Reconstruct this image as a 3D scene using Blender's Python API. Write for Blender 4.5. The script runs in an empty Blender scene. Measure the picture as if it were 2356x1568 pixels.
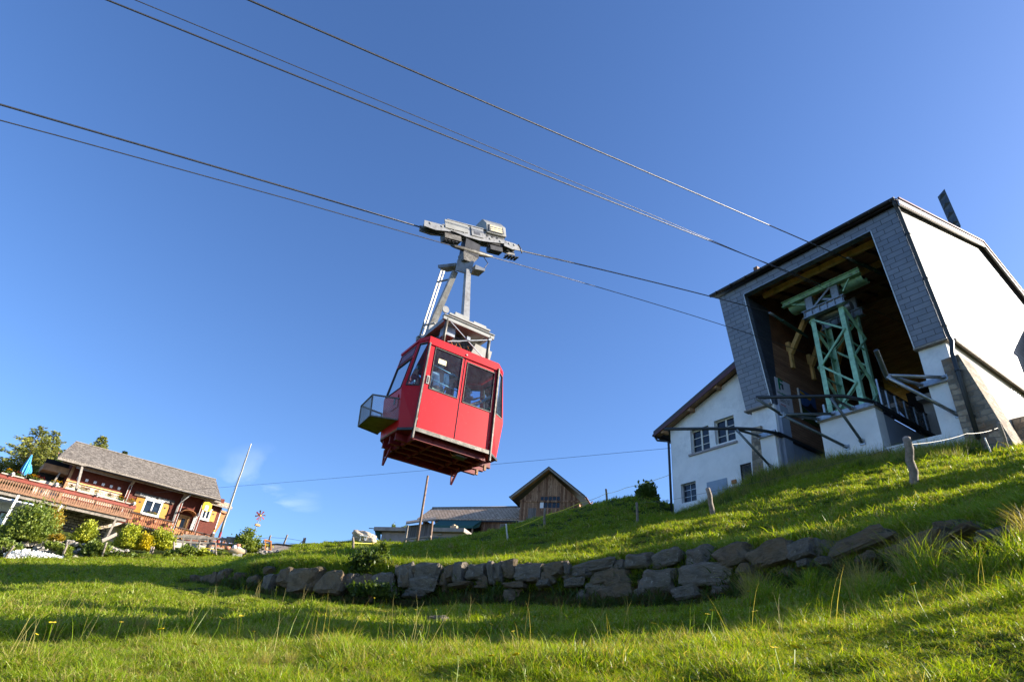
import bpy, bmesh, math, random
import numpy as np
from mathutils import Vector, Matrix, Quaternion
from mathutils import noise as mnoise
random.seed(7)
NR = np.random.default_rng(11)
for b in (bpy.data.objects, bpy.data.meshes, bpy.data.materials):
    for o in list(b): b.remove(o)
SC = bpy.context.scene
COL = SC.collection

# ------------------------------------------------------------------ camera
F = 1400.0; PITCH, ROLL, AZ = [math.radians(a) for a in (30.25, 5.76, 57.86)]
cf = Vector((0, math.cos(PITCH), math.sin(PITCH)))
_r = Vector((1, 0, 0)); _u = _r.cross(cf)
cr = math.cos(ROLL)*_r + math.sin(ROLL)*_u
cu = -math.sin(ROLL)*_r + math.cos(ROLL)*_u
cam_d = bpy.data.cameras.new('camera'); cam = bpy.data.objects.new('camera', cam_d); COL.objects.link(cam)
cam_d.sensor_width = 36; cam_d.lens = F*36/2356; cam_d.clip_start = 0.05; cam_d.clip_end = 3000
M = Matrix.Identity(4)
for i in range(3):
    M[i][0] = cr[i]; M[i][1] = cu[i]; M[i][2] = -cf[i]
cam.matrix_world = M
SC.camera = cam
SC.render.resolution_x = 1024; SC.render.resolution_y = 681

def ray(x, y):                       # direction of a point of the view
    return cf + cr*((x-1178)/F) - cu*((y-784)/F)
def at_r(x, y, r):                   # point at horizontal distance r
    d = ray(x, y); return d*(r/math.hypot(d.x, d.y))
def at_w(x, y, fr, D):               # point on the vertical plane at depth D of a frame
    d = ray(x, y); return d*(D/d.dot(fr.W))
def pxsize(px, p):                   # metres for px at point p
    return px*(p.dot(cf))/F

class Frame:
    """local building frame: S along the front, W away from the viewer, Z up"""
    def __init__(s, az):
        a = math.radians(az)
        s.S = Vector((math.sin(a), math.cos(a), 0)); s.W = Vector((-math.cos(a), math.sin(a), 0))
    def __call__(s, a, w, z): return s.S*a + s.W*w + Vector((0, 0, z))
class StFrame:                        # station: u right, v into the station
    W = Vector((math.sin(AZ), math.cos(AZ), 0)); S = Vector((math.cos(AZ), -math.sin(AZ), 0))
    def __call__(s, u, v, z): return s.S*u + s.W*v + Vector((0, 0, z))
ST = StFrame(); RF = Frame(48); BF = Frame(110)
WORLD = lambda x, y, z: Vector((x, y, z))

# ------------------------------------------------------------------ world and sun
SUN_AZ, SUN_EL = math.radians(88), math.radians(22)
w = bpy.data.worlds.new('World'); SC.world = w; w.use_nodes = True
nt = w.node_tree; nt.nodes.clear()
N = nt.nodes.new; L = nt.links.new
out = N('ShaderNodeOutputWorld'); bg = N('ShaderNodeBackground'); sky = N('ShaderNodeTexSky')
sky.sky_type = 'NISHITA'; sky.sun_disc = False; sky.sun_elevation = SUN_EL
sky.sun_rotation = SUN_AZ; sky.altitude = 1200; sky.air_density = 1.0; sky.dust_density = 1.6; sky.ozone_density = 4.0
# thin cirrus low over the ridge
tc = N('ShaderNodeTexCoord'); mp = N('ShaderNodeMapping'); mp.inputs['Scale'].default_value = (3, 3, 9)
mp.inputs['Rotation'].default_value = (0.3, 0.5, 0.2)
nz = N('ShaderNodeTexNoise'); nz.inputs['Scale'].default_value = 1.6; nz.inputs['Detail'].default_value = 8; nz.inputs['Distortion'].default_value = 0.8
rm = N('ShaderNodeMapRange'); rm.inputs[1].default_value = 0.5; rm.inputs[2].default_value = 0.85
cd = at_r(590, 1165, 1).normalized()
vm = N('ShaderNodeVectorMath'); vm.operation = 'DISTANCE'; vm.inputs[1].default_value = cd
r2 = N('ShaderNodeMapRange'); r2.inputs[1].default_value = 0.095; r2.inputs[2].default_value = 0.02
mu = N('ShaderNodeMath'); mu.operation = 'MULTIPLY'
mu2 = N('ShaderNodeMath'); mu2.operation = 'MULTIPLY'; mu2.inputs[1].default_value = 0.62
mx = N('ShaderNodeMix'); mx.data_type = 'RGBA'; mx.inputs[7].default_value = (7, 7.4, 8, 1)
L(tc.outputs['Generated'], mp.inputs[0]); L(mp.outputs[0], nz.inputs[0]); L(nz.outputs[0], rm.inputs[0])
L(tc.outputs['Generated'], vm.inputs[0]); L(vm.outputs['Value'], r2.inputs[0])
L(rm.outputs[0], mu.inputs[0]); L(r2.outputs[0], mu.inputs[1]); L(mu.outputs[0], mu2.inputs[0]); L(mu2.outputs[0], mx.inputs[0])
hs = N('ShaderNodeHueSaturation'); hs.inputs['Saturation'].default_value = 1.10; hs.inputs['Hue'].default_value = 0.507; L(sky.outputs[0], hs.inputs['Color']); L(hs.outputs[0], mx.inputs[6]); L(mx.outputs[2], bg.inputs[0]); L(bg.outputs[0], out.inputs[0])
bg.inputs[1].default_value = 0.090
sl = bpy.data.lights.new('sun', 'SUN'); sl.energy = 5.0; sl.angle = math.radians(0.5); sl.color = (1, 0.91, 0.76)
so = bpy.data.objects.new('sun', sl); COL.objects.link(so)
sdir = Vector((math.sin(SUN_AZ)*math.cos(SUN_EL), math.cos(SUN_AZ)*math.cos(SUN_EL), math.sin(SUN_EL)))
so.rotation_euler = sdir.to_track_quat('Z', 'Y').to_euler(); so.location = sdir*100
SC.view_settings.view_transform = 'Standard'; SC.view_settings.look = 'None'
SC.view_settings.exposure = 1.62; SC.view_settings.gamma = 1
SC.render.engine = 'CYCLES'
SC.cycles.max_bounces = 8; SC.cycles.transparent_max_bounces = 16

# ------------------------------------------------------------------ materials
MATS = {}
def lin(c):
    return tuple((v/12.92 if v <= 0.04045 else ((v+0.055)/1.055)**2.4) for v in c)
def newmat(name):
    m = bpy.data.materials.new(name); m.use_nodes = True; MATS[name] = m
    nt = m.node_tree; nt.nodes.clear()
    o = nt.nodes.new('ShaderNodeOutputMaterial'); p = nt.nodes.new('ShaderNodeBsdfPrincipled')
    nt.links.new(p.outputs[0], o.inputs[0])
    return m, nt, p
def mixc(nt, fac, a, b, blend='MIX'):
    n = nt.nodes.new('ShaderNodeMix'); n.data_type = 'RGBA'; n.blend_type = blend
    for sock, v in ((n.inputs[0], fac), (n.inputs[6], a), (n.inputs[7], b)):
        if isinstance(v, (int, float)): sock.default_value = v
        elif isinstance(v, tuple): sock.default_value = v if len(v) == 4 else v+(1,)
        else: nt.links.new(v, sock)
    return n.outputs[2]
def noise(nt, scale, detail=4, vec=None, rough=0.6, stretch=None, dist=0):
    n = nt.nodes.new('ShaderNodeTexNoise'); n.inputs['Scale'].default_value = scale
    n.inputs['Detail'].default_value = detail; n.inputs['Roughness'].default_value = rough
    n.inputs['Distortion'].default_value = dist
    if vec is None:
        t = nt.nodes.new('ShaderNodeTexCoord'); vec = t.outputs['Object']
    if stretch:
        mp = nt.nodes.new('ShaderNodeMapping'); mp.inputs['Scale'].default_value = stretch
        nt.links.new(vec, mp.inputs[0]); vec = mp.outputs[0]
    nt.links.new(vec, n.inputs['Vector']); return n.outputs[0]
def ramp(nt, v, lo, hi):
    r = nt.nodes.new('ShaderNodeMapRange'); r.inputs[1].default_value = lo; r.inputs[2].default_value = hi
    nt.links.new(v, r.inputs[0]); return r.outputs[0]
def bump(nt, p, h, strength=0.3, dist=0.02):
    b = nt.nodes.new('ShaderNodeBump'); b.inputs['Strength'].default_value = strength; b.inputs['Distance'].default_value = dist
    nt.links.new(h, b.inputs['Height']); nt.links.new(b.outputs[0], p.inputs['Normal'])
def uvn(nt, rot=0):
    t = nt.nodes.new('ShaderNodeUVMap'); t.uv_map = 'UVMap'
    if rot:
        mp = nt.nodes.new('ShaderNodeMapping'); mp.inputs['Rotation'].default_value = (0, 0, rot)
        nt.links.new(t.outputs[0], mp.inputs[0]); return mp.outputs[0]
    return t.outputs[0]
def plain(name, col, rough=0.6, metal=0.0, var=0.25, scale=3, spec=0.5, bmp=0.0, dirt=None, bscale=None):
    m, nt, p = newmat(name)
    n = noise(nt, scale, 5)
    f = ramp(nt, n, 0.3, 0.7)
    dark = tuple(c*(1-var) for c in col); lite = tuple(min(1, c*(1+var*0.6)) for c in col)
    c = mixc(nt, f, dark, lite)
    if dirt:
        n2 = noise(nt, scale*0.6, 6, rough=0.75); c = mixc(nt, ramp(nt, n2, 0.52, 0.75), c, dirt)
    nt.links.new(c, p.inputs['Base Color'])
    p.inputs['Roughness'].default_value = rough; p.inputs['Metallic'].default_value = metal
    p.inputs['Specular IOR Level'].default_value = spec
    if bmp: bump(nt, p, noise(nt, bscale or scale*12, 4), bmp, 0.02)
    return m
def bricks(name, c1, c2, mortar, bw, bh, ms=0.01, rough=0.6, offset=0.5, bmp=0.5, spec=0.5, jit=0.0, metal=0, dirt=None, rot=0, var=0.3, grain=0, bdist=0.02):
    m, nt, p = newmat(name)
    uv = uvn(nt, rot)
    if jit:
        nv = nt.nodes.new('ShaderNodeTexNoise'); nv.inputs['Scale'].default_value = 2.2; nt.links.new(uv, nv.inputs['Vector'])
        sb = nt.nodes.new('ShaderNodeVectorMath'); sb.operation = 'MULTIPLY_ADD'
        sb.inputs[1].default_value = (jit, jit, 0); nt.links.new(nv.outputs['Color'], sb.inputs[0]); nt.links.new(uv, sb.inputs[2]); uvb = sb.outputs[0]
    else: uvb = uv
    b = nt.nodes.new('ShaderNodeTexBrick'); nt.links.new(uvb, b.inputs[0])
    b.inputs['Scale'].default_value = 1; b.inputs['Mortar Size'].default_value = ms; b.inputs['Mortar Smooth'].default_value = 0.3
    b.inputs['Brick Width'].default_value = bw; b.inputs['Row Height'].default_value = bh; b.offset = offset; b.inputs['Bias'].default_value = 0
    b.inputs['Color1'].default_value = c1+(1,); b.inputs['Color2'].default_value = c2+(1,); b.inputs['Mortar'].default_value = mortar+(1,)
    n = noise(nt, 2.5, 6, uv); c = mixc(nt, ramp(nt, n, 0.3, 0.7), b.outputs[0], (1-var,)*3, 'MULTIPLY')
    if dirt:
        n2 = noise(nt, 1.1, 8, uv, 0.75); c = mixc(nt, ramp(nt, n2, 0.5, 0.7), c, dirt)
    nt.links.new(c, p.inputs['Base Color']); p.inputs['Roughness'].default_value = rough; p.inputs['Specular IOR Level'].default_value = spec
    p.inputs['Metallic'].default_value = metal
    inv = nt.nodes.new('ShaderNodeMath'); inv.operation = 'SUBTRACT'; inv.inputs[0].default_value = 1; nt.links.new(b.outputs['Fac'], inv.inputs[1])
    ng = noise(nt, 18, 4, uv)
    ad = nt.nodes.new('ShaderNodeMath'); ad.operation = 'MULTIPLY_ADD'; ad.inputs[1].default_value = 0.3+grain; nt.links.new(ng, ad.inputs[0]); nt.links.new(inv.outputs[0], ad.inputs[2])
    bump(nt, p, ad.outputs[0], bmp, bdist)
    return m
def planks(name, c1, c2, gap, width=0.15, vertical=True, rough=0.75, dirt=None, length=30, bmp=0.5, knots=True):
    """boards: long bricks in uv, grain stretched along the board"""
    m, nt, p = newmat(name)
    uv = uvn(nt, math.pi/2 if vertical else 0)
    b = nt.nodes.new('ShaderNodeTexBrick'); nt.links.new(uv, b.inputs[0]); b.inputs['Scale'].default_value = 1
    b.inputs['Mortar Size'].default_value = 0.006; b.inputs['Brick Width'].default_value = length; b.inputs['Row Height'].default_value = width; b.offset = 0.37
    b.inputs['Color1'].default_value = c1+(1,); b.inputs['Color2'].default_value = c2+(1,); b.inputs['Mortar'].default_value = gap+(1,)
    # per-board tone
    sp = nt.nodes.new('ShaderNodeSeparateXYZ'); nt.links.new(uv, sp.inputs[0])
    dv = nt.nodes.new('ShaderNodeMath'); dv.operation = 'DIVIDE'; dv.inputs[1].default_value = width; nt.links.new(sp.outputs[1], dv.inputs[0])
    fl = nt.nodes.new('ShaderNodeMath'); fl.operation = 'FLOOR'; nt.links.new(dv.outputs[0], fl.inputs[0])
    wn = nt.nodes.new('ShaderNodeTexWhiteNoise'); wn.noise_dimensions = '1D'; nt.links.new(fl.outputs[0], wn.inputs['W'])
    c = mixc(nt, ramp(nt, wn.outputs[0], 0, 1), c1, c2)
    g = noise(nt, 1.0, 8, uv, 0.7, (1.4, 22, 1), 0.3)
    c = mixc(nt, ramp(nt, g, 0.35, 0.68), mixc(nt, 1.0, c, (0.42, 0.38, 0.36), 'MULTIPLY'), c)
    if dirt:
        n2 = noise(nt, 1.3, 8, uv, 0.8, (1, 2.5, 1)); c = mixc(nt, ramp(nt, n2, 0.5, 0.66), c, dirt)
    c = mixc(nt, b.outputs['Fac'], c, gap)
    nt.links.new(c, p.inputs['Base Color']); p.inputs['Roughness'].default_value = rough; p.inputs['Specular IOR Level'].default_value = 0.3
    inv = nt.nodes.new('ShaderNodeMath'); inv.operation = 'SUBTRACT'; inv.inputs[0].default_value = 1; nt.links.new(b.outputs['Fac'], inv.inputs[1])
    ad = nt.nodes.new('ShaderNodeMath'); ad.operation = 'MULTIPLY_ADD'; ad.inputs[1].default_value = 0.4; nt.links.new(g, ad.inputs[0]); nt.links.new(inv.outputs[0], ad.inputs[2])
    bump(nt, p, ad.outputs[0], bmp, 0.015)
    return m
def leafmat(name, c1, c2, trans=0.4, rough=0.55, scale=1.0, c3=None, spec=0.35):
    m, nt, p = newmat(name)
    oi = nt.nodes.new('ShaderNodeObjectInfo')
    n = noise(nt, scale, 4)
    wn = nt.nodes.new('ShaderNodeTexWhiteNoise'); wn.noise_dimensions = '3D'
    t = nt.nodes.new('ShaderNodeTexCoord'); vs = nt.nodes.new('ShaderNodeVectorMath'); vs.operation = 'SNAP'; vs.inputs[1].default_value = (0.03,)*3
    nt.links.new(t.outputs['Object'], vs.inputs[0]); nt.links.new(vs.outputs[0], wn.inputs[0])
    c = mixc(nt, ramp(nt, n, 0.35, 0.65), c1, c2)
    hs = mixc(nt, wn.outputs[0], tuple(v*0.72 for v in (1, 1, 1)), (1.25, 1.2, 1.1)); c = mixc(nt, 1.0, c, hs, 'MULTIPLY')
    if c3: c = mixc(nt, ramp(nt, wn.outputs[0], 0.86, 0.88), c, c3)
    nt.links.new(c, p.inputs['Base Color']); p.inputs['Roughness'].default_value = rough; p.inputs['Specular IOR Level'].default_value = spec
    tr = nt.nodes.new('ShaderNodeBsdfTranslucent'); nt.links.new(mixc(nt, 1.0, c, (1.6, 1.5, 0.5), 'MULTIPLY'), tr.inputs[0])
    mxs = nt.nodes.new('ShaderNodeMixShader'); mxs.inputs[0].default_value = trans
    o = [x for x in nt.nodes if x.type == 'OUTPUT_MATERIAL'][0]
    nt.links.new(p.outputs[0], mxs.inputs[1]); nt.links.new(tr.outputs[0], mxs.inputs[2]); nt.links.new(mxs.outputs[0], o.inputs[0])
    return m
def glass(name, tint=(0.6, 0.75, 0.9), clear=0.75, rough=0.03, haze=0.25):
    m, nt, p = newmat(name)
    p.inputs['Base Color'].default_value = (0.02, 0.03, 0.05, 1); p.inputs['Roughness'].default_value = rough
    t = nt.nodes.new('ShaderNodeBsdfTransparent'); t.inputs[0].default_value = tint+(1,)
    lw = nt.nodes.new('ShaderNodeFresnel'); lw.inputs[0].default_value = 1.3
    gl = nt.nodes.new('ShaderNodeBsdfGlossy'); gl.inputs['Roughness'].default_value = rough
    dirt = noise(nt, 6, 6, rough=0.8)
    df = nt.nodes.new('ShaderNodeBsdfDiffuse'); df.inputs[0].default_value = (0.35, 0.42, 0.5, 1)
    a = nt.nodes.new('ShaderNodeMixShader'); nt.links.new(lw.outputs[0], a.inputs[0]); nt.links.new(t.outputs[0], a.inputs[1]); nt.links.new(gl.outputs[0], a.inputs[2])
    bb = nt.nodes.new('ShaderNodeMixShader')
    f = nt.nodes.new('ShaderNodeMapRange'); f.inputs[1].default_value = 0.4; f.inputs[2].default_value = 0.9; f.inputs[3].default_value = 1-clear; f.inputs[4].default_value = min(1, (1-clear)+haze)
    nt.links.new(dirt, f.inputs[0]); nt.links.new(f.outputs[0], bb.inputs[0])
    nt.links.new(a.outputs[0], bb.inputs[1])
    nt.links.new(p.outputs[0] if clear < 0.6 else df.outputs[0], bb.inputs[2])
    o = [x for x in nt.nodes if x.type == 'OUTPUT_MATERIAL'][0]; nt.links.new(bb.outputs[0], o.inputs[0])
    return m

# ------------------------------------------------------------------ mesh builder
class MB:
    def __init__(s, fr=WORLD): s.v = []; s.f = []; s.fr = fr; s.sm = []
    def P(s, a, b, c): return s.fr(a, b, c)
    def add(s, vs, fs, smooth=False):
        n = len(s.v); s.v += [tuple(v) for v in vs]; s.f += [tuple(i+n for i in f) for f in fs]; s.sm += [smooth]*len(fs); return s
    def box(s, lo, hi):                       # in local frame coordinates
        (a, b, c), (d, e, f) = lo, hi
        vs = [s.fr(x, y, z) for x in (a, d) for y in (b, e) for z in (c, f)]
        return s.add(vs, [(0, 1, 3, 2), (4, 6, 7, 5), (0, 4, 5, 1), (2, 3, 7, 6), (0, 2, 6, 4), (1, 5, 7, 3)])
    def prism(s, pts, ext):                   # polygon of world points, extrusion vector
        n = len(pts); e = Vector(ext); vs = [Vector(p) for p in pts]+[Vector(p)+e for p in pts]
        return s.add(vs, [tuple(range(n))[::-1], tuple(range(n, 2*n))]+[(i, (i+1) % n, n+(i+1) % n, n+i) for i in range(n)])
    def poly(s, pts): return s.add(pts, [tuple(range(len(pts)))])
    def bar(s, p0, p1, w, h, up=(0, 0, 1)):
        p0 = Vector(p0); p1 = Vector(p1); d = (p1-p0).normalized(); u = Vector(up)
        x = d.cross(u)
        if x.length < 1e-4: x = d.cross(Vector((1, 0, 0)))
        x.normalize(); y = x.cross(d).normalized(); x = x*(w/2); y = y*(h/2)
        vs = [p+a*x+b*y for p in (p0, p1) for a, b in ((-1, -1), (1, -1), (1, 1), (-1, 1))]
        return s.add(vs, [(0, 3, 2, 1), (4, 5, 6, 7), (0, 1, 5, 4), (1, 2, 6, 5), (2, 3, 7, 6), (3, 0, 4, 7)])
    def tube(s, pts, r, n=8, caps=True, smooth=True):
        pts = [Vector(p) for p in pts]; rs = r if isinstance(r, (list, tuple)) else [r]*len(pts)
        rings = []; base = len(s.v); ref = None
        for i, p in enumerate(pts):
            d = (pts[min(i+1, len(pts)-1)]-pts[max(i-1, 0)]).normalized()
            if ref is None:
                ref = d.cross(Vector((0, 0, 1)));
                if ref.length < 1e-3: ref = d.cross(Vector((1, 0, 0)))
            ref = (ref-d*ref.dot(d)).normalized(); o = d.cross(ref)
            rings.append([p+(ref*math.cos(2*math.pi*k/n)+o*math.sin(2*math.pi*k/n))*rs[i] for k in range(n)])
        vs = [v for rg in rings for v in rg]; fs = []
        for i in range(len(pts)-1):
            for k in range(n): fs.append((i*n+k, i*n+(k+1) % n, (i+1)*n+(k+1) % n, (i+1)*n+k))
        s.add(vs, fs, smooth)
        if caps:
            s.f += [tuple(base+k for k in range(n))[::-1], tuple(base+(len(pts)-1)*n+k for k in range(n))]; s.sm += [False]*2
        return s
    def disc(s, c, axis, r, t, n=20):         # wheel / plate
        a = Vector(axis).normalized(); c = Vector(c)
        return s.tube([c-a*t/2, c+a*t/2], r, n, True, False)
    def ball(s, c, r, n=10, sq=(1, 1, 1)):
        c = Vector(c); vs = []; fs = []; m = n//2+1
        for i in range(m+1):
            th = math.pi*i/m
            for k in range(n):
                ph = 2*math.pi*k/n; vs.append(c+Vector((math.sin(th)*math.cos(ph)*sq[0], math.sin(th)*math.sin(ph)*sq[1], math.cos(th)*sq[2]))*r)
        for i in range(m):
            for k in range(n): fs.append((i*n+k, (i+1)*n+k, (i+1)*n+(k+1) % n, i*n+(k+1) % n))
        return s.add(vs, fs, True)
    def ring(s, outer, inner, thick):         # polygon frame with an opening, thick = vector
        n = len(outer); e = Vector(thick); O = [Vector(p) for p in outer]; I = [Vector(p) for p in inner]
        vs = O+I+[p+e for p in O]+[p+e for p in I]; fs = []
        for i in range(n):
            j = (i+1) % n
            fs += [(i, j, n+j, n+i), (2*n+i, 3*n+i, 3*n+j, 2*n+j), (i, 2*n+i, 2*n+j, j), (n+i, n+j, 3*n+j, 3*n+i)]
        return s.add(vs, fs)
    def build(s, name, mat, parent=None, loc=None, smooth=None, bevel=0, uv=True):
        me = bpy.data.meshes.new(name)
        o = bpy.data.objects.new(name, me); COL.objects.link(o)
        org = Vector((0, 0, 0))
        if parent is not None:
            o.parent = parent; q = parent
            while q is not None: org += q.location; q = q.parent
        elif loc is not None: o.location = loc; org = Vector(loc)
        elif s.v:
            a = np.array(s.v); mn = a.min(0); mxx = a.max(0); org = Vector(((mn[0]+mxx[0])/2, (mn[1]+mxx[1])/2, mn[2])); o.location = org
        me.from_pydata([(v[0]-org.x, v[1]-org.y, v[2]-org.z) for v in s.v], [], s.f)
        me.polygons.foreach_set('use_smooth', s.sm if smooth is None else [smooth]*len(s.f))
        if uv and len(s.f) < 60000: autouv(me, org)
        ml = mat if isinstance(mat, (list, tuple)) else [mat]
        for m in ml: me.materials.append(MATS[m])
        bm = bmesh.new(); bm.from_mesh(me); bmesh.ops.recalc_face_normals(bm, faces=bm.faces); bm.to_mesh(me); bm.free()
        if bevel:
            md = o.modifiers.new('bevel', 'BEVEL'); md.width = bevel; md.segments = 2; md.limit_method = 'ANGLE'
        return o
def autouv(me, org):
    uvl = me.uv_layers.new(name='UVMap')
    vs = me.vertices
    for p in me.polygons:
        n = p.normal; z = Vector((0, 0, 1)); t = z.cross(n)
        if t.length < 0.15: t = Vector((1, 0, 0)); b = Vector((0, 1, 0))
        else: t.normalize(); b = n.cross(t).normalized()
        for li in p.loop_indices:
            co = vs[me.loops[li].vertex_index].co+org
            uvl.data[li].uv = (co.dot(t), co.dot(b))

def tag(o, label=None, cat=None, group=None, kind=None):
    if label: o['label'] = label
    if cat: o['category'] = cat
    if group: o['group'] = group
    if kind: o['kind'] = kind
    return o
def empty(name, loc, label=None, cat=None, group=None):
    o = bpy.data.objects.new(name, None); COL.objects.link(o); o.location = loc; o.empty_display_size = 0.2
    return tag(o, label, cat, group)
def copy_tree(o, parent=None):
    c = o.copy(); COL.objects.link(c); c.parent = parent
    for ch in [x for x in list(COL.objects) if x.parent == o]: copy_tree(ch, c)
    return c
def text(name, s, mat, parent, pos, xdir, ydir, size, depth=0.01, align='CENTER', shear=0):
    """real lettering as a mesh: xdir reading direction, ydir up"""
    cu_ = bpy.data.curves.new(name, 'FONT'); cu_.body = s; cu_.size = size; cu_.extrude = depth; cu_.align_x = align; cu_.align_y = 'CENTER'; cu_.shear = shear
    cu_.resolution_u = 3
    to = bpy.data.objects.new(name, cu_); COL.objects.link(to)
    bpy.context.view_layer.update()
    me = bpy.data.meshes.new_from_object(to.evaluated_get(bpy.context.evaluated_depsgraph_get()))
    bpy.data.objects.remove(to); bpy.data.curves.remove(cu_)
    X = Vector(xdir).normalized(); Y = Vector(ydir).normalized(); Z = X.cross(Y)
    org = Vector((0, 0, 0)); q = parent
    while q is not None: org += q.location; q = q.parent
    pos = Vector(pos)
    for v in me.vertices:
        c = v.co.copy(); v.co = pos+X*c.x+Y*c.y+Z*c.z-org
    me.materials.clear(); me.materials.append(MATS[mat])
    o = bpy.data.objects.new(name, me); COL.objects.link(o); o.parent = parent
    return o
# ------------------------------------------------------------------ palette
def cabin_red():
    m, nt, p = newmat('red_paint')
    n = noise(nt, 1.4, 5); c = mixc(nt, ramp(nt, n, 0.3, 0.7), (0.44, 0.002, 0.007), (0.51, 0.004, 0.012))
    sc = noise(nt, 9, 9, rough=0.8, stretch=(0.5, 0.5, 2.6)); c = mixc(nt, ramp(nt, sc, 0.66, 0.80), c, (0.62, 0.09, 0.09))
    sc2 = noise(nt, 60, 2); c = mixc(nt, ramp(nt, sc2, 0.74, 0.76), c, (0.7, 0.5, 0.45))
    nt.links.new(c, p.inputs['Base Color']); p.inputs['Roughness'].default_value = 0.38
    p.inputs['Specular IOR Level'].default_value = 0.3
    bump(nt, p, noise(nt, 1.2, 3), 0.05, 0.02)
cabin_red()
plain('red_dark', (0.20, 0.008, 0.014), 0.55, var=0.4, scale=4, dirt=(0.07, 0.03, 0.025))
plain('steel', (0.30, 0.30, 0.30), 0.42, 0.35, var=0.25, scale=6, dirt=(0.12, 0.10, 0.085), bmp=0.1)
plain('worn_steel', (0.14, 0.132, 0.12), 0.5, 0.6, var=0.5, scale=9, dirt=(0.07, 0.05, 0.035), bmp=0.2)
plain('dark_steel', (0.05, 0.05, 0.055), 0.5, 0.5, var=0.4, scale=5)
plain('galv', (0.33, 0.35, 0.37), 0.4, 0.7, var=0.3, scale=10)
plain('pipe_grey', (0.10, 0.12, 0.125), 0.35, 0.35, var=0.3, scale=4)
plain('pipe_black', (0.022, 0.026, 0.03), 0.45, 0.1, var=0.3, scale=4)
plain('rubber', (0.012, 0.012, 0.013), 0.5, var=0.3)
plain('cable', (0.10, 0.10, 0.11), 0.45, 0.75, var=0.35, scale=20, bmp=0.3, bscale=60)
plain('white_metal', (0.28, 0.28, 0.27), 0.45, 0.1, var=0.2, scale=4, dirt=(0.30, 0.27, 0.22))
plain('cream_panel', (0.72, 0.62, 0.38), 0.6, var=0.2, scale=8)
plain('seat_blue', (0.18, 0.38, 0.48), 0.5, var=0.15)
plain('cabin_floor', (0.18, 0.17, 0.05), 0.7, var=0.4, scale=5)
plain('tower_green', (0.30, 0.54, 0.36), 0.5, 0.1, var=0.3, scale=5, dirt=(0.08, 0.16, 0.11), bmp=0.1)
plain('anchor_green', (0.05, 0.10, 0.075), 0.6, var=0.3, scale=5)
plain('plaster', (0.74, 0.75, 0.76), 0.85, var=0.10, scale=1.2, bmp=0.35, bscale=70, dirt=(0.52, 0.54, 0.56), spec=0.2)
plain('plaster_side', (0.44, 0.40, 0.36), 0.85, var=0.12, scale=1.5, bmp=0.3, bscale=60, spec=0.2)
plain('plaster_shade', (0.26, 0.30, 0.38), 0.85, var=0.1, scale=1.5, bmp=0.3, bscale=60, spec=0.2)  # darker plaster copy, the bluish shade of the flanks put into its colour
plain('sill_stone', (0.32, 0.29, 0.29), 0.8, var=0.2, scale=8)
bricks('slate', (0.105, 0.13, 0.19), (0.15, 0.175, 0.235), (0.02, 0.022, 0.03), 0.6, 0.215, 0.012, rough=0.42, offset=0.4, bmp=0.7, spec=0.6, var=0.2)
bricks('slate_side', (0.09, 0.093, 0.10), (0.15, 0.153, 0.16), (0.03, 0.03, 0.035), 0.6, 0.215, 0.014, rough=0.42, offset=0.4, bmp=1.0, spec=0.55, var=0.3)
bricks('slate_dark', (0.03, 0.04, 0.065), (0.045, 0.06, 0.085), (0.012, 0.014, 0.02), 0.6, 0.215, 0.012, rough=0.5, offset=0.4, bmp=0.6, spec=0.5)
bricks('field_stone', (0.20, 0.17, 0.135), (0.56, 0.45, 0.33), (0.25, 0.225, 0.19), 0.40, 0.19, 0.020, rough=0.85, offset=0.43, bmp=1.0, jit=0.30, dirt=(0.26, 0.15, 0.08), spec=0.25, grain=0.4, bdist=0.05)
bricks('rubble_stone', (0.16, 0.14, 0.12), (0.46, 0.38, 0.29), (0.07, 0.06, 0.05), 0.42, 0.2, 0.03, rough=0.9, offset=0.4, bmp=1.0, jit=0.16, dirt=(0.40, 0.34, 0.26), spec=0.2, grain=0.4, bdist=0.04)
planks('siding', (0.30, 0.16, 0.10), (0.42, 0.24, 0.15), (0.03, 0.016, 0.01), 0.13, vertical=False, rough=0.6)
planks('ceiling_wood', (0.66, 0.36, 0.18), (0.80, 0.50, 0.27), (0.2, 0.09, 0.04), 0.14, vertical=False, rough=0.7)
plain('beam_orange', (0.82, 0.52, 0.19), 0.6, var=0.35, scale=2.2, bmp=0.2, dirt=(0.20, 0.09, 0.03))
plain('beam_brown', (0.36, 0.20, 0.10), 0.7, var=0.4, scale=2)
plain('rafter_dark', (0.18, 0.08, 0.04), 0.7, var=0.4, scale=2)
plain('fascia', (0.035, 0.025, 0.03), 0.5, var=0.3, scale=3)
plain('gutter', (0.022, 0.020, 0.024), 0.38, 0.4, var=0.3, scale=3)
plain('roof_trim', (0.55, 0.52, 0.5), 0.3, 0.4, var=0.15)
plain('copper_brown', (0.09, 0.03, 0.03), 0.4, 0.4, var=0.2)
plain('window_frame', (0.62, 0.60, 0.54), 0.6, var=0.15, scale=6)
plain('door_grey', (0.22, 0.29, 0.38), 0.55, var=0.12, scale=2)
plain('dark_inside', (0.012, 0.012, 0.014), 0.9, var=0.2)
plain('inside_grey', (0.32, 0.30, 0.28), 0.85, var=0.2)
plain('sign_white', (0.50, 0.50, 0.58), 0.5, var=0.05)
plain('ink', (0.02, 0.02, 0.025), 0.5, var=0.05)
plain('ink_grey', (0.05, 0.055, 0.075), 0.5, var=0.05)
plain('ink_green', (0.0, 0.16, 0.07), 0.5, var=0.05)
plain('ink_red', (0.35, 0.02, 0.02), 0.5, var=0.05)
plain('ink_yellow', (0.55, 0.32, 0.02), 0.5, var=0.05)
plain('poster_sky', (0.04, 0.10, 0.28), 0.4, var=0.3, scale=1)
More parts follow.
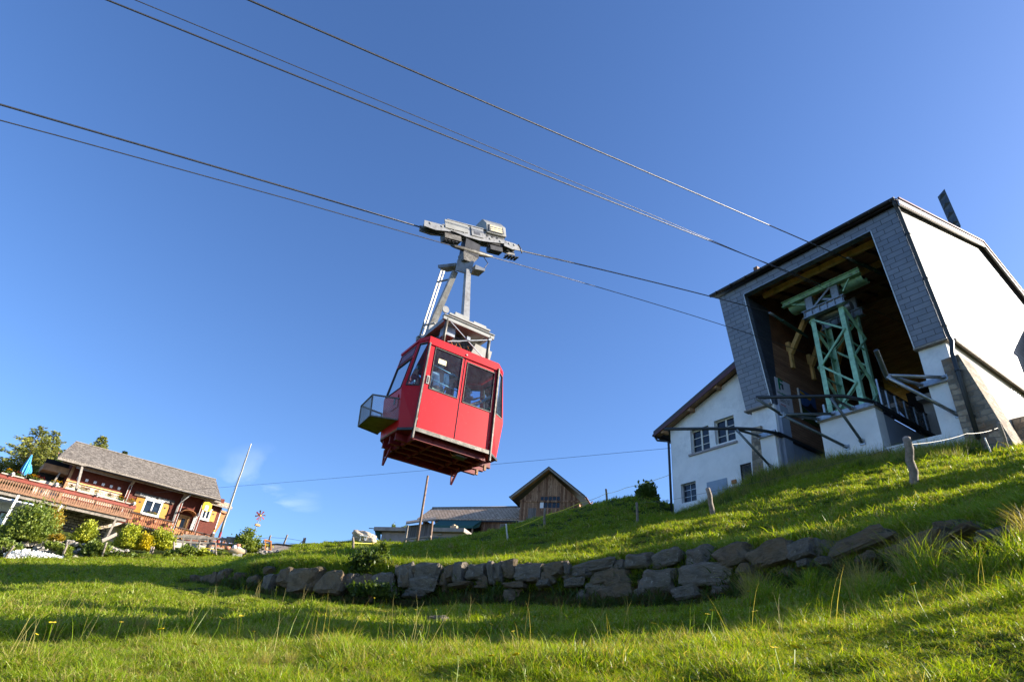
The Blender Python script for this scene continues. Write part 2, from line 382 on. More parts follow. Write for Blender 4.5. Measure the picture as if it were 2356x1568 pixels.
plain('poster_rock', (0.01, 0.014, 0.02), 0.5, var=0.5, scale=4)
plain('poster_grass', (0.03, 0.06, 0.01), 0.5, var=0.5, scale=4)
plain('antenna', (0.07, 0.085, 0.10), 0.45, 0.3, var=0.2, scale=5)
glass('window_glass', (0.16, 0.22, 0.30), 0.5, 0.02)
glass('cabin_glass', (0.68, 0.80, 0.92), 0.985, 0.03, 0.08)
glass('railing_glass', (0.25, 0.27, 0.30), 0.85, 0.05)
# restaurant
bricks('red_shingle', (0.125, 0.028, 0.018), (0.165, 0.04, 0.024), (0.08, 0.018, 0.012), 0.13, 0.09, 0.008, rough=0.7, bmp=0.5, spec=0.25, var=0.2)
bricks('shake_roof', (0.15, 0.13, 0.115), (0.34, 0.30, 0.265), (0.05, 0.045, 0.04), 0.17, 0.15, 0.016, rough=0.85, offset=0.45, bmp=1.0, jit=0.06, dirt=(0.12, 0.10, 0.085), spec=0.2, grain=0.4, bdist=0.04)
bricks('tile_roof', (0.60, 0.42, 0.29), (0.80, 0.60, 0.44), (0.06, 0.04, 0.03), 0.3, 0.24, 0.022, rough=0.95, offset=0.5, bmp=1.0, dirt=(0.40, 0.30, 0.22), spec=0.02, bdist=0.05)
plain('rail_wood', (0.27, 0.135, 0.07), 0.7, var=0.4, scale=5, dirt=(0.16, 0.10, 0.07))
plain('rail_wood_orange', (0.32, 0.12, 0.035), 0.65, var=0.4, scale=5, dirt=(0.22, 0.09, 0.04))
plain('rail_top', (0.24, 0.045, 0.025), 0.55, var=0.25, scale=4)
plain('rail_dark', (0.055, 0.025, 0.018), 0.6, var=0.3, scale=4)
plain('old_wood', (0.27, 0.235, 0.20), 0.85, var=0.45, scale=6, dirt=(0.11, 0.09, 0.075), bmp=0.5)
plain('post_wood', (0.30, 0.25, 0.21), 0.85, var=0.45, scale=9, dirt=(0.10, 0.075, 0.06), bmp=0.6)
plain('pole_wood', (0.20, 0.12, 0.08), 0.7, var=0.35, scale=8, dirt=(0.30, 0.25, 0.2), bmp=0.4)
plain('birch', (0.50, 0.47, 0.42), 0.7, var=0.3, scale=9, dirt=(0.16, 0.14, 0.12))
plain('shutter_yellow', (0.50, 0.23, 0.03), 0.5, var=0.15, scale=2)
plain('white_paint', (0.75, 0.74, 0.72), 0.5, var=0.08, scale=4)
plain('beige_wall', (0.50, 0.42, 0.34), 0.8, var=0.12, scale=2)
plain('ochre_wood', (0.42, 0.22, 0.06), 0.5, var=0.3, scale=4)
plain('sign_board', (0.055, 0.035, 0.025), 0.6, var=0.3, scale=8)
plain('sign_yellow', (0.80, 0.52, 0.01), 0.35, var=0.06, scale=3)
plain('parasol_blue', (0.05, 0.33, 0.62), 0.7, var=0.25, scale=6, dirt=(0.35, 0.5, 0.62))
plain('concrete', (0.34, 0.285, 0.265), 0.88, var=0.25, scale=2, dirt=(0.17, 0.16, 0.145), bmp=0.4)
plain('concrete_lite', (0.42, 0.39, 0.36), 0.88, var=0.2, scale=2, dirt=(0.30, 0.27, 0.24), bmp=0.4)
plain('terracotta', (0.42, 0.17, 0.10), 0.7, var=0.15, scale=9)
plain('flower_yellow', (0.78, 0.56, 0.01), 0.6, var=0.2, scale=20)
plain('flower_red', (0.42, 0.06, 0.04), 0.6, var=0.3, scale=20)
plain('flower_purple', (0.12, 0.04, 0.33), 0.6, var=0.3, scale=20)
plain('flower_white', (0.88, 0.88, 0.86), 0.7, var=0.15, scale=20)
plain('flower_orange', (0.72, 0.40, 0.01), 0.6, var=0.3, scale=20)
plain('globe_white', (0.75, 0.68, 0.66), 0.3, var=0.04)
plain('awning', (0.30, 0.31, 0.34), 0.5, 0.2, var=0.2)
plain('trough_stone', (0.52, 0.38, 0.24), 0.7, var=0.2, scale=5)
# barn
planks('barn_boards', (0.20, 0.095, 0.05), (0.60, 0.38, 0.24), (0.008, 0.004, 0.003), 0.16, vertical=True, rough=0.8, dirt=(0.06, 0.022, 0.012))
planks('shed_boards', (0.20, 0.10, 0.06), (0.38, 0.23, 0.14), (0.008, 0.005, 0.004), 0.17, vertical=True, rough=0.85, dirt=(0.05, 0.022, 0.014))
planks('grey_boards', (0.17, 0.155, 0.15), (0.27, 0.25, 0.24), (0.01, 0.01, 0.01), 0.14, vertical=True, rough=0.85)
plain('tarp_green', (0.005, 0.07, 0.045), 0.45, var=0.4, scale=3)
plain('tarp_beige', (0.48, 0.39, 0.30), 0.75, var=0.35, scale=6, bmp=0.6, bscale=14)
plain('plastic_white', (0.72, 0.74, 0.78), 0.4, var=0.05)
plain('tape_yellow', (0.72, 0.60, 0.02), 0.5, var=0.15, scale=10)
plain('tape_white', (0.09, 0.07, 0.03), 0.5, var=0.15, scale=10)
plain('wire', (0.04, 0.07, 0.11), 0.5, 0.4)
plain('orange_wood', (0.62, 0.24, 0.06), 0.55, var=0.15, scale=5)
plain('slate_board', (0.05, 0.045, 0.045), 0.6, var=0.2, scale=5)
# nature
def rockmat(name, a, b, c, lich=(0.48, 0.48, 0.46), amt=0.62):
    m, nt, p = newmat(name)
    n = noise(nt, 2.2, 8, rough=0.7); col = mixc(nt, ramp(nt, n, 0.3, 0.7), a, b)
    n2 = noise(nt, 1.2, 6); col = mixc(nt, ramp(nt, n2, 0.5, 0.7), col, c)
    n3 = noise(nt, 7, 9, rough=0.85); col = mixc(nt, ramp(nt, n3, amt, amt+0.06), col, lich)
    nt.links.new(col, p.inputs['Base Color']); p.inputs['Roughness'].default_value = 0.88; p.inputs['Specular IOR Level'].default_value = 0.3
    ge = nt.nodes.new('ShaderNodeNewGeometry'); sp = nt.nodes.new('ShaderNodeSeparateXYZ'); nt.links.new(ge.outputs['Normal'], sp.inputs[0])
    if name.startswith('boulder'):                      # moss and soil lodged on the ledges
        ms = nt.nodes.new('ShaderNodeMath'); ms.operation = 'MULTIPLY'; nt.links.new(ramp(nt, sp.outputs[2], 0.45, 0.9), ms.inputs[0]); nt.links.new(ramp(nt, noise(nt, 4, 6), 0.4, 0.55), ms.inputs[1])
        col = mixc(nt, ms.outputs[0], col, (0.03, 0.04, 0.012)); nt.links.new(col, p.inputs['Base Color'])
    n4 = noise(nt, 9, 9, rough=0.75); bump(nt, p, n4, 1.0, 0.08)
rockmat('boulder', (0.11, 0.08, 0.05), (0.32, 0.245, 0.165), (0.22, 0.145, 0.08), (0.46, 0.42, 0.34), 0.66)
rockmat('boulder_grey', (0.12, 0.10, 0.08), (0.31, 0.265, 0.21), (0.20, 0.16, 0.115), (0.60, 0.57, 0.50), 0.58)
rockmat('limestone', (0.30, 0.27, 0.24), (0.52, 0.49, 0.45), (0.40, 0.30, 0.20), (0.6, 0.6, 0.58))
def soilmat():
    m, nt, p = newmat('ground')
    n = noise(nt, 0.35, 8, rough=0.7); g = mixc(nt, ramp(nt, n, 0.35, 0.65), (0.045, 0.07, 0.008), (0.11, 0.14, 0.016))
    n2 = noise(nt, 6, 6, rough=0.7); g = mixc(nt, ramp(nt, n2, 0.35, 0.7), (0.015, 0.02, 0.006), g)
    # bare earth on steep faces
    ge = nt.nodes.new('ShaderNodeNewGeometry'); sp = nt.nodes.new('ShaderNodeSeparateXYZ'); nt.links.new(ge.outputs['Normal'], sp.inputs[0])
    g = mixc(nt, ramp(nt, sp.outputs[2], 0.72, 0.5), g, mixc(nt, ramp(nt, noise(nt, 5, 8), 0.35, 0.65), (0.035, 0.022, 0.012), (0.10, 0.06, 0.03)))
    nt.links.new(g, p.inputs['Base Color']); p.inputs['Roughness'].default_value = 0.95; p.inputs['Specular IOR Level'].default_value = 0.1
    bump(nt, p, noise(nt, 14, 8, rough=0.8), 1.0, 0.06)
soilmat()
leafmat('grass', (0.12, 0.215, 0.007), (0.33, 0.41, 0.016), 0.42, 0.45, 0.5, (0.38, 0.33, 0.10))
leafmat('grass_dry', (0.27, 0.24, 0.07), (0.40, 0.34, 0.14), 0.4, 0.6, 0.8)
leafmat('grass_dark', (0.03, 0.065, 0.012), (0.06, 0.10, 0.02), 0.4, 0.5, 0.8)
leafmat('spruce_needles', (0.11, 0.15, 0.03), (0.30, 0.31, 0.07), 0.15, 0.6, 0.7, spec=0.2)
leafmat('spruce_dark', (0.035, 0.065, 0.02), (0.10, 0.13, 0.04), 0.15, 0.6, 0.7, spec=0.2)
leafmat('bush_light', (0.22, 0.28, 0.025), (0.42, 0.44, 0.04), 0.3, 0.5, 2)
leafmat('bush_mid', (0.09, 0.15, 0.025), (0.22, 0.27, 0.05), 0.3, 0.5, 2)
leafmat('bush_yellow', (0.36, 0.31, 0.01), (0.55, 0.45, 0.02), 0.3, 0.5, 2)
leafmat('bush_gold', (0.22, 0.19, 0.02), (0.36, 0.24, 0.03), 0.3, 0.5, 2)
leafmat('dead_grass', (0.10, 0.055, 0.02), (0.18, 0.11, 0.05), 0.3, 0.6, 0.8)
leafmat('nettle', (0.045, 0.085, 0.015), (0.10, 0.14, 0.03), 0.45, 0.5, 3)
plain('bark', (0.09, 0.06, 0.045), 0.9, var=0.4, scale=8, bmp=0.6)
# people
plain('skin', (0.42, 0.23, 0.16), 0.55, var=0.08)
plain('cap_green', (0.55, 0.60, 0.45), 0.8, var=0.1)
plain('shirt_blue', (0.60, 0.78, 0.86), 0.85, var=0.12, scale=8, bmp=0.4, bscale=9)
plain('trousers_olive', (0.22, 0.25, 0.17), 0.85, var=0.15)
plain('jacket_red', (0.22, 0.02, 0.03), 0.8, var=0.2)
plain('top_pink', (0.55, 0.25, 0.24), 0.8, var=0.1)
plain('trousers_dark', (0.03, 0.03, 0.045), 0.85, var=0.1)
plain('hair_dark', (0.03, 0.02, 0.015), 0.6, var=0.3)
plain('hair_blond', (0.30, 0.20, 0.10), 0.6, var=0.3)
plain('shirt_green', (0.05, 0.32, 0.14), 0.8, var=0.1)
plain('shirt_white', (0.55, 0.55, 0.55), 0.8, var=0.1)
bricks('shirt_stripe', (0.50, 0.48, 0.46), (0.46, 0.44, 0.44), (0.20, 0.05, 0.06), 0.035, 9.0, 0.008, rough=0.85, offset=0, bmp=0)
# ------------------------------------------------------------------ terrain
def cps(lst): return [tuple(at_r(*c)) for c in lst]
class TPS:
    def __init__(s, pts, lam=0.02):
        P = np.array(pts, float); n = len(P); s.P = P[:, :2]
        K = s.U(s.P[:, None]-s.P[None]) + np.eye(n)*lam
        Q = np.c_[np.ones(n), s.P]; A = np.zeros((n+3, n+3)); A[:n, :n] = K; A[:n, n:] = Q; A[n:, :n] = Q.T
        s.c = np.linalg.solve(A, np.r_[P[:, 2], np.zeros(3)])
    @staticmethod
    def U(d):
        r2 = (d**2).sum(-1); return 0.5*r2*np.log(r2+1e-9)
    def __call__(s, x, y):
        X = np.stack([np.asarray(x, float).ravel(), np.asarray(y, float).ravel()], -1); out = np.zeros(len(X))
        for i in range(0, len(X), 20000):
            q = X[i:i+20000]; out[i:i+20000] = s.U(q[:, None]-s.P[None])@s.c[:-3] + s.c[-3]+q@s.c[-2:]
        return out.reshape(np.shape(x))
FOOT = [(430, 1350, 21), (485, 1346, 19), (560, 1352, 17), (650, 1368, 15.5), (760, 1380, 14.6), (870, 1388, 14), (1000, 1392, 13.4), (1230, 1394, 12.4), (1450, 1398, 11.6), (1600, 1390, 11.0), (1750, 1364, 10.3), (1900, 1335, 9.7), (2050, 1312, 9.2), (2200, 1290, 8.8), (2356, 1262, 8.4)]
TOP = [(430, 1328, 21.3), (485, 1312, 19.4), (560, 1303, 17.4), (650, 1297, 16), (760, 1297, 15.1), (870, 1302, 14.5), (1000, 1302, 13.9), (1230, 1297, 12.9), (1450, 1285, 12.1), (1600, 1272, 11.5), (1750, 1248, 10.8), (1900, 1236, 10.2), (2050, 1224, 9.7), (2200, 1210, 9.3), (2356, 1185, 8.9)]
ring_pts = []
for deg, rr, zz in ((180, 4, -1.6), (180, 12, -3.5), (180, 40, -10), (135, 4, -0.8), (135, 12, -.9), (135, 40, -1), (225, 4, -2.2), (225, 12, -4.5), (225, 40, -12),
                    (270, 4, -1.6), (270, 12, -2.6), (270, 40, -4), (90, 5, 0.35), (90, 12, 1.6), (90, 25, 3.0), (75, 6, 1.2), (75, 12, 2.6)):
    a = math.radians(deg); ring_pts.append((rr*math.sin(a), rr*math.cos(a), zz))
base = [(0, 0, -0.48), (0.8, 0.6, -0.30), (-0.8, .6, -0.55), (3.2, 0.8, 0.15)]
lowp = base+ring_pts+cps([(0, 1568, 4.2), (600, 1568, 3.7), (1178, 1568, 3.2), (1800, 1568, 3.1), (2356, 1568, 2.9),
    (0, 1500, 6), (700, 1480, 6), (1300, 1490, 5.5), (1800, 1480, 4.6), (2356, 1440, 3.8), (1500, 1440, 8), (2000, 1400, 6.5), (2356, 1350, 5.8), (1000, 1430, 9.5),
    (0, 1430, 10), (350, 1420, 11), (0, 1370, 17), (300, 1350, 20), (0, 1325, 28), (250, 1315, 30), (450, 1312, 32), (0, 1290, 44), (125, 1288, 45), (250, 1286, 46), (380, 1283, 47), (500, 1280, 49), (560, 1277, 50),
    (0, 1283, 48), (500, 1270, 58), (250, 1270, 56), (620, 1266, 58), (700, 1258, 62)]+FOOT)
# behind the wall the low sheet simply continues uphill
highp = cps(TOP)+cps([(0, 1290, 44), (250, 1286, 46), (380, 1283, 47), (500, 1280, 49), (430, 1312, 30), (520, 1296, 28), (560, 1277, 50), (0, 1325, 28), (250, 1270, 56), (500, 1270, 58), (620, 1266, 58), (600, 1285, 30), (600, 1268, 48),
    (700, 1261, 50), (780, 1252, 47), (850, 1243, 44), (900, 1280, 38), (1000, 1281, 38), (1110, 1277, 38), (1180, 1266, 42), (1212, 1258, 44), (1280, 1228, 40), (1340, 1196, 38), (1390, 1174, 35), (1450, 1156, 33), (1500, 1146, 31),
    (1555, 1192, 30.4), (1640, 1183, 29), (1700, 1143, 27.8), (1780, 1098, 26.5), (1900, 1080, 25.2), (2020, 1066, 24.4), (2200, 1052, 23.6), (2320, 1032, 24), (2356, 1022, 25),
    (800, 1284, 24), (950, 1290, 20), (1100, 1288, 17), (1178, 1283, 17), (1400, 1242, 16.5), (1560, 1217, 16.5), (1800, 1165, 15.5), (2100, 1125, 15), (2300, 1092, 14), (2356, 1140, 10.5), (1900, 1200, 12.5), (1500, 1262, 14),
    (1700, 1160, 24), (1850, 1108, 22), (2100, 1076, 20.5), (2356, 1044, 19)])
# ground behind the buildings stays below the skyline
for deg, rr, el in ((-40, 80, 5.0), (-25, 85, 7.0), (-12, 80, 8.6), (0, 70, 9.4), (8, 65, 9.8), (16, 50, 12), (24, 45, 14), (35, 45, 15), (50, 45, 15), (70, 45, 12), (70, 14, 16), (-12, 120, 7), (10, 120, 8), (35, 120, 8)):
    a = math.radians(deg); highp.append((rr*math.sin(a), rr*math.cos(a), rr*math.tan(math.radians(el))))
LOW, HIGH = TPS(lowp), TPS(highp)
# wall line in plan, continued at both ends
WL = [at_r(*p) for p in FOOT]
wl = [(-16, 60)]+[(-11.5, 30)]+[(p.x, p.y) for p in WL]+[(9.0, 4.9), (12, 4.6), (22, 6)]
wl = np.array(wl)
def wall_sd(x, y):
    """signed distance to the wall line, positive uphill"""
    x = np.asarray(x, float); y = np.asarray(y, float); best = np.full(x.shape, 1e9); sg = np.ones(x.shape)
    for a, b in zip(wl[:-1], wl[1:]):
        d = b-a; L2 = d@d; t = np.clip(((x-a[0])*d[0]+(y-a[1])*d[1])/L2, 0, 1)
        dx = x-(a[0]+t*d[0]); dy = y-(a[1]+t*d[1]); ds = np.hypot(dx, dy); cr_ = d[0]*(y-a[1])-d[1]*(x-a[0])
        m = ds < best; best = np.where(m, ds, best); sg = np.where(m, np.sign(cr_), sg)
    return best*sg
def vnoise(x, y, f, seed=0):
    xs = x*f+seed*17.3; ys = y*f-seed*9.1; xi = np.floor(xs); yi = np.floor(ys); fx = xs-xi; fy = ys-yi
    fx = fx*fx*(3-2*fx); fy = fy*fy*(3-2*fy)
    def h(a, b):
        v = np.sin(a*127.1+b*311.7+seed*74.7)*43758.5453; return v-np.floor(v)
    return (h(xi, yi)*(1-fx)+h(xi+1, yi)*fx)*(1-fy)+(h(xi, yi+1)*(1-fx)+h(xi+1, yi+1)*fx)*fy-0.5
def height(x, y):
    x = np.asarray(x, float); y = np.asarray(y, float)
    sd = wall_sd(x, y); t = np.clip((sd-0.02)/0.38, 0, 1); t = t*t*(3-2*t)
    lo, hi = LOW(x, y), HIGH(x, y)
    z = lo*(1-t)+hi*t
    r = np.hypot(x, y); k = np.clip(r/8, 0.25, 1)
    z = z + (vnoise(x, y, 0.9, 1)*0.10+vnoise(x, y, 2.3, 2)*0.06+vnoise(x, y, 5.5, 3)*0.03)*k
    z = z + np.clip(sd, 0, 3)/3*np.clip(1-sd/22, 0, 1)*vnoise(x, y, 0.42, 4)*0.22
    return z
def hz(x, y): return float(height(np.array([x]), np.array([y]))[0])
def ground_at(x, y, r0=1.5, r1=90):       # where a sight line meets the ground
    d = ray(x, y); h = math.hypot(d.x, d.y); rs = np.geomspace(r0, r1, 500)
    zz = height(d.x/h*rs, d.y/h*rs); below = d.z/h*rs < zz
    i = int(np.argmax(below)) if below.any() else len(rs)-1
    r = rs[i]; return Vector((d.x/h*r, d.y/h*r, float(zz[i])))
def on_ground(x, y, r):                   # base point below view column x,y at distance r, set on the terrain
    p = at_r(x, y, r); return Vector((p.x, p.y, hz(p.x, p.y)))
def make_terrain():
    azs = np.concatenate([np.arange(-180, -52, 4.0), np.arange(-52, 62, 0.4), np.arange(62, 180, 4.0)]); azs = np.radians(azs)
    rs = np.concatenate([[0.0], np.geomspace(0.4, 24, 190), np.geomspace(24.2, 70, 110), np.geomspace(72, 140, 12)])
    A, R_ = np.meshgrid(azs, rs); X = R_*np.sin(A); Y = R_*np.cos(A)
    # sample positions also pulled to a finer step beside the wall
    Z = height(X, Y)
    Z = np.where(R_ > 75, Z-(R_-75)*0.12, Z)
    nA, nR = len(azs), len(rs)
    co = np.stack([X, Y, Z], -1).reshape(-1, 3)
    idx = np.arange(nA*nR).reshape(nR, nA); j = np.arange(nA); k = (j+1) % nA
    a = idx[:-1][:, j]; b = idx[:-1][:, k]; c = idx[1:][:, k]; d = idx[1:][:, j]
    fs = np.stack([a, b, c, d], -1).reshape(-1, 4)
    me = bpy.data.meshes.new('ground'); me.from_pydata(co.tolist(), [], fs.tolist()); me.polygons.foreach_set('use_smooth', [True]*len(fs))
    me.materials.append(MATS['ground']); o = bpy.data.objects.new('ground', me); COL.objects.link(o)
    bm = bmesh.new(); bm.from_mesh(me); bmesh.ops.recalc_face_normals(bm, faces=bm.faces)
    if sum(f.normal.z for f in list(bm.faces)[:2000]) < 0: bmesh.ops.reverse_faces(bm, faces=bm.faces)
    bm.to_mesh(me); bm.free()
    tag(o, kind='structure')
make_terrain()

# ------------------------------------------------------------------ grass
def blade_mesh(name, mat, n, h, spread, w, lean=0.5, curl=0.4, seed=0, seeds=0, wide=1.0):
    """a tuft of single curved blades as one mesh, used many times over"""
    r = np.random.default_rng(seed); vs = []; fs = []
    for i in range(n):
        a = r.uniform(0, 2*math.pi); q = math.sqrt(r.uniform(0, 1))*spread; bx, by = q*math.cos(a), q*math.sin(a)
        hh = h*r.uniform(0.5, 1.15); la = r.uniform(0, 2*math.pi); le = r.uniform(0.1, lean)*hh; ww = w*r.uniform(0.7, 1.3)
        fa = r.uniform(0, math.pi); fx, fy = math.cos(fa)*ww/2, math.sin(fa)*ww/2
        k = len(vs); dx, dy = math.cos(la)*le, math.sin(la)*le; cz = r.uniform(0, curl)*hh
        for t, wf in ((0, 1), (0.45, 0.9), (0.78, 0.55)):
            px, py, pz = bx+dx*t**2, by+dy*t**2, hh*t-cz*t**3
            vs += [(px-fx*wf, py-fy*wf, pz), (px+fx*wf, py+fy*wf, pz)]
        vs.append((bx+dx*1.15, by+dy*1.15, hh-cz))
        fs += [(k, k+1, k+3, k+2), (k+2, k+3, k+5, k+4), (k+4, k+5, k+6)]
    me = bpy.data.meshes.new(name); me.from_pydata(vs, [], fs); me.materials.append(MATS[mat]); me.polygons.foreach_set('use_smooth', [True]*len(fs))
    return bpy.data.objects.new(name, me)
def flower_mesh(name, mat, h, r_):
    m = MB(); m.tube([(0, 0, 0), (0.01, 0, h*0.6), (0.03, 0.01, h)], 0.0022, 4)
    me = bpy.data.meshes.new(name)
    vs, fs = list(m.v), list(m.f); nst = len(fs); c = len(vs); vs.append((0.03, 0.01, h+r_*0.25))
    for k in range(10):
        a = k*math.pi/5; vs.append((0.03+r_*math.cos(a), 0.01+r_*math.sin(a), h+r_*0.35*(1 if k % 2 else 0.6)))
    for k in range(10): fs.append((c, c+1+k, c+1+(k+1) % 10))
    fs.append(tuple(c+1+k for k in range(10))[::-1])
    me.from_pydata(vs, [], fs); me.materials.append(MATS['grass']); me.materials.append(MATS[mat])
    me.polygons.foreach_set('material_index', [0]*nst+[1]*(len(fs)-nst)); return bpy.data.objects.new(name, me)
def scatter(name, protos, pts, scl, yaw, tilt=None, kind='stuff', label=None, cat=None, idx=None):
    """one object that stands a tuft on each of its points"""
    src = bpy.data.collections.new(name+'_tufts')
    for p in protos: src.objects.link(p)
    me = bpy.data.meshes.new(name); me.vertices.add(len(pts)); me.vertices.foreach_set('co', np.asarray(pts, dtype=np.float32).ravel())
    def attr(nm, ty, data):
        a = me.attributes.new(nm, ty, 'POINT'); a.data.foreach_set('vector' if ty == 'FLOAT_VECTOR' else 'value', np.asarray(data).ravel())
    rot = np.zeros((len(pts), 3), np.float32); rot[:, 2] = yaw
    if tilt is not None: rot[:, 0] = tilt[:, 0]; rot[:, 1] = tilt[:, 1]
    attr('rot', 'FLOAT_VECTOR', rot); attr('scl', 'FLOAT_VECTOR', np.asarray(scl, dtype=np.float32)); 
    attr('idx', 'INT', (NR.integers(0, len(protos), len(pts)) if idx is None else idx).astype(np.int32))
    o = bpy.data.objects.new(name, me); COL.objects.link(o)
    g = bpy.data.node_groups.new(name, 'GeometryNodeTree'); g.interface.new_socket('Geometry', in_out='INPUT', socket_type='NodeSocketGeometry'); g.interface.new_socket('Geometry', in_out='OUTPUT', socket_type='NodeSocketGeometry')
    gi = g.nodes.new('NodeGroupInput'); go = g.nodes.new('NodeGroupOutput'); ip = g.nodes.new('GeometryNodeInstanceOnPoints'); ci = g.nodes.new('GeometryNodeCollectionInfo')
    ci.inputs['Collection'].default_value = src; ci.inputs['Separate Children'].default_value = True; ci.inputs['Reset Children'].default_value = True
    def na(nm, ty):
        n = g.nodes.new('GeometryNodeInputNamedAttribute'); n.data_type = ty; n.inputs['Name'].default_value = nm; return n.outputs[0]
    e2r = g.nodes.new('FunctionNodeEulerToRotation')
    lk = g.links.new; lk(gi.outputs[0], ip.inputs['Points']); lk(ci.outputs[0], ip.inputs['Instance']); ip.inputs['Pick Instance'].default_value = True
    lk(na('idx', 'INT'), ip.inputs['Instance Index']); lk(na('rot', 'FLOAT_VECTOR'), e2r.inputs[0]); lk(e2r.outputs[0], ip.inputs['Rotation']); lk(na('scl', 'FLOAT_VECTOR'), ip.inputs['Scale'])
    lk(ip.outputs[0], go.inputs[0]); md = o.modifiers.new('tufts', 'NODES'); md.node_group = g
    return tag(o, label, cat, kind=kind)
# areas kept free of grass: building footprints
def blocked(x, y):
    u = x*ST.S.x+y*ST.S.y; v = x*ST.W.x+y*ST.W.y
    m = ((u > -20.3) & (u < -6.2) & (v > 22.6)) | ((u > -7.3) & (u < -6) & (v > 22.3))
    s = x*BF.S.x+y*BF.S.y; ww = x*BF.W.x+y*BF.W.y
    m |= (s > -23.3) & (s < -16.5) & (ww > 39.9) & (ww < 48); m |= (s > -24.2) & (s < -10) & (ww > 46.5)
    s = x*RF.S.x+y*RF.S.y; ww = x*RF.W.x+y*RF.W.y
    m |= (ww > 59.3) & (s < 20)
    return m
def sample(n, r0, r1, a0, a1, power=0):
    a = np.radians(NR.uniform(a0, a1, n)); t = NR.uniform(0, 1, n)
    r = r0*(r1/r0)**t if power == 0 else (r0**power+(r1**power-r0**power)*t)**(1/power)
    x = r*np.sin(a); y = r*np.cos(a); k = ~blocked(x, y); return x[k], y[k], r[k]
def grass():
    P = [blade_mesh('grass_tuft', 'grass', 40, 0.12, 0.10, 0.0065, 1.15, 0.6, s) for s in range(4)]
    P += [blade_mesh('grass_tuft', 'grass', 30, 0.19, 0.09, 0.006, 0.9, 0.5, 10)]
    P += [blade_mesh('clover_tuft', 'bush_mid', 30, 0.075, 0.10, 0.024, 1.6, 1.0, 12)]
    P += [blade_mesh('grass_tuft', 'grass_dry', 22, 0.17, 0.09, 0.005, 0.9, 0.5, 11)]
    pf = [blade_mesh('far_grass_tuft', 'grass', 26, 0.15, 0.14, 0.014, 0.9, 0.5, s+20) for s in range(3)]
    pf += [blade_mesh('far_grass_tuft', 'grass_dry', 20, 0.15, 0.14, 0.010, 1.0, 0.5, 27)]
    def put(name, protos, x, y, r, hs, ws, pdry, low=True):
        z = height(x, y)-0.01; n = len(x); sd = wall_sd(x, y)
        cl = vnoise(x, y, 1.3, 8)+vnoise(x, y, 3.7, 9)*0.9
        s = NR.uniform(0.5, 1.1, n)*hs*np.clip(1+cl*1.7, .42, 2.2); 
        # slope of the ground: none on the bare faces
        e = 0.15; sl_ = np.hypot(height(x+e, y)-z, height(x, y+e)-z)/e
        lush = np.exp(-((sd-0.5)/0.45)**2)*((r < 22)); s = s*(1+lush*0.4)*np.where((sd > -1.3) & (sd < 0) & (r < 20), .6, 1)
        keep = (sl_ < 1.4) & ~((sd > -0.30) & (sd < 0.26) & (r < 20))
        idx = NR.integers(0, len(protos)-1, n); idx = np.where(NR.uniform(0, 1, n) < pdry*(1+2*np.clip(cl, 0, 1)), len(protos)-1, idx)
        scl = np.stack([ws*s**0.5, ws*s**0.5, s], -1)
        return scatter(name, protos, np.stack([x, y, z], -1)[keep], scl[keep], NR.uniform(0, 6.28, n)[keep], NR.normal(0, 0.16, (n, 2))[keep], idx=idx[keep])
    x, y, r = sample(54000, 1.5, 8.5, -46, 58, 0.6); put('meadow_grass', P, x, y, r, 0.47, 1.0, 0.12)
    x, y, r = sample(60000, 7, 24, -46, 58, 0.7); put('terrace_grass', pf, x, y, r, 0.68, 1.1, 0.10)
    x, y, r = sample(52000, 20, 64, -46, 56, 0.9); put('hillside_grass', pf, x, y, r, 0.85, 1.9, 0.08)
    # overhang of long grass along the edge of the retaining wall
    t = NR.uniform(0, 1, 15000); i = (t*(len(wl)-5)).astype(int)+2; f = NR.uniform(0, 1, len(t))[:, None]
    q = wl[i]*(1-f)+wl[i+1]*f; off = NR.uniform(0.20, 0.80, len(t)); dn = wl[i+1]-wl[i]; dn = np.stack([-dn[:, 1], dn[:, 0]], -1)/np.linalg.norm(dn, axis=1)[:, None]
    q = q+dn*off[:, None]
    z = height(q[:, 0], q[:, 1])-0.03; n = len(q)
    lean = np.clip(1-(off-0.22)/0.5, 0, 1)*0.9
    yaw = NR.uniform(0, 6.28, n); tilt = np.stack([NR.normal(0.1, 0.25, n)+lean*0.6, NR.normal(0, 0.25, n)], -1)
    s = NR.uniform(0.6, 1.3, n)
    scatter('overhanging_grass', P[:5], np.stack([q[:, 0], q[:, 1], z], -1), np.stack([s*1.3, s*1.3, s], -1), NR.normal(-0.55, 0.5, n), tilt)
    # tall flowering grass against the station walls
    Pt = [blade_mesh('tall_grass_tuft', 'grass', 22, 0.62, 0.16, 0.010, 0.45, 0.25, 31), blade_mesh('tall_grass_tuft', 'grass_dry', 18, 0.7, 0.16, 0.006, 0.4, 0.15, 32), blade_mesh('tall_grass_tuft', 'nettle', 26, 0.5, 0.18, 0.018, 0.6, 0.4, 33)]
    u = NR.uniform(-17.6, -6.9, 3400); v = 22.5-NR.uniform(0.05, 2.6, 3400)**1.0; X = u*ST.S.x+v*ST.W.x; Y = u*ST.S.y+v*ST.W.y; n = len(u)
    s = NR.uniform(0.45, 1.15, n)*np.clip(1.25-(22.5-v)*0.28, 0.35, 1.2)
    scatter('tall_grass', Pt, np.stack([X, Y, height(X, Y)-0.02], -1), np.stack([s, s, s], -1), NR.uniform(0, 6.28, n), NR.normal(0, 0.12, (n, 2)))
    # seeding stems standing above the meadow
    Ps = [blade_mesh('seed_stem', 'grass_dry', 3, 0.42, 0.05, 0.004, 0.25, 0.1, 41), blade_mesh('seed_stem', 'grass', 3, 0.36, 0.05, 0.004, 0.3, 0.1, 42)]
    x, y, r = sample(420, 4.5, 16, -44, 56, 1.0); n = len(x); s = NR.uniform(0.5, 1.1, n)
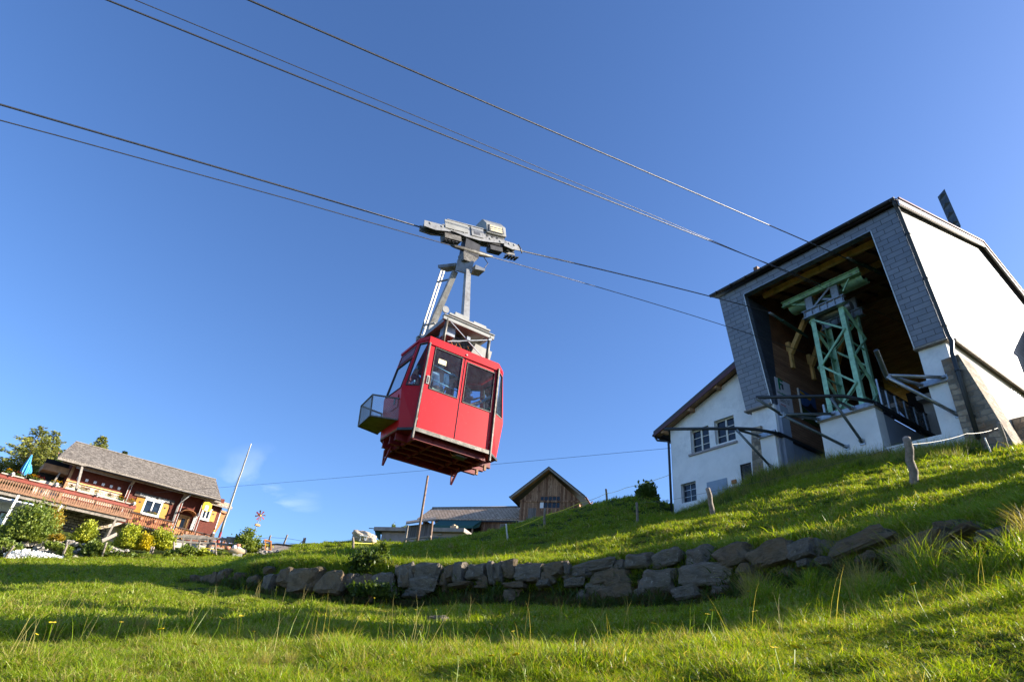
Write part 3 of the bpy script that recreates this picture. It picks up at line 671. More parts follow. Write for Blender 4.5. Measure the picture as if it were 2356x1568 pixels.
    scatter('seed_stems', Ps, np.stack([x, y, height(x, y)-0.01], -1), np.stack([s, s, s], -1), NR.uniform(0, 6.28, n), NR.normal(0, 0.15, (n, 2)))
    # meadow flowers
    Pfl = [flower_mesh('meadow_flower', 'flower_yellow', 0.16, 0.016)]
    x, y, r = sample(160, 2.6, 13, -44, 56, 1.2); n = len(x); s = NR.uniform(0.7, 1.3, n)
    scatter('meadow_flowers', Pfl, np.stack([x, y, height(x, y)+0.02], -1), np.stack([s, s, s], -1), NR.uniform(0, 6.28, n), NR.normal(0, 0.2, (n, 2)))
    x, y, r = sample(900, 30, 50, -46, -20, 1.2); n = len(x); s = NR.uniform(1.2, 2.2, n)
    Pf2 = [flower_mesh('meadow_flower', 'flower_yellow', 0.12, 0.022)]
    scatter('far_meadow_flowers', Pf2, np.stack([x, y, height(x, y)], -1), np.stack([s, s, s], -1), NR.uniform(0, 6.28, n))
    # coarse tussocks on the slope at the right, thing by thing
    tp = [blade_mesh('grass_tussock', 'grass', 150, 0.5, 0.14, 0.009, 0.95, 0.3, 51), blade_mesh('grass_tussock', 'grass_dry', 120, 0.55, 0.12, 0.007, 0.8, 0.2, 52)]
    X, Y, I = [], [], []
    for (px, py, k, sc) in ((1735, 1390, 1, .9), (1770, 1400, 0, .8), (1860, 1375, 0, .8), (2000, 1375, 1, .9), (2030, 1385, 0, .8), (2130, 1330, 1, 1.1), (2170, 1345, 0, 1.1), (2230, 1350, 0, 1.0), (1960, 1300, 1, .9), (1990, 1310, 0, .8), (2350, 1290, 1, 1), (2340, 1400, 0, .8), (1290, 1470, 0, .5), (1880, 1440, 0, .6), (310, 1460, 1, .5), (1330, 1530, 1, .5), (620, 1540, 1, .5), (2300, 1330, 0, 1), (2080, 1290, 0, .8), (1900, 1330, 0, .7), (1820, 1330, 1, .7)):
        g = ground_at(px, py); r_ = math.hypot(g.x, g.y); 
        for q_ in range(2): X.append(g.x+NR.normal(0, .08)); Y.append(g.y+NR.normal(0, .08)); I.append((k, sc*min(1.0, r_/8.5)))
    X = np.array(X); Y = np.array(Y); s = np.array([i[1] for i in I]); n = len(X)
    scatter('grass_tussocks', tp, np.stack([X, Y, height(X, Y)-0.02], -1), np.stack([s, s, s], -1), NR.uniform(0, 6.28, n), NR.normal(0.0, 0.1, (n, 2)), idx=np.array([i[0] for i in I]))
grass()
# ------------------------------------------------------------------ valley-side of the cable car station
def station():
    O = ST(-11, 22.5, 8.5)
    t = empty('cable_car_station', O, 'dark slate-clad cable car station with an open wooden-roofed mouth and white plaster base', 'building')
    up = Vector((0, 0, 1))
    fy = lambda z: 22.5-(z-12.1)*(1.12/5.65)             # front leans outwards with height
    def fp(u, z, d=0): return ST(u, fy(z)+d, z)
    # slate front: two jambs and a header, each a leaning slab
    def slab(u0, u1, z0, z1, name, mat='slate', th=0.3):
        m = MB(ST); m.prism([fp(u0, z0), fp(u1, z0), fp(u1, z1), fp(u0, z1)], ST(0, th, 0)-ST(0, 0, 0)); return m.build(name, mat, t)
    slab(-15.32, -14.0, 12.05, 17.86, 'slate_cladding'); slab(-8.0, -6.93, 12.25, 17.86, 'slate_cladding')
    slab(-14.0, -8.0, 17.38, 17.86, 'slate_header')
    m = MB(ST)                                            # pale edging along the cut edges of the slate
    for a, b in ((fp(-14.0, 12.05), fp(-14.0, 17.38)), (fp(-8.0, 12.25), fp(-8.0, 17.38)), (fp(-14.0, 17.38), fp(-8.0, 17.38))): m.bar(a-ST.W*0.012, b-ST.W*0.012, 0.04, 0.04)
    m.build('edge_trim', 'galv', t)
    # reveals and return of the left jamb
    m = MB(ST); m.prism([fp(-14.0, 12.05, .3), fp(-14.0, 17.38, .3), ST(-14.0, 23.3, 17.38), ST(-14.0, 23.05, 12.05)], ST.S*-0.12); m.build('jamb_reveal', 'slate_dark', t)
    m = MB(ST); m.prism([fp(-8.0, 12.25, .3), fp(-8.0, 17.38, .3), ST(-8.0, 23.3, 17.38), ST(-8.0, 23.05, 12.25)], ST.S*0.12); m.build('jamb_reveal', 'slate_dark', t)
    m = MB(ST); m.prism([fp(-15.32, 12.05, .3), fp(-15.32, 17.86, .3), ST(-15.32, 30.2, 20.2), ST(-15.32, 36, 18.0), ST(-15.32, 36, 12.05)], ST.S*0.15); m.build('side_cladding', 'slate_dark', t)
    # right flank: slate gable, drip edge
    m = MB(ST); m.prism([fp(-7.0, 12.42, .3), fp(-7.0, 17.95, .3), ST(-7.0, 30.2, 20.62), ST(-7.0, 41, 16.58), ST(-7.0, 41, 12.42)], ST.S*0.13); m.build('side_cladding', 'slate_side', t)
    m = MB(ST); m.box((-6.88, 22.9, 12.3), (-6.80, 41, 12.44)); m.box((-15.3, 22.3, 11.98), (-14.0, 22.62, 12.05)); m.box((-8.0, 22.3, 12.18), (-6.9, 22.62, 12.25)); m.build('drip_edge', 'old_wood', t)
    # roof
    m = MB(ST)
    for a, b in (((21.15, 18.02), (30.2, 20.78)), ((30.2, 20.78), (41, 16.73))):
        m.prism([ST(-15.55, a[0], a[1]), ST(-15.55, b[0], b[1]), ST(-15.55, b[0], b[1]-.16), ST(-15.55, a[0], a[1]-.16)], ST.S*8.83)
    m.build('roof', 'fascia', t)
    m = MB(ST)
    for a, b in (((21.2, 17.97), (30.2, 20.74)), ((30.2, 20.74), (41, 16.68))):
        m.prism([ST(-6.72, a[0], a[1]-.02), ST(-6.72, b[0], b[1]-.02), ST(-6.72, b[0], b[1]-.30), ST(-6.72, a[0], a[1]-.30)], ST.S*0.05)
    m.build('verge_flashing', 'roof_trim', t)
    m = MB(ST)
    for a, b in (((21.2, 18.03), (30.2, 20.80)), ((30.2, 20.80), (41, 16.74))): m.bar(ST(-6.66, *a), ST(-6.66, *b), 0.07, 0.06); m.bar(ST(-6.66, a[0], a[1]-.32), ST(-6.66, b[0], b[1]-.32), 0.03, 0.03)
    m.build('verge_trim', 'copper_brown', t)
    g = MB(ST); g.tube([ST(-15.6, 21.07, 17.93), ST(-6.75, 21.07, 17.98)], 0.085, 12)
    for k in range(11): g.disc(ST(-15.2+k*0.83, 21.07, 17.935), ST.S, 0.1, 0.05, 12)
    g.build('gutter', 'gutter', t)
    g = MB(ST); g.tube([ST(-6.83, 21.08, 17.95), ST(-6.84, 21.22, 17.78), fp(-6.83, 17.5, -.08), fp(-6.83, 12.3, -.08), ST(-6.80, 22.42, 12.1), ST(-6.86, 22.30, 11.6), ST(-6.84, 22.15, 8.4)], 0.075, 10)
    for z in (16.5, 14.6, 12.7, 10.9, 9.2): g.disc(fp(-6.83, z, -.08) if z > 12 else ST(-6.85, 22.25, z), up, 0.095, 0.06, 10)
    g.build('downpipe', 'pipe_black', t)
    # hood over the mouth: ceiling boards, rafters, purlins
    zc = lambda v: 17.62+(v-21.3)*0.303
    m = MB(ST); m.prism([ST(-15.1, 21.45, zc(21.45)), ST(-15.1, 30.0, zc(30.0)), ST(-15.1, 30.0, zc(30.0)+.06), ST(-15.1, 21.45, zc(21.45)+.06)], ST.S*8.0)
    m.prism([ST(-15.1, 30.0, 20.2), ST(-15.1, 38, 17.3), ST(-15.1, 38, 17.36), ST(-15.1, 30.0, 20.26)], ST.S*8.0)
    m.build('ceiling', 'ceiling_wood', t)
    for k in range(9):
        m = MB(ST); u = -14.3+k*0.86; m.bar(ST(u, 21.5, zc(21.5)-.08), ST(u, 30, zc(30)-.08), 0.09, 0.15); m.build('rafter', 'rafter_dark', t)
    for k, v in enumerate((22.6, 25.2, 27.5, 30.0)):
        m = MB(ST); m.box((-13.75 if k == 0 else -14.6, v, zc(v)-.40), (-7.9, v+0.17, zc(v)-.15)); m.build('purlin', 'beam_orange' if k < 2 else 'beam_brown', t)
    # left inner wall: board siding, struts above it
    m = MB(ST); m.prism([ST(-14.12, 23.0, 10.75), ST(-14.12, 34, 10.75), ST(-14.12, 34, 15.2), ST(-14.12, 23.0, 15.5)], ST.S*0.10); m.build('board_siding', 'siding', t)
    m = MB(ST); m.box((-14.35, 23.1, 9), (-14.13, 34, 20)); m.build('inner_wall', 'rafter_dark', t)
    for v in (24.6, 26.3, 28.2):
        m = MB(ST); m.bar(ST(-13.95, v, 15.4), ST(-12.3, v+0.2, zc(v)-.5), 0.2, 0.22, ST.W); m.bar(ST(-14.0, v, 14.6), ST(-14.0, v, 16.0), .2, .2, ST.W); m.build('strut', 'beam_orange', t)
    # plaster base in front
    def pl(name, lo, hi, mat='plaster'): m = MB(ST); m.box(lo, hi); return m.build(name, mat, t)
    pl('pier', (-15.05, 22.52, 8.0), (-13.93, 23.0, 12.04)); pl('pier_side', (-14.1, 22.7, 8.0), (-13.78, 23.3, 12.03), 'plaster_shade')
    pl('parapet', (-14.66, 22.30, 7.9), (-13.95, 22.517, 10.52)); pl('parapet_flank', (-14.3, 22.518, 7.9), (-13.90, 34, 10.48), 'plaster_shade')
    pl('platform_block', (-12.05, 22.5, 7.8), (-9.86, 23.1, 10.56)); pl('platform_block', (-12.0, 23.1, 7.8), (-9.90, 34, 10.54), 'plaster_shade')
    pl('low_wall', (-9.86, 22.56, 7.8), (-7.9, 22.8, 8.98)); pl('low_wall', (-13.9, 22.6, 7.8), (-12.05, 22.8, 8.75))
    pl('pier', (-7.93, 22.5, 7.8), (-7.02, 22.95, 12.22)); 
    pl('side_wall', (-7.25, 22.95, 7.8), (-6.99, 41, 12.40), 'plaster_side')
    pl('platform_top', (-12.1, 22.42, 10.565), (-9.82, 23.0, 10.66), 'concrete_lite')
    # steel edge plates and black landing lips
    for lo, hi in (((-14.7, 22.20, 10.53), (-13.85, 22.30, 10.72)), ((-12.12, 22.36, 10.60), (-9.80, 22.42, 10.78)), ((-8.15, 22.36, 10.72), (-7.27, 22.46, 10.92))):
        pl('edge_plate', lo, hi, 'galv')
    m = MB(ST); m.box((-14.0, 22.3, 10.5), (-13.74, 33, 10.62)); m.box((-9.95, 22.4, 10.62), (-9.72, 33, 10.76)); m.build('landing_lip', 'pipe_black', t)
    m = MB(ST); m.prism([ST(-7.93, 22.9, 10.85), ST(-7.3, 22.9, 10.85), ST(-7.3, 24.5, 10.85), ST(-8.3, 24.5, 10.85)], up*0.1); m.build('landing', 'concrete', t)
    # stone buttresses
    m = MB(ST); m.prism([ST(-15.42, 22.42, 7.8), ST(-14.68, 22.42, 7.8), ST(-14.62, 22.42, 11.18), ST(-15.12, 22.42, 11.22)], ST.W*0.6); m.build('stone_buttress', 'field_stone', t)
    m = MB(ST); b0 = [ST(-7.27, 22.36, 7.6), ST(-5.95, 22.36, 7.6), ST(-6.72, 22.36, 11.52), ST(-7.27, 22.36, 11.50)]; b1 = [p+ST.W*1.0 for p in b0]
    m.prism(b0, ST.W*1.1); m.build('stone_buttress', 'field_stone', t)
    # dim interior: floor, back wall, pillars and a control cabin
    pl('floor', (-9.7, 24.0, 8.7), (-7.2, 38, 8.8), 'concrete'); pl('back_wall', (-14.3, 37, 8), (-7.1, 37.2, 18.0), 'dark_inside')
    pl('counterweight_housing', (-9.4, 29.0, 8.8), (-8.2, 31.0, 12.6), 'inside_grey'); pl('inner_ceiling', (-9.9, 26.5, 12.2), (-7.2, 34, 12.4), 'inside_grey'); pl('column', (-9.9, 27.0, 8.8), (-9.5, 27.4, 12.2), 'inside_grey')
    pl('service_wall', (-9.6, 25.4, 8.8), (-9.45, 33, 10.0), 'inside_grey')
    # lettering on the side wall
    text('lettering', 'EINGANG', 'ink', t, ST(-6.982, 28.75, 12.02), ST.W, up, 0.50, 0.004)
    # annex just out of the frame that shades the side wall
    a = empty('annex', ST(-6, 34, 9), 'dark slate annex with a mono-pitch roof against the right flank of the station', 'building')
    m = MB(ST); m.prism([ST(-6.79, 32.6, 8), ST(-5.1, 32.6, 8), ST(-5.1, 32.6, 15.8), ST(-6.79, 32.6, 16.8)], ST.W*9); m.build('wall', 'slate_dark', a)
    m = MB(ST); m.prism([ST(-6.79, 32.45, 16.82), ST(-5.0, 32.45, 15.76), ST(-5.0, 32.45, 15.88), ST(-6.79, 32.45, 16.94)], ST.W*9.4); m.build('roof', 'fascia', a)
    s = empty('garden_wall', ST(-6.6, 28, 8.5), 'rough field-stone wall against the plaster flank at the right edge', 'wall')
    m = MB(ST); m.prism([ST(-6.95, 26.3, 8), ST(-6.95, 33, 8), ST(-6.95, 33, 11.6), ST(-6.95, 27.2, 10.75), ST(-6.95, 26.4, 10.45)], ST.S*.6); m.build('stonework', 'field_stone', s)
    return t
station()

def signs():
    # white company board and landscape poster on the siding
    u = -14.0; X = ST.W; Y = Vector((0, 0, 1)); Nn = ST.S
    b = empty('information_board', ST(u, 24.0, 11), 'tall white company board with green lettering on the brown siding', 'sign')
    def P(x, y): # from zoomed crop to the wall plane
        d = ray((3080+x/6.533)/1.7385, (1480+y/6.533)/1.7385); return d*((u+0.03)/d.dot(ST.S))
    m = MB(ST); q = [P(118, 155), P(508, 370), P(645, 1180), P(235, 1010)]; q[2] = Vector((q[1].x, q[1].y, q[2].z)); q[3] = Vector((q[0].x, q[0].y, q[2].z)); q[0] = Vector((q[0].x, q[0].y, q[1].z))
    m.prism(q, Nn*-0.025); m.build('panel', 'sign_white', b)
    c = (q[0]+q[1]+q[2]+q[3])/4; W_ = (q[1]-q[0]).length; H_ = q[1].z-q[2].z
    o = Nn*0.006
    m = MB(); lc = c+Y*(H_*0.33)-X*(W_*0.20)
    m.bar(lc+o-Y*.3-X*.07, lc+o+Y*.22-X*.07, 0.02, 0.11, X); m.bar(lc+o+Y*.25-X*.1, lc+o+Y*.2+X*.22, 0.02, 0.09); m.bar(lc+o+Y*.0-X*.1, lc+o+Y*.02+X*.1, 0.02, 0.09)
    m.build('emblem', 'ink_green', b)
    m = MB(); m.bar(lc+o+X*.16-Y*.22, lc+o+X*.16+Y*.06, 0.02, 0.12, X); m.build('emblem_bar', 'ink_grey', b)
    text('lettering', 'Luftseilbahnen AG', 'ink_green', b, c+o+Y*(H_*0.03)+X*0.02, X, Y, 0.155, 0.003)
    for k, s in enumerate(('Talstation    Tel. 071', 'Bergstation   www.', 'Restaurant   info')):
        text('lettering', s, 'ink_grey', b, c+o-Y*(H_*(0.12+0.055*k))-X*.05, X, Y, 0.10, 0.002)
    text('lettering', 'energie', 'ink_red', b, c+o-Y*(H_*0.34)-X*.2, X, Y, 0.13, 0.003)
    b = empty('poster', ST(u, 25.5, 11), 'landscape poster of a mountain under blue sky on the brown siding', 'poster')
    q = [P(735, 490), P(1165, 700), P(1300, 1500), P(890, 1390)]; q[2] = Vector((q[1].x, q[1].y, q[2].z)); q[3] = Vector((q[0].x, q[0].y, q[2].z)); q[0].z = q[1].z
    c = (q[0]+q[2])/2; W_ = (Vector((q[1].x, q[1].y, 0))-Vector((q[0].x, q[0].y, 0))).length; H_ = q[0].z-q[3].z
    R_ = lambda x, y, e=0.0: c+X*(x*W_/2)+Y*(y*H_/2)+Nn*e
    m = MB(); m.prism([R_(-1, -1), R_(1, -1), R_(1, 1), R_(-1, 1)], Nn*-0.03); m.build('picture', 'poster_sky', b)
    m = MB(); m.prism([R_(-1, -.1, .004), R_(-1, .05, .004), R_(-.5, -.02, .004), R_(-.1, .08, .004), R_(.35, .42, .004), R_(.6, .2, .004), R_(1, .12, .004), R_(1, -.3, .004)], Nn*-0.01); m.build('mountain', 'poster_rock', b)
    m = MB(); m.prism([R_(-1, -1, .006), R_(-1, -.1, .006), R_(0, -.3, .006), R_(1, -.28, .006), R_(1, -1, .006)], Nn*-0.01); m.build('meadow', 'poster_grass', b)
    m = MB(); m.prism([R_(-.8, .93, .006), R_(-.85, .75, .006), R_(.3, .55, .006), R_(.5, .72, .006)], Nn*-0.01); m.build('banner', 'ink_yellow', b)
    m = MB(); m.bar(R_(-1.05, -1), R_(-1.05, 1), .07, .05, X); m.build('side_lath', 'window_frame', b)
    # red notice behind the railing
    b = empty('warning_notice', ST(-8.6, 26.2, 9), 'dark red notice with white letters behind the platform railing', 'sign')
    m = MB(ST); m.box((-8.9, 26.1, 9.35), (-8.25, 26.14, 9.85)); m.build('panel', 'ink_red', b)
    text('lettering', 'RE', 'sign_white', b, ST(-8.62, 26.09, 9.6), ST.S, Y, 0.3, 0.003)
signs()

def house():
    O = ST(-18, 23, 8.4)
    t = empty('station_house', O, 'white plaster house wing with brown gable roof joined to the left of the slate station', 'building')
    v = 23.0; up = Vector((0, 0, 1))
    prof = [(-20.26, 7.6), (-15.2, 7.6), (-15.2, 14.9), (-15.9, 14.42), (-20.26, 12.55)]
    # front wall with real openings: strips around the windows
    m = MB(ST); th = 0.3
    wins = [(-18.98, -17.84, 11.10, 12.32), (-17.50, -16.36, 11.20, 12.42), (-19.76, -18.84, 8.80, 9.74), (-16.30, -15.72, 8.97, 9.94)]
    us = sorted({-20.26, -15.2}|{w_[0] for w_ in wins}|{w_[1] for w_ in wins})
    top = lambda u: 12.78+(u+20.26)*.385
    for a, b in zip(us[:-1], us[1:]):
        hs = sorted([(w_[2], w_[3]) for w_ in wins if w_[0] <= a+1e-6 and w_[1] >= b-1e-6]); z = 7.6
        for h0, h1 in hs:
            m.box((a, v, z), (b, v+th, h0)); z = h1
        m.prism([ST(a, v, z), ST(b, v, z), ST(b, v, top(b)), ST(a, v, top(a))], ST.W*th)
    m.build('wall', 'plaster', t)
    m = MB(ST); m.box((-20.26, v+th, 7.6), (-19.96, v+9, 12.5)); m.build('wall_return', 'plaster', t)
    m = MB(ST); m.box((-19.95, v+1.4, 7.6), (-15.4, v+1.5, 14)); m.build('room_partition', 'inside_grey', t)
    def window(w_, nc, nr, frost=False, lip=0.1):
        a, b, c, d = w_; y = v+0.17
        f = MB(ST); fw = 0.05
        f.ring([ST(a, y, c), ST(b, y, c), ST(b, y, d), ST(a, y, d)], [ST(a+fw, y, c+fw), ST(b-fw, y, c+fw), ST(b-fw, y, d-fw), ST(a+fw, y, d-fw)], ST.W*0.06)
        mid = (a+b)/2
        if nc == 2: f.box((mid-.045, y-.01, c+fw), (mid+.045, y+.05, d-fw))
        else: f.box((mid-.015, y, c+fw), (mid+.015, y+.05, d-fw))
        for k in range(1, nr): z = c+(d-c)*k/nr; f.box((a+fw, y+.005, z-.016), (b-fw, y+.045, z+.016))
        wf = f.build('window', 'window_frame' if not frost else 'galv', t)
        g = MB(ST); g.poly([ST(a+fw, y+.03, c+fw), ST(b-fw, y+.03, c+fw), ST(b-fw, y+.03, d-fw), ST(a+fw, y+.03, d-fw)]); g.build('pane', 'window_glass', wf)
    window(wins[0], 2, 3); window(wins[1], 2, 3); window(wins[2], 1, 3, True)
    m = MB(ST); m.box((-19.12, v-.08, 11.0), (-16.28, v+.15, 11.1)); m.build('window_sill', 'sill_stone', t)
    m = MB(ST); a, b, c, d = wins[3]; m.ring([ST(a-.03, v+.02, c-.03), ST(b+.03, v+.02, c-.03), ST(b+.03, v+.02, d+.03), ST(a-.03, v+.02, d+.03)], [ST(a+.03, v+.02, c+.03), ST(b-.03, v+.02, c+.03), ST(b-.03, v+.02, d-.03), ST(a+.03, v+.02, d-.03)], ST.W*.05)
    k = c
    while k < d-.05: m.bar(ST(a, v+.07, k+.03), ST(b, v+.07, k+.03), 0.012, 0.03); k += 0.06
    m.build('louvred_vent', 'dark_steel', t)
    m = MB(ST); m.box((-18.18, v-.03, 7.7), (-17.05, v-.005, 9.5)); dr = m.build('door', 'door_grey', t)
    m = MB(ST); m.box((-17.2, v-.06, 8.4), (-17.14, v-.03, 8.5)); m.build('handle', 'dark_steel', dr)
    m = MB(ST); m.box((-16.80, v-.05, 9.14), (-16.55, v-.004, 9.32)); m.build('junction_box', 'rail_wood_orange', t)
    # roof: slope rising to the right, deep eaves on the front with rafter ends
    a = Vector(ST(-20.98, v-.5, 12.56)); b = Vector(ST(-15.25, v-.5, 14.83)); d = ST.W*9.5
    m = MB(ST); m.prism([a, b, b+up*0.16, a+up*0.16], d); m.build('roof', 'fascia', t)
    m = MB(ST); m.prism([a-up*.002, b-up*.002, b-up*0.20, a-up*0.14], ST.W*0.05); m.build('verge_board', 'copper_brown', t)
    m = MB(ST); m.prism([a+ST.W*.06-up*.01, b+ST.W*.06-up*.01, b+ST.W*.06-up*0.05, a+ST.W*.06-up*0.05], ST.W*0.42); m.build('soffit', 'beam_brown', t)
    for uu, zz in ((-16.95, 13.98), (-18.65, 13.31), (-20.45, 12.60)):
        m = MB(ST); m.box((uu-.08, v-.42, zz-.09), (uu+.08, v-.002, zz+.09)); m.build('purlin_end', 'beam_brown', t)
    m = MB(ST); m.tube([ST(-21.0, v-.5, 12.50), ST(-21.0, v+8.5, 12.50)], 0.075, 10); m.build('gutter', 'gutter', t)
    m = MB(ST); m.tube([ST(-21.0, v-.35, 12.44), ST(-20.95, v-.25, 12.28), ST(-20.6, v-.10, 12.20), ST(-20.36, v-.06, 12.1), ST(-20.36, v-.06, 8.0)], 0.06, 10); m.build('downpipe', 'pipe_black', t)
house()

def tower():
    t = empty('lattice_tower', ST(-11, 23.4, 10.6), 'pale green riveted lattice tower carrying the cable saddle in the station mouth', 'tower')
    up = Vector((0, 0, 1)); v0, v1 = 23.2, 24.5
    L_ = lambda v, z: ST(-11.83-(15.8-z)*0.0, v, z); 
    ul, ur = -11.88, -10.60
    def leg(u, v): 
        m = MB(ST); m.box((u-.10, v-.012, 10.6), (u+.10, v+.012, 15.85)); s = 1 if v < 24 else -1; e = -.10 if u < -11.2 else .10
        m.box((u+e-.012, min(v, v+s*.2), 10.6), (u+e+.012, max(v, v+s*.2), 15.85)); m.build('leg', 'tower_green', t)
    for u in (ul, ur):
        for v in (v0, v1): leg(u, v)
    def brace(p, q, nrm):
        m = MB(); m.bar(p, q, 0.12, 0.02, nrm.cross((q-p).normalized())); m.bar(p+nrm*.04, q+nrm*.04, 0.02, 0.08, nrm.cross((q-p).normalized()))
        for e in (p, q):
            m.disc(e-nrm*.02, nrm, .035, .05, 8)
        m.build('brace', 'tower_green', t)
    zs = [15.7, 14.65, 13.35, 12.1, 10.85]
    for i in range(4):
        a, b = (ul, ur) if i % 2 == 0 else (ur, ul)
        brace(ST(a, v0-.03, zs[i]), ST(b, v0-.03, zs[i+1]), ST.W*-1); brace(ST(b, v1+.03, zs[i]), ST(a, v1+.03, zs[i+1]), ST.W)
        c, d = (v0, v1) if i % 2 == 0 else (v1, v0)
        for u, n in ((ul, ST.S*-1), (ur, ST.S)):
            brace(ST(u+n.dot(ST.S)*.14, c, zs[i]), ST(u+n.dot(ST.S)*.14, d, zs[i+1]), n)
            m = MB(ST); m.bar(ST(u, v0, zs[i]-.5), ST(u, v1, zs[i]-.5), .06, .06); m.build('cross_bar', 'tower_green', t)
    # steel yoke and uprights
    for v in (23.12, 24.55):
        m = MB(ST); m.box((-12.15, v-.1, 15.82), (-10.30, v-.08, 16.14)); m.box((-12.2, v-.18, 16.14), (-10.25, v+.06, 16.17)); m.box((-12.2, v-.18, 15.79), (-10.25, v+.06, 15.82))
        for k in range(6): u = -12.1+k*.35; m.box((u-.012, v-.17, 15.82), (u+.012, v-.1, 16.14))
        m.build('yoke_beam', 'galv', t)
        for u in (-11.85, -10.65):
            m = MB(ST); m.box((u-.17, v-.06, 16.17), (u+.17, v-.03, 16.86)); m.box((u-.17, v-.06, 16.17), (u-.14, v+.12, 16.86)); m.box((u+.14, v-.06, 16.17), (u+.17, v+.12, 16.86)); m.build('upright', 'galv', t)
        m = MB(ST); m.bar(ST(-11.7, v-.08, 16.2), ST(-10.8, v-.08, 16.85), .09, .03, ST.W); m.bar(ST(-11.4, v-.02, 16.55), ST(-10.8, v-.02, 16.25), .09, .03, ST.W); m.build('diagonal', 'galv', t)
    m = MB(ST); m.tube([ST(-12.0, 23.6, 15.9), ST(-10.3, 23.6, 15.9)], .2, 14); m.build('roller', 'galv', t)
    # saddle beam: two green channels and the half-round saddles at both ends
    m = MB(ST)
    m.box((-13.1, 23.06, 16.92), (-9.45, 23.09, 17.14)); m.box((-13.12, 22.98, 17.14), (-9.43, 23.16, 17.17)); m.box((-13.12, 22.98, 16.89), (-9.43, 23.16, 16.92)); m.build('saddle_beam', 'tower_green', t)
    m = MB(ST); m.box((-12.9, 24.0, 16.88), (-9.6, 24.03, 17.14)); m.box((-12.9, 23.95, 17.14), (-9.6, 24.12, 17.17)); m.build('saddle_beam', 'tower_green', t)
    for ua, ub in ((-12.95, -12.05), (-10.4, -9.5)):
        m = MB(ST); pts = []; n = 10
        for k in range(n+1):
            a = math.pi*k/n; pts.append((23.6-math.cos(a)*0.36, 16.92-math.sin(a)*0.22))
        for (va, za), (vb, zb) in zip(pts[:-1], pts[1:]): m.prism([ST(ua, va, za), ST(ub, va, za), ST(ub, vb, zb), ST(ua, vb, zb)], up*.03)
        m.build('saddle_drum', 'tower_green', t)
    for a, b in (((-12.7, 16.9), (-12.0, 16.55)), ((-9.9, 16.95), (-10.3, 16.4))):
        m = MB(ST); m.bar(ST(a[0], 23.1, a[1]), ST(b[0], 23.1, b[1]), .05, .05); m.build('stay', 'tower_green', t)
    for u in (-13.0, -12.75, -12.0, -11.85, -10.9, -10.75, -9.8, -9.55):
        m = MB(ST); m.disc(ST(u, 23.04, 17.0), ST.W, .035, .06, 8); m.build('bolt', 'galv', t)
    # cable anchor sockets either side
    for n_, (a, b) in enumerate(((ST(-13.0, 21.75, 15.98), ST(-13.0, 24.6, 15.9)), (ST(-9.4, 22.2, 17.22), ST(-9.1, 25.2, 17.5)))):
        s = empty('rope_anchor', a, ('dark green rope anchor hanging left of the lattice tower', 'dark green rope anchor hanging right of the lattice tower')[n_], 'anchor', 'rope anchors beside the tower')
        m = MB(); d = (b-a); m.bar(a+d*.12, b, .05, .14); m.bar(a+d*.3, b-d*.2, .16, .06); m.build('bracket', 'anchor_green', s)
        m = MB(); m.tube([a-d*.02, a+d*.05, a+d*.14], [.04, .07, .05], 10); m.build('socket', 'galv', s)
tower()

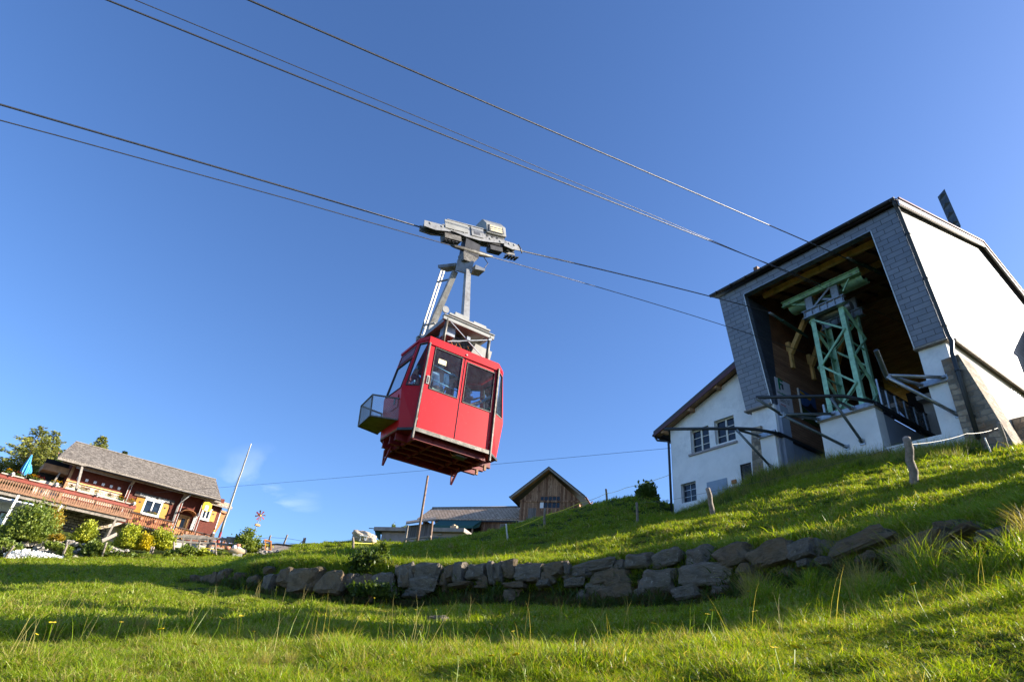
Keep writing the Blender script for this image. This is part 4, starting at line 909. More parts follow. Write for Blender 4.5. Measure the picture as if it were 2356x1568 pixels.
def guides():
    # tubular landing guides standing out from the piers
    G = 'tubular landing guides in front of the station'
    def g(name_label, main, legs, black=True, r=0.07, joint=None):
        s = empty('landing_guide', main[-1] if black else legs[0][1], name_label, 'guide rail', G)
        m = MB(); m.tube(main, r, 12); m.build('guide_tube', 'pipe_black' if black else 'pipe_grey', s)
        if not black:
            pass
        for a, b in legs:
            m = MB(); m.tube([a, b], 0.055, 10); d = (b-a).normalized()
            l = m.build('strut', 'pipe_grey', s)
            m = MB(); m.bar(a, a+d*.14, .13, .05); m.build('clevis', 'galv', l); m = MB(); m.bar(b-d*.14, b, .16, .08); m.bar(b-ST.W*.02, b+ST.W*.05, .2, .2); m.build('foot_plate', 'galv', l)
    # geometry in station coordinates
    g('black landing guide reaching left across the house windows', [ST(-17.6, 19.6, 11.0), ST(-14.95, 21.1, 10.74), ST(-14.35, 21.6, 10.68), ST(-13.8, 22.3, 10.55)],
      [(ST(-14.95, 21.1, 10.70), ST(-14.6, 22.25, 10.62)), (ST(-14.95, 21.1, 10.68), ST(-14.3, 22.3, 9.18))])
    g('long black landing guide crossing in front of the green tower foot', [ST(-13.0, 19.85, 11.12), ST(-10.75, 21.2, 10.88), ST(-10.4, 21.5, 10.86), ST(-9.8, 22.35, 10.72)],
      [(ST(-10.75, 21.2, 10.84), ST(-10.6, 22.35, 10.68)), (ST(-10.75, 21.2, 10.82), ST(-10.55, 22.48, 9.34))])
    # grey frame left of the block
    s = empty('landing_guide', ST(-12, 22, 10), 'grey tubular guide frame running down to the left side of the block', 'guide rail', G)
    hub = ST(-12.55, 20.75, 10.52)
    for a, b in ((ST(-13.0, 19.85, 11.08), hub), (hub, ST(-11.35, 22.36, 10.72)), (hub, ST(-12.0, 22.36, 10.68)), (hub, ST(-11.15, 22.48, 9.3))):
        m = MB(); m.tube([a, b], .058, 10); d = (b-a).normalized(); l = m.build('strut', 'pipe_grey', s)
        m = MB(); m.bar(a, a+d*.12, .13, .06); m.build('clevis', 'galv', l); m = MB(); m.bar(b-d*.12, b, .15, .08); m.bar(b-ST.W*.01, b+ST.W*.03, .2, .2); m.build('foot_plate', 'galv', l)
    # pale frame on the right pier
    s = empty('landing_guide', ST(-8, 22, 10.8), 'bare steel guide frame with one raised open pipe on the right pier', 'guide rail', G)
    hub = ST(-8.55, 20.95, 10.86); m = MB()
    tp = ST(-8.35, 20.15, 11.48)
    m.tube([tp, hub+(tp-hub)*.12, hub, hub+Vector((0, 0, -.1))+ST.W*.1], .085, 14, caps=False); m.tube([tp-(tp-hub).normalized()*.005, tp-(tp-hub).normalized()*.2], .078, 14); m.build('guide_tube', 'pipe_grey', s)
    for a, b in ((hub, ST(-7.32, 22.36, 10.84)), (hub, ST(-8.08, 22.38, 10.82)), (hub+Vector((0, 0, -.04)), ST(-7.3, 22.48, 9.46))):
        m = MB(); m.tube([a, b], .062, 12); d = (b-a).normalized(); l = m.build('strut', 'galv', s)
        m = MB(); m.bar(a, a+d*.12, .14, .06); m.build('clevis', 'galv', l); m = MB(); m.bar(b-d*.12, b, .15, .08); m.bar(b-ST.W*.01, b+ST.W*.03, .2, .2); m.build('foot_plate', 'galv', l)
guides()

def railing():
    s = empty('platform_railing', ST(-9.9, 23.2, 10.7), 'glass and galvanised steel railing along the right edge of the tower block', 'railing')
    u = -9.86
    vs = [23.2, 23.75, 24.4, 25.1, 25.9, 26.7, 27.6, 28.5]
    for i, v in enumerate(vs):
        m = MB(ST); m.box((u-.03, v-.035, 10.6), (u+.03, v+.035, 11.72 if i != 0 else 12.0)); m.build('post', 'galv', s)
    for a, b in zip(vs[:-1], vs[1:]):
        m = MB(ST); m.poly([ST(u, a+.05, 10.72), ST(u, b-.05, 10.72), ST(u, b-.05, 11.66), ST(u, a+.05, 11.66)]); m.build('glass_panel', 'railing_glass', s)
    m = MB(ST); m.bar(ST(u, 23.2, 11.72), ST(u, 28.5, 11.72), .06, .06); m.bar(ST(u, 23.2, 10.7), ST(u, 28.5, 10.7), .05, .05); m.build('handrail', 'dark_steel', s)
    s = empty('platform_railing', ST(-12.0, 22.9, 10.7), 'short galvanised railing post at the left foot of the green tower', 'railing')
    m = MB(ST); m.box((-12.02, 22.9, 10.6), (-11.94, 22.98, 11.5)); m.build('post', 'galv', s)
    m = MB(ST); m.bar(ST(-11.98, 22.94, 11.3), ST(-11.98, 24, 11.3), .04, .04); m.build('handrail', 'galv', s)
railing()

def antenna():
    s = empty('antenna_mast', ST(-7.3, 28.7, 20.2), 'zigzag-faceted grey metal mast standing on the station roof', 'antenna')
    m = MB(ST); n = 8; vv = 28.6
    for k in range(n):
        L0, L1, R0, R1 = 20.76+2.42*k/n, 20.76+2.42*(k+1)/n, 21.0+2.45*k/n, 21.0+2.45*(k+1)/n
        uL = lambda q: -7.26-.10*q/n; uR = lambda q: -6.88-.10*q/n
        a0, b0, a1, b1 = ST(uL(k), vv, L0), ST(uR(k), vv, R0), ST(uL(k+1), vv, L1), ST(uR(k+1), vv, R1); c0, c1 = ST(-7.1, vv+.32, (L0+R0)/2), ST(-7.1, vv+.32, (L1+R1)/2)
        mid = (a0+b0+a1+b1)/4-ST.W*(.11 if k % 2 else -.03)
        m.add([a0, b0, a1, b1, c0, c1, mid], [(0, 1, 6), (1, 3, 6), (3, 2, 6), (2, 0, 6), (1, 4, 5, 3), (4, 0, 2, 5)])
        if k == 0: m.poly([a0, b0, c0])
        if k == n-1: m.poly([a1, b1, c1])
    m.build('faceted_body', 'antenna', s)
    m = MB(ST); m.tube([ST(-6.98, 28.65, 20.0), ST(-7.03, 28.65, 21.1)], .07, 10); m.box((-7.1, 28.55, 20.2), (-6.88, 28.75, 20.5)); m.build('foot', 'antenna', s)
antenna()
# ------------------------------------------------------------------ red cable car
def inset(q, a, b, c, d):
    """inner quad of a quad q = (bl, br, tr, tl) by fractions left, right, bottom, top"""
    bl, br, tr, tl = [Vector(p) for p in q]
    def pt(x, y): return (bl*(1-x)+br*x)*(1-y)+(tl*(1-x)+tr*x)*y
    return [pt(a, c), pt(1-b, c), pt(1-b, 1-d), pt(a, 1-d)]
def cable_car():
    up = Vector((0, 0, 1)); C = ST(-13, 6.3, 4.8)
    t = empty('cable_car', C, 'bright red aerial cable car cabin with passengers hanging below its grey carriage', 'cable car')
    t['group'] = 'cable car'; del t['group']
    zb, zt = 5.12, 7.50
    UF, UB = -12.2, -13.8
    v0, v1 = 5.27, 7.33; e0, e1 = 5.0, 7.66; ub0 = -12.50; ub1 = -13.50
    # plan of the cabin, counter-clockwise from the front left
    plan_b = [(UF, v0), (UF, v1), (ub0, e1), (ub1, e1), (UB, v1), (UB, v0), (ub1, e0), (ub0, e0)]
    zw = 6.10                                   # the ends bulge at the waist
    def vend(i, k):
        u, v = plan_b[i]
        if i in (2, 3): v = (7.73, 7.83, 7.67)[k]
        if i in (6, 7): v = (5.01, 4.90, 5.13)[k]
        return v
    def pb(i): return ST(plan_b[i][0], vend(i, 0), zb)
    def pw(i): return ST(plan_b[i][0], vend(i, 1), zw)
    zs = 6.02                                   # ends lean in above the waist
    def ptop(i):
        return ST(plan_b[i][0], vend(i, 2), zt)
    def panel(i, j, parts, name='side_panel'):
        if i in (0, 4): a, b, c, d = pb(i), pb(j), ptop(j), ptop(i)
        else:
            a, b, c, d = pw(i), pw(j), ptop(j), ptop(i)
            e = [pb(i), pb(j), pw(j), pw(i)]; nn = (e[1]-e[0]).cross(e[3]-e[0]).normalized()
            if nn.dot(sum(e, Vector())/4-ST(-13, 6.3, 5.6)) < 0: nn = -nn
            m = MB(); m.prism(e, nn*-.04); m.build('lower_panel', 'red_paint', t)
        q = (a, b, c, d)
        n = (b-a).cross(d-a).normalized(); ctr = (a+b+c+d)/4
        if n.dot(ctr-ST(-13, 6.3, 6.3)) < 0: n = -n
        return q, n
    def wall(q, n, holes, name='side_panel', mat='red_paint', split=True):
        """wall of one quad with window holes given as fractions (x0,x1,y0,y1)"""
        out_ = []
        xs = [0]
        for k in range(len(holes)-1): xs.append((holes[k][1]+holes[k+1][0])/2)
        xs.append(1)
        for k, h in enumerate(holes):
            bl, br, tr, tl = q
            def pt(x, y): return (bl*(1-x)+br*x)*(1-y)+(tl*(1-x)+tr*x)*y
            g = 0.0016 if len(holes) > 1 else 0
            o_ = [pt(xs[k]+g, 0), pt(xs[k+1]-g, 0), pt(xs[k+1]-g, 1), pt(xs[k]+g, 1)]
            i_ = [pt(h[0], h[2]), pt(h[1], h[2]), pt(h[1], h[3]), pt(h[0], h[3])]
            m = MB(); m.ring(o_, i_, -n*0.05); p = m.build(name, mat, t); out_.append(p)
            m = MB(); ctr = sum(i_, Vector())/4
            i2 = [c+(ctr-c).normalized()*0.035 for c in i_]
            m.ring([c+n*.012 for c in i_], [c+n*.012 for c in i2], -n*0.04); w_ = m.build('window', 'rubber', p)
            m = MB(); m.ring([c+n*.018+(ctr-c).normalized()*.012 for c in i_], [c+n*.018+(ctr-c).normalized()*.022 for c in i_], -n*0.012); m.build('window_seal', 'worn_steel', w_)
            m = MB(); m.poly([c-n*.01 for c in i2]); m.build('pane', 'cabin_glass', w_)
        return out_
    # front with the two sliding leaves
    q, n = panel(0, 1, None); W_ = v1-v0; H_ = zt-zb
    fx = lambda v: (v-v0)/W_; fz = lambda z: (z-zb)/H_
    hz_ = [(fx(5.455), fx(6.255), fz(6.17), fz(7.325)), (fx(6.395), fx(7.24), fz(6.125), fz(7.26))]
    # header above the leaves stays one piece
    m = MB(ST); m.box((UF-.03, v0-.01, 7.34), (UF+.035, v1+.01, 7.53)); m.build('door_header', 'red_paint', t)
    q = (ST(UF, v0+.05, zb+.03), ST(UF, v1-.03, zb+.03), ST(UF, v1-.03, 7.36), ST(UF, v0+.05, 7.36)); W2 = v1-v0-.08; H2 = 7.36-zb-.03
    gx = lambda v: (v-v0-.05)/W2; gz = lambda z: (z-zb-.03)/H2
    ds = wall(q, n, [(gx(5.455), gx(6.255), gz(6.17), gz(7.325)), (gx(6.395), gx(7.24), gz(6.125), gz(7.26))], 'door')
    m = MB(ST); m.box((UF, 5.36, 6.28), (UF+.02, 5.435, 6.50)); h = m.build('handle_plate', 'white_metal', ds[0])
    m = MB(ST); m.box((UF+.02, 5.385, 6.31), (UF+.028, 5.41, 6.46)); m.build('handle_recess', 'dark_steel', ds[0])
    m = MB(ST); m.disc(ST(UF+.045, 6.33, 7.42), ST.S, .025, .02, 10); m.build('door_lamp', 'white_metal', t)
    m = MB(ST); m.bar(ST(UF+.004, 6.325, zb+.04), ST(UF+.004, 6.325, 7.34), .012, .02); m.build('door_seal', 'worn_steel', ds[0])
    m = MB(ST); m.box((UF-.015, 5.60, 6.93), (UF-.008, 5.82, 7.06)); m.build('cabin_notice', 'cream_panel', ds[0])
    # other sides
    q, n = panel(1, 2, None); wall(q, n, [(.20, .84, .05, .92)])
    q, n = panel(2, 3, None); wall(q, n, [(.08, .92, .05, .90)], 'end_panel')
    q, n = panel(3, 4, None); wall(q, n, [(.15, .8, .05, .90)])
    q, n = panel(4, 5, None); wall(q, n, [(.07, .47, .42, .92), (.53, .93, .42, .92)], 'rear_door')
    q, n = panel(5, 6, None); wall(q, n, [(.2, .85, .05, .90)])
    q, n = panel(6, 7, None); wall(q, n, [(.07, .94, .02, .66)], 'end_panel')
    q2 = (pw(6), pw(7), ptop(7), ptop(6)); bl, br, tr, tl = q2
    def pt(x, y, o=0): return (bl*(1-x)+br*x)*(1-y)+(tl*(1-x)+tr*x)*y+n*o
    m = MB(); m.ring([pt(.08, .70, .01), pt(.93, .70, .01), pt(.93, .93, .01), pt(.08, .93, .01)], [pt(.11, .73, .01), pt(.90, .73, .01), pt(.90, .90, .01), pt(.11, .90, .01)], -n*.03)
    vw = m.build('vent_window', 'rubber', t); m = MB(); m.poly([pt(.11, .73, .004), pt(.90, .73, .004), pt(.90, .90, .004), pt(.11, .90, .004)]); m.build('pane', 'cabin_glass', vw)
    bl, br, tr, tl = pb(6), pb(7), pw(7), pw(6)
    m = MB(); m.prism([pt(.50, .55, .02), pt(.88, .55, .02), pt(.88, .88, .02), pt(.50, .88, .02)], -n*.01); m.build('hatch', 'red_paint', t)
    m = MB(); m.prism([pt(.66, .66, .026), pt(.76, .66, .026), pt(.76, .82, .026), pt(.66, .82, .026)], -n*.01); m.build('hatch_slot', 'rubber', t)
    # left chamfer and its tapering window
    q, n = panel(7, 0, None); wall(q, n, [(.16, .88, .06, .93)])
    # roof, floor, waist rims
    m = MB(); tp = [ptop(i)+up*.02 for i in range(8)]; m.prism(tp, up*.05); c = sum(tp, Vector())/8
    m.prism([c+(p-c)*.8+up*.05 for p in tp], up*.06); m.build('roof', 'red_paint', t)
    m = MB(); m.prism([pb(i)-up*.02 for i in range(8)], up*.04); m.build('floor', 'cabin_floor', t)
    m = MB(); m.prism([ST(plan_b[i][0]*.996-13*.004, vend(i, 0)*.97+6.3*.03, 5.33) for i in range(8)], up*.06); m.build('inner_floor', 'inside_grey', t)
    for a, b in ((ST(UF, v0, 7.49), ST(ub0, 5.14, 7.49)), (ST(UF, v1, 7.49), ST(ub0, 7.65, 7.49)), (ST(ub0, 5.12, 7.49), ST(ub1, 5.12, 7.49))): m = MB(); m.bar(a, b, .05, .06); m.build('roof_rim', 'red_paint', t)
    # worn steel running strips with screws
    strips = [(ST(UF+.03, v0-.015, 4.86), ST(UF+.03, v0+.01, 7.36)), (ST(UF+.03, v1+.015, 4.88), ST(UF+.03, v1, 7.40))]
    for a, b in strips:
        m = MB(); m.bar(a, b, .035, .075, ST.S); m.build('edge_strip', 'worn_steel', t)
        m = MB(); k = 0
        while k < 14: p = a+(b-a)*(k+.5)/14; m.disc(p+ST.S*.02, ST.S, .010, .012, 6); k += 1
        m.build('screws', 'dark_steel', t)
    m = MB(ST); m.box((UF+.015, v0-.02, 5.04), (UF+.05, v1+.02, 5.13)); m.build('sill_strip', 'worn_steel', t)
    m = MB(); m.bar(ST(UF+.01, v0-.04, 5.08), ST(ub0+.02, e0-.02, 5.08), .04, .06); m.bar(ST(UF+.01, v1+.04, 5.08), ST(ub0+.02, 7.74, 5.08), .04, .06); m.build('chamfer_strip', 'dark_steel', t)
    # underframe: longitudinal channels and cross beams below the floor
    for u, z in ((-12.36, 4.97), (-12.68, 4.96), (-13.0, 4.95), (-13.38, 4.95), (UB+.04, 4.90)):
        m = MB(ST); x0, x1 = (e0+.28, 7.32) if u > -12.4 or u < -13.7 else (e0+.05, 7.68); m.box((u-.02, x0, z-.06), (u+.02, x1, z+.12)); m.box((u-.05, x0, z-.07), (u+.05, x1, z-.055)); m.build('underframe_beam', 'red_dark', t)
    for v in (5.36, 5.85, 6.8, 7.26):
        m = MB(ST); m.box((UB+.05, v-.03, 4.88), (-12.34, v+.03, 5.05)); m.build('cross_beam', 'red_dark', t)
    m = MB(); m.prism([pb(i)-up*.05 for i in range(8)], up*.02); m.build('floor_pan', 'red_dark', t)
    m = MB(ST); m.tube([ST(-12.5, 5.7, 4.96), ST(-12.5, 7.0, 4.96)], .02, 6); m.build('brake_pipe', 'worn_steel', t)
    m = MB(ST); m.box((-12.62, 6.55, 4.86), (-12.4, 6.85, 4.95)); m.build('latch_box', 'worn_steel', t)
    m = MB(); m.tube([ST(-12.45, 6.5+math.cos(a)*.09, 4.9+math.sin(a)*.05) for a in np.linspace(0, 6.28, 13)], .007, 5); m.build('cable_loop', 'orange_wood', t)
    for v in (5.2, 7.1):                                # skid brackets
        for u in (-13.55,):
            m = MB(); m.bar(ST(u, v, 4.9), ST(u, v+.02, 4.52), .04, .04); m.bar(ST(u, v+.02, 4.52), ST(u+.32, v+.02, 4.9), .04, .04); m.build('skid_bracket', 'red_dark', t)
    for u, v in ((-12.45, 7.4), (-12.9, 7.45)):
        m = MB(ST); m.box((u-.03, v-.03, 4.72), (u+.03, v+.03, 4.86)); m.build('buffer', 'rail_wood', t)
    # inside: hand rails, bench backs
    for a, b, z0, z1 in ((5.35, 6.3, 6.92, 6.80), (5.35, 6.3, 6.52, 6.44)):
        m = MB(ST); m.tube([ST(UF-.12, a, z0), ST(UF-.12, b, z1)], .013, 8); m.build('hand_rail', 'seat_blue', t)
    for z in (6.78, 6.38):
        m = MB(ST); m.box((UB+.22, 6.1, z-.04), (UB+.25, 7.5, z+.04)); m.box((-13.5, 7.42, z-.04), (-12.45, 7.45, z+.04)); m.box((-13.5, 5.18, z-.04), (-12.5, 5.21, z+.04)); m.build('bench_rail', 'seat_blue', t)
    m = MB(ST); m.box((UB+.08, 5.3, 5.5), (UB+.42, 7.3, 5.56)); m.build('bench', 'seat_blue', t)
    m = MB(); m.bar(ST(UB+.2, 6.75, 6.4), ST(UB+.2, 7.35, 6.75), .05, .03); m.build('rail_brace', 'seat_blue', t)
    # ski basket on the left end
    bk = [ST(-12.72, 5.0, 5.42), ST(-12.72, 4.52, 5.32), ST(-13.62, 4.52, 5.32), ST(-13.62, 5.0, 5.42)]
    P8 = [ST(-12.55, 5.0, 5.33), ST(-12.75, 4.38, 5.30), ST(-13.55, 4.42, 5.28), ST(-13.72, 5.0, 5.30)]; T8 = [ST(-12.55, 5.0, 5.86), ST(-12.78, 4.34, 5.83), ST(-13.55, 4.38, 5.80), ST(-13.72, 5.0, 5.84)]
    bs = MB()
    for i in range(3): bs.bar(P8[i], P8[i+1], .03, .03); bs.bar(T8[i], T8[i+1], .03, .03)
    for i in range(4): bs.bar(P8[i], T8[i], .03, .03)
    basket = bs.build('ski_basket', 'worn_steel', t)
    m = MB(); m.prism([P8[0], P8[1], P8[2], P8[3]], up*.015); m.build('basket_floor', 'cabin_floor', basket)
    for i in range(3):                                   # expanded-metal faces as real crossing wires
        m = MB(); a, b, c, d = P8[i], P8[i+1], T8[i+1], T8[i]; L_ = (b-a).length; H = (d-a).length; st = .045
        def g_(x, y): return (a*(1-x)+b*x)*(1-y)+(d*(1-x)+c*x)*y
        k = -H
        while k < L_:
            for sgn in (1, -1):
                x0, y0, x1, y1 = k, 0.0, k+H, H
                if x0 < 0: y0 = -x0; x0 = 0
                if x1 > L_: y1 -= (x1-L_); x1 = L_
                if y1 > y0:
                    p, q_ = (x0/L_, y0/H), (x1/L_, y1/H)
                    if sgn < 0: p = (1-p[0], p[1]); q_ = (1-q_[0], q_[1])
                    m.bar(g_(*p), g_(*q_), .0045, .0045)
            k += st
        m.build('basket_mesh', 'white_metal', basket)
    m = MB(); m.bar(ST(-12.5, 5.02, 5.3), ST(-12.5, 5.02, 5.9), .035, .035); m.build('basket_hinge', 'white_metal', basket)
    # frame on the roof
    Z1 = 8.28; fu0, fu1, fv0, fv1 = -12.25, -13.75, 5.66, 6.98
    for u in (fu0, fu1):
        for v in (fv0, fv1): m = MB(); m.tube([ST(u-.02 if u > -13 else u+.02, v, 7.5), ST(u, v, Z1)], .045, 10); m.build('roof_post', 'worn_steel', t)
    m = MB(ST)
    for u in (fu0, fu1): m.box((u-.04, fv0-.12, Z1-.06), (u+.04, fv1+.12, Z1+.06)); m.box((u-.07, fv0-.12, Z1+.05), (u+.07, fv1+.12, Z1+.07))
    for v in (fv0, fv1): m.box((fu1, v-.04, Z1-.05), (fu0, v+.04, Z1+.05))
    m.build('roof_frame', 'white_metal', t)
    m = MB(ST); m.box((-13.6, fv0+.12, Z1+.08), (-12.42, fv1+.02, Z1+.26)); m.box((-13.65, fv0+.1, Z1+.24), (-12.36, fv1+.06, Z1+.29)); m.build('top_platform', 'white_metal', t)
    m = MB(ST); m.box((-12.8, 5.95, Z1+.29), (-12.42, 6.38, Z1+.42)); m.build('foot_box', 'white_metal', t)
    m = MB(ST); m.box((-12.85, 6.55, Z1+.29), (-12.45, 6.95, Z1+.40)); m.build('battery_box', 'white_metal', t)
    m = MB(ST); m.box((-13.6, 5.85, 7.62), (-12.75, 6.75, Z1-.08)); m.build('drive_housing', 'dark_steel', t)
    m = MB(ST); m.box((-12.75, 5.75, 7.95), (-12.45, 6.05, Z1-.07)); m.build('junction_box', 'galv', t)
    m = MB(ST); m.prism([ST(-12.55, 6.6, 7.62), ST(-12.55, 7.22, 7.62), ST(-12.55, 7.28, 8.05), ST(-12.55, 6.75, 8.1)], ST.S*-.8); m.build('relay_cabinet', 'white_metal', t)
    for a, b in ((ST(fu0+.02, fv0+.1, Z1-.06), ST(fu0+.02, fv1-.12, 7.56)), (ST(fu0+.03, fv0+.1, 7.62), ST(fu0+.03, fv1-.05, Z1-.14))):
        m = MB(); m.bar(a, b, .02, .02); m.bar(b, b+(b-a).normalized()*.1, .06, .04); m.build('cross_brace', 'galv', t)
    m = MB(ST); m.box((fu0, 6.28, 7.88), (fu0+.06, 6.38, 7.98)); m.build('brace_plate', 'galv', t)
    for k in range(7):
        m = MB(); x = 6.0+.09*k; m.tube([ST(-12.6, x, 7.95), ST(-12.5, x+.05, 7.75-.02*(k % 3)), ST(-12.55, x+.16, 7.66), ST(-12.6, x+.2, 7.9)], .008, 5); m.build('wiring', 'dark_steel' if k % 3 else 'orange_wood', t)
    # hanger: two splayed box legs, gusset head, ladder
    hub = ST(-13.0, 6.28, 10.72)
    def leg(top, bot, w0, w1, name='hanger_leg'):
        m = MB(); d = (bot-top).normalized(); x = ST.W; y = d.cross(x).normalized(); vs = []
        for p, w in ((top, w0), (bot, w1)):
            for a, b in ((-1, -1), (1, -1), (1, 1), (-1, 1)): vs.append(p+x*a*w*.5+y*b*w*.42)
        m.add(vs, [(0, 3, 2, 1), (4, 5, 6, 7), (0, 1, 5, 4), (1, 2, 6, 5), (2, 3, 7, 6), (3, 0, 4, 7)]); return m.build(name, 'steel', t)
    nl, fl_ = ST(-12.62, 6.36, 8.70), ST(-13.95, 6.0, 9.0)
    leg(ST(-12.92, 6.36, 10.55), nl, .15, .19); leg(ST(-13.2, 6.10, 10.55), fl_, .15, .19)
    leg(fl_, ST(-14.05, 5.98, 8.12), .19, .24, 'hanger_foot')
    m = MB(); m.prism([ST(-13.06, 6.06, 10.5), ST(-12.90, 6.25, 10.42), ST(-12.82, 6.44, 10.44), ST(-12.80, 6.46, 10.88), ST(-13.05, 6.06, 10.9)], ST.S*-.05); m.build('gusset', 'steel', t)
    m = MB(); m.prism([ST(-12.78, 6.52, 10.62), ST(-12.72, 6.82, 10.66), ST(-12.72, 6.82, 10.74), ST(-12.78, 6.52, 10.78)], ST.S*-.35); m.build('bracket_arm', 'steel', t)
    m = MB(); m.prism([ST(-13.6, 5.72, 10.72), ST(-13.25, 6.1, 10.8), ST(-13.25, 6.1, 10.9), ST(-13.65, 5.72, 10.86)], ST.W*.3); m.build('bracket_arm', 'steel', t)
    # ladder on the far leg
    lt, lb = ST(-13.75, 5.92, 10.95), ST(-14.25, 5.78, 8.35)
    m = MB(); off = ST.W*.14
    for s_ in (0, 1): m.bar(lt+off*s_*1.0-ST.S*.15*s_, lb+off*s_*1.0-ST.S*.15*s_, .045, .03)
    for k in range(11): p = lt+(lb-lt)*(k+.3)/11; m.bar(p, p+off-ST.S*.15, .02, .02)
    m.build('ladder', 'white_metal', t)
    for k in (.2, .75): m = MB(); p = lt+(lb-lt)*k; m.bar(p, p+ST.S*.35+ST.W*.2, .05, .03); m.build('ladder_bracket', 'steel', t)
    m = MB(); m.tube([ST(-13.6, 6.22, 9.3), ST(-13.62, 6.35, 9.0), ST(-13.6, 6.38, 8.85)]+[ST(-13.62, 6.36+math.cos(a)*.08, 8.9+math.sin(a)*.05) for a in np.linspace(0, 6, 9)], .01, 5); m.build('hanging_wire', 'orange_wood', t)
    m = MB(); m.disc(ST(-13.45, 6.12, 9.35), ST.S, .11, .04, 12); m.build('lamp', 'steel', t)
    # hub under the carriage
    m = MB(ST); m.prism([ST(-12.85, 6.15, 10.82), ST(-12.85, 6.48, 10.86), ST(-12.85, 6.6, 11.08), ST(-12.85, 6.5, 11.18), ST(-12.85, 6.1, 11.1)], ST.S*-.32); m.build('hub_casting', 'worn_steel', t)
    m = MB(ST); m.box((-13.15, 6.12, 11.1), (-12.85, 6.62, 11.6)); m.build('king_post', 'dark_steel', t)
    # haul rope clamp
    m = MB(); m.tube([ST(-12.9, 5.70, 11.12), ST(-12.9, 5.82, 11.15), ST(-12.9, 6.05, 11.2), ST(-12.9, 6.3, 11.24), ST(-12.9, 6.7, 11.33), ST(-12.9, 6.95, 11.40), ST(-12.9, 7.1, 11.45)], [.03, .055, .07, .1, .085, .055, .03], 10); m.build('rope_clamp', 'worn_steel', t)
    m = MB(); m.tube([ST(-12.8, 6.75, 11.2), ST(-12.75, 6.9, 11.0), ST(-12.78, 6.8, 10.75), ST(-12.85, 6.6, 10.68)], .012, 6); m.build('hose', 'rubber', t)
    # carriage, built along the slope of the rope
    A = ST(-13, 4.73, 11.28); B = ST(-13, 8.03, 12.16); D = (B-A).normalized(); N_ = ST.S.cross(D)*-1
    if N_.z < 0: N_ = -N_
    def K(x, y, z): return A+D*x+N_*z+ST.S*y        # x along, y towards the viewer, z up
    class KF:
        def __call__(s, a, b, c): return K(a, b, c)
    kf = KF(); Lc = (B-A).length
    def kb(name, lo, hi, mat='steel', par=t): m = MB(kf); m.box(lo, hi); return m.build(name, mat, par)
    ca = t
    for y in (-.16, .13):
        m = MB(kf); m.prism([K(.75, y, .10), K(.80, y, .36), K(1.55, y, .42), K(2.75, y, .38), K(2.95, y, .12), K(2.3, y, .02), K(1.9, y, -.02), K(1.4, y, .0)], ST.S*.03); m.build('side_plate', 'steel', ca)
        m = MB(kf); m.prism([K(.02, y, .0), K(.05, y, .2), K(.45, y, .2), K(.9, y, .18), K(.9, y, .04), K(.4, y, -.04)], ST.S*.03); m.build('end_bogie', 'steel', ca)
        m = MB(kf); m.prism([K(2.8, y, .02), K(2.85, y, .22), K(3.2, y, .2), K(Lc-.02, y, .16), K(Lc, y, -.02), K(3.1, y, -.04)], ST.S*.03); m.build('end_bogie', 'steel', ca)
        kb('top_flange', (.8, y-.03, .40), (2.7, y+.07, .425))
    kb('white_cover', (.72, .15, .12), (1.50, .185, .40), 'white_metal'); kb('plate_box', (1.62, .15, .08), (2.05, .19, .38), 'steel')
    kb('type_plate', (1.70, .19, .14), (1.92, .195, .24), 'ink_grey'); kb('inner_beam', (.3, -.1, .02), (3.0, .1, .14), 'dark_steel')
    for x in (.24, .62, 1.02, 1.36, 1.95, 2.3, 2.68, 3.02, Lc-.2):
        m = MB(); m.disc(K(x, 0, .135), ST.S, .135, .10, 22); wl_ = m.build('rope_wheel', 'worn_steel', ca)
        m = MB(); m.disc(K(x, 0, .135), ST.S, .035, .36, 10); m.build('axle', 'white_metal', wl_)
    kb('lower_box', (.7, -.14, -.2), (1.25, .14, -.03), 'worn_steel'); kb('lower_box', (2.3, -.12, -.2), (2.75, .12, -.04), 'dark_steel')
    for x0 in (.68, 2.9):
        m = MB(kf)
        for k in range(4): m.box((x0+k*.12, -.1, -.27), (x0+.08+k*.12, .14, -.25)); 
        m.box((x0, -.02, -.25), (x0+.45, .03, -.2)); m.build('rope_guard', 'dark_steel', ca)
    # motor hood standing on the right half
    m = MB(); pr = [(2.15, .42), (2.15, .62), (2.32, .86), (2.75, .86), (2.93, .62), (2.93, .36), (2.75, .34)]
    q = [K(2.12, .26, .44), K(2.12, .26, .74), K(2.28, .10, .90), K(2.28, -.30, .90), K(2.12, -.42, .74), K(2.12, -.42, .44)]
    m.prism([K(2.15, .24, .30), K(2.15, .26, .62), K(2.15, .08, .86), K(2.15, -.28, .86), K(2.15, -.42, .62), K(2.15, -.42, .36), K(2.15, -.1, .26)], D*.72)
    hood = m.build('motor_hood', 'white_metal', ca, bevel=.012)
    m = MB(kf); m.box((2.22, .262, .34), (2.76, .275, .58)); m.build('name_plate', 'ink_grey', hood)
    
    for zq in (.54, .46, .39): m = MB(kf); m.box((2.27, .276, zq-.022), (2.71, .282, zq+.022)); m.build('plate_strip', 'cream_panel', hood)
    kb('hood_bracket', (2.5, .05, .2), (2.6, .12, .44), 'dark_steel')
    for x in (2.2, 2.38, 2.56): m = MB(); m.disc(K(x, .165, .22), ST.S, .035, .012, 12); m.build('bore', 'dark_steel', ca)
    m = MB(); m.tube([K(Lc-.05, .16, .2), K(Lc+.04, .16, .05), K(Lc+.05, .16, -.1)], .02, 6); m.build('end_hook', 'worn_steel', ca)
    return t
CAR = cable_car()

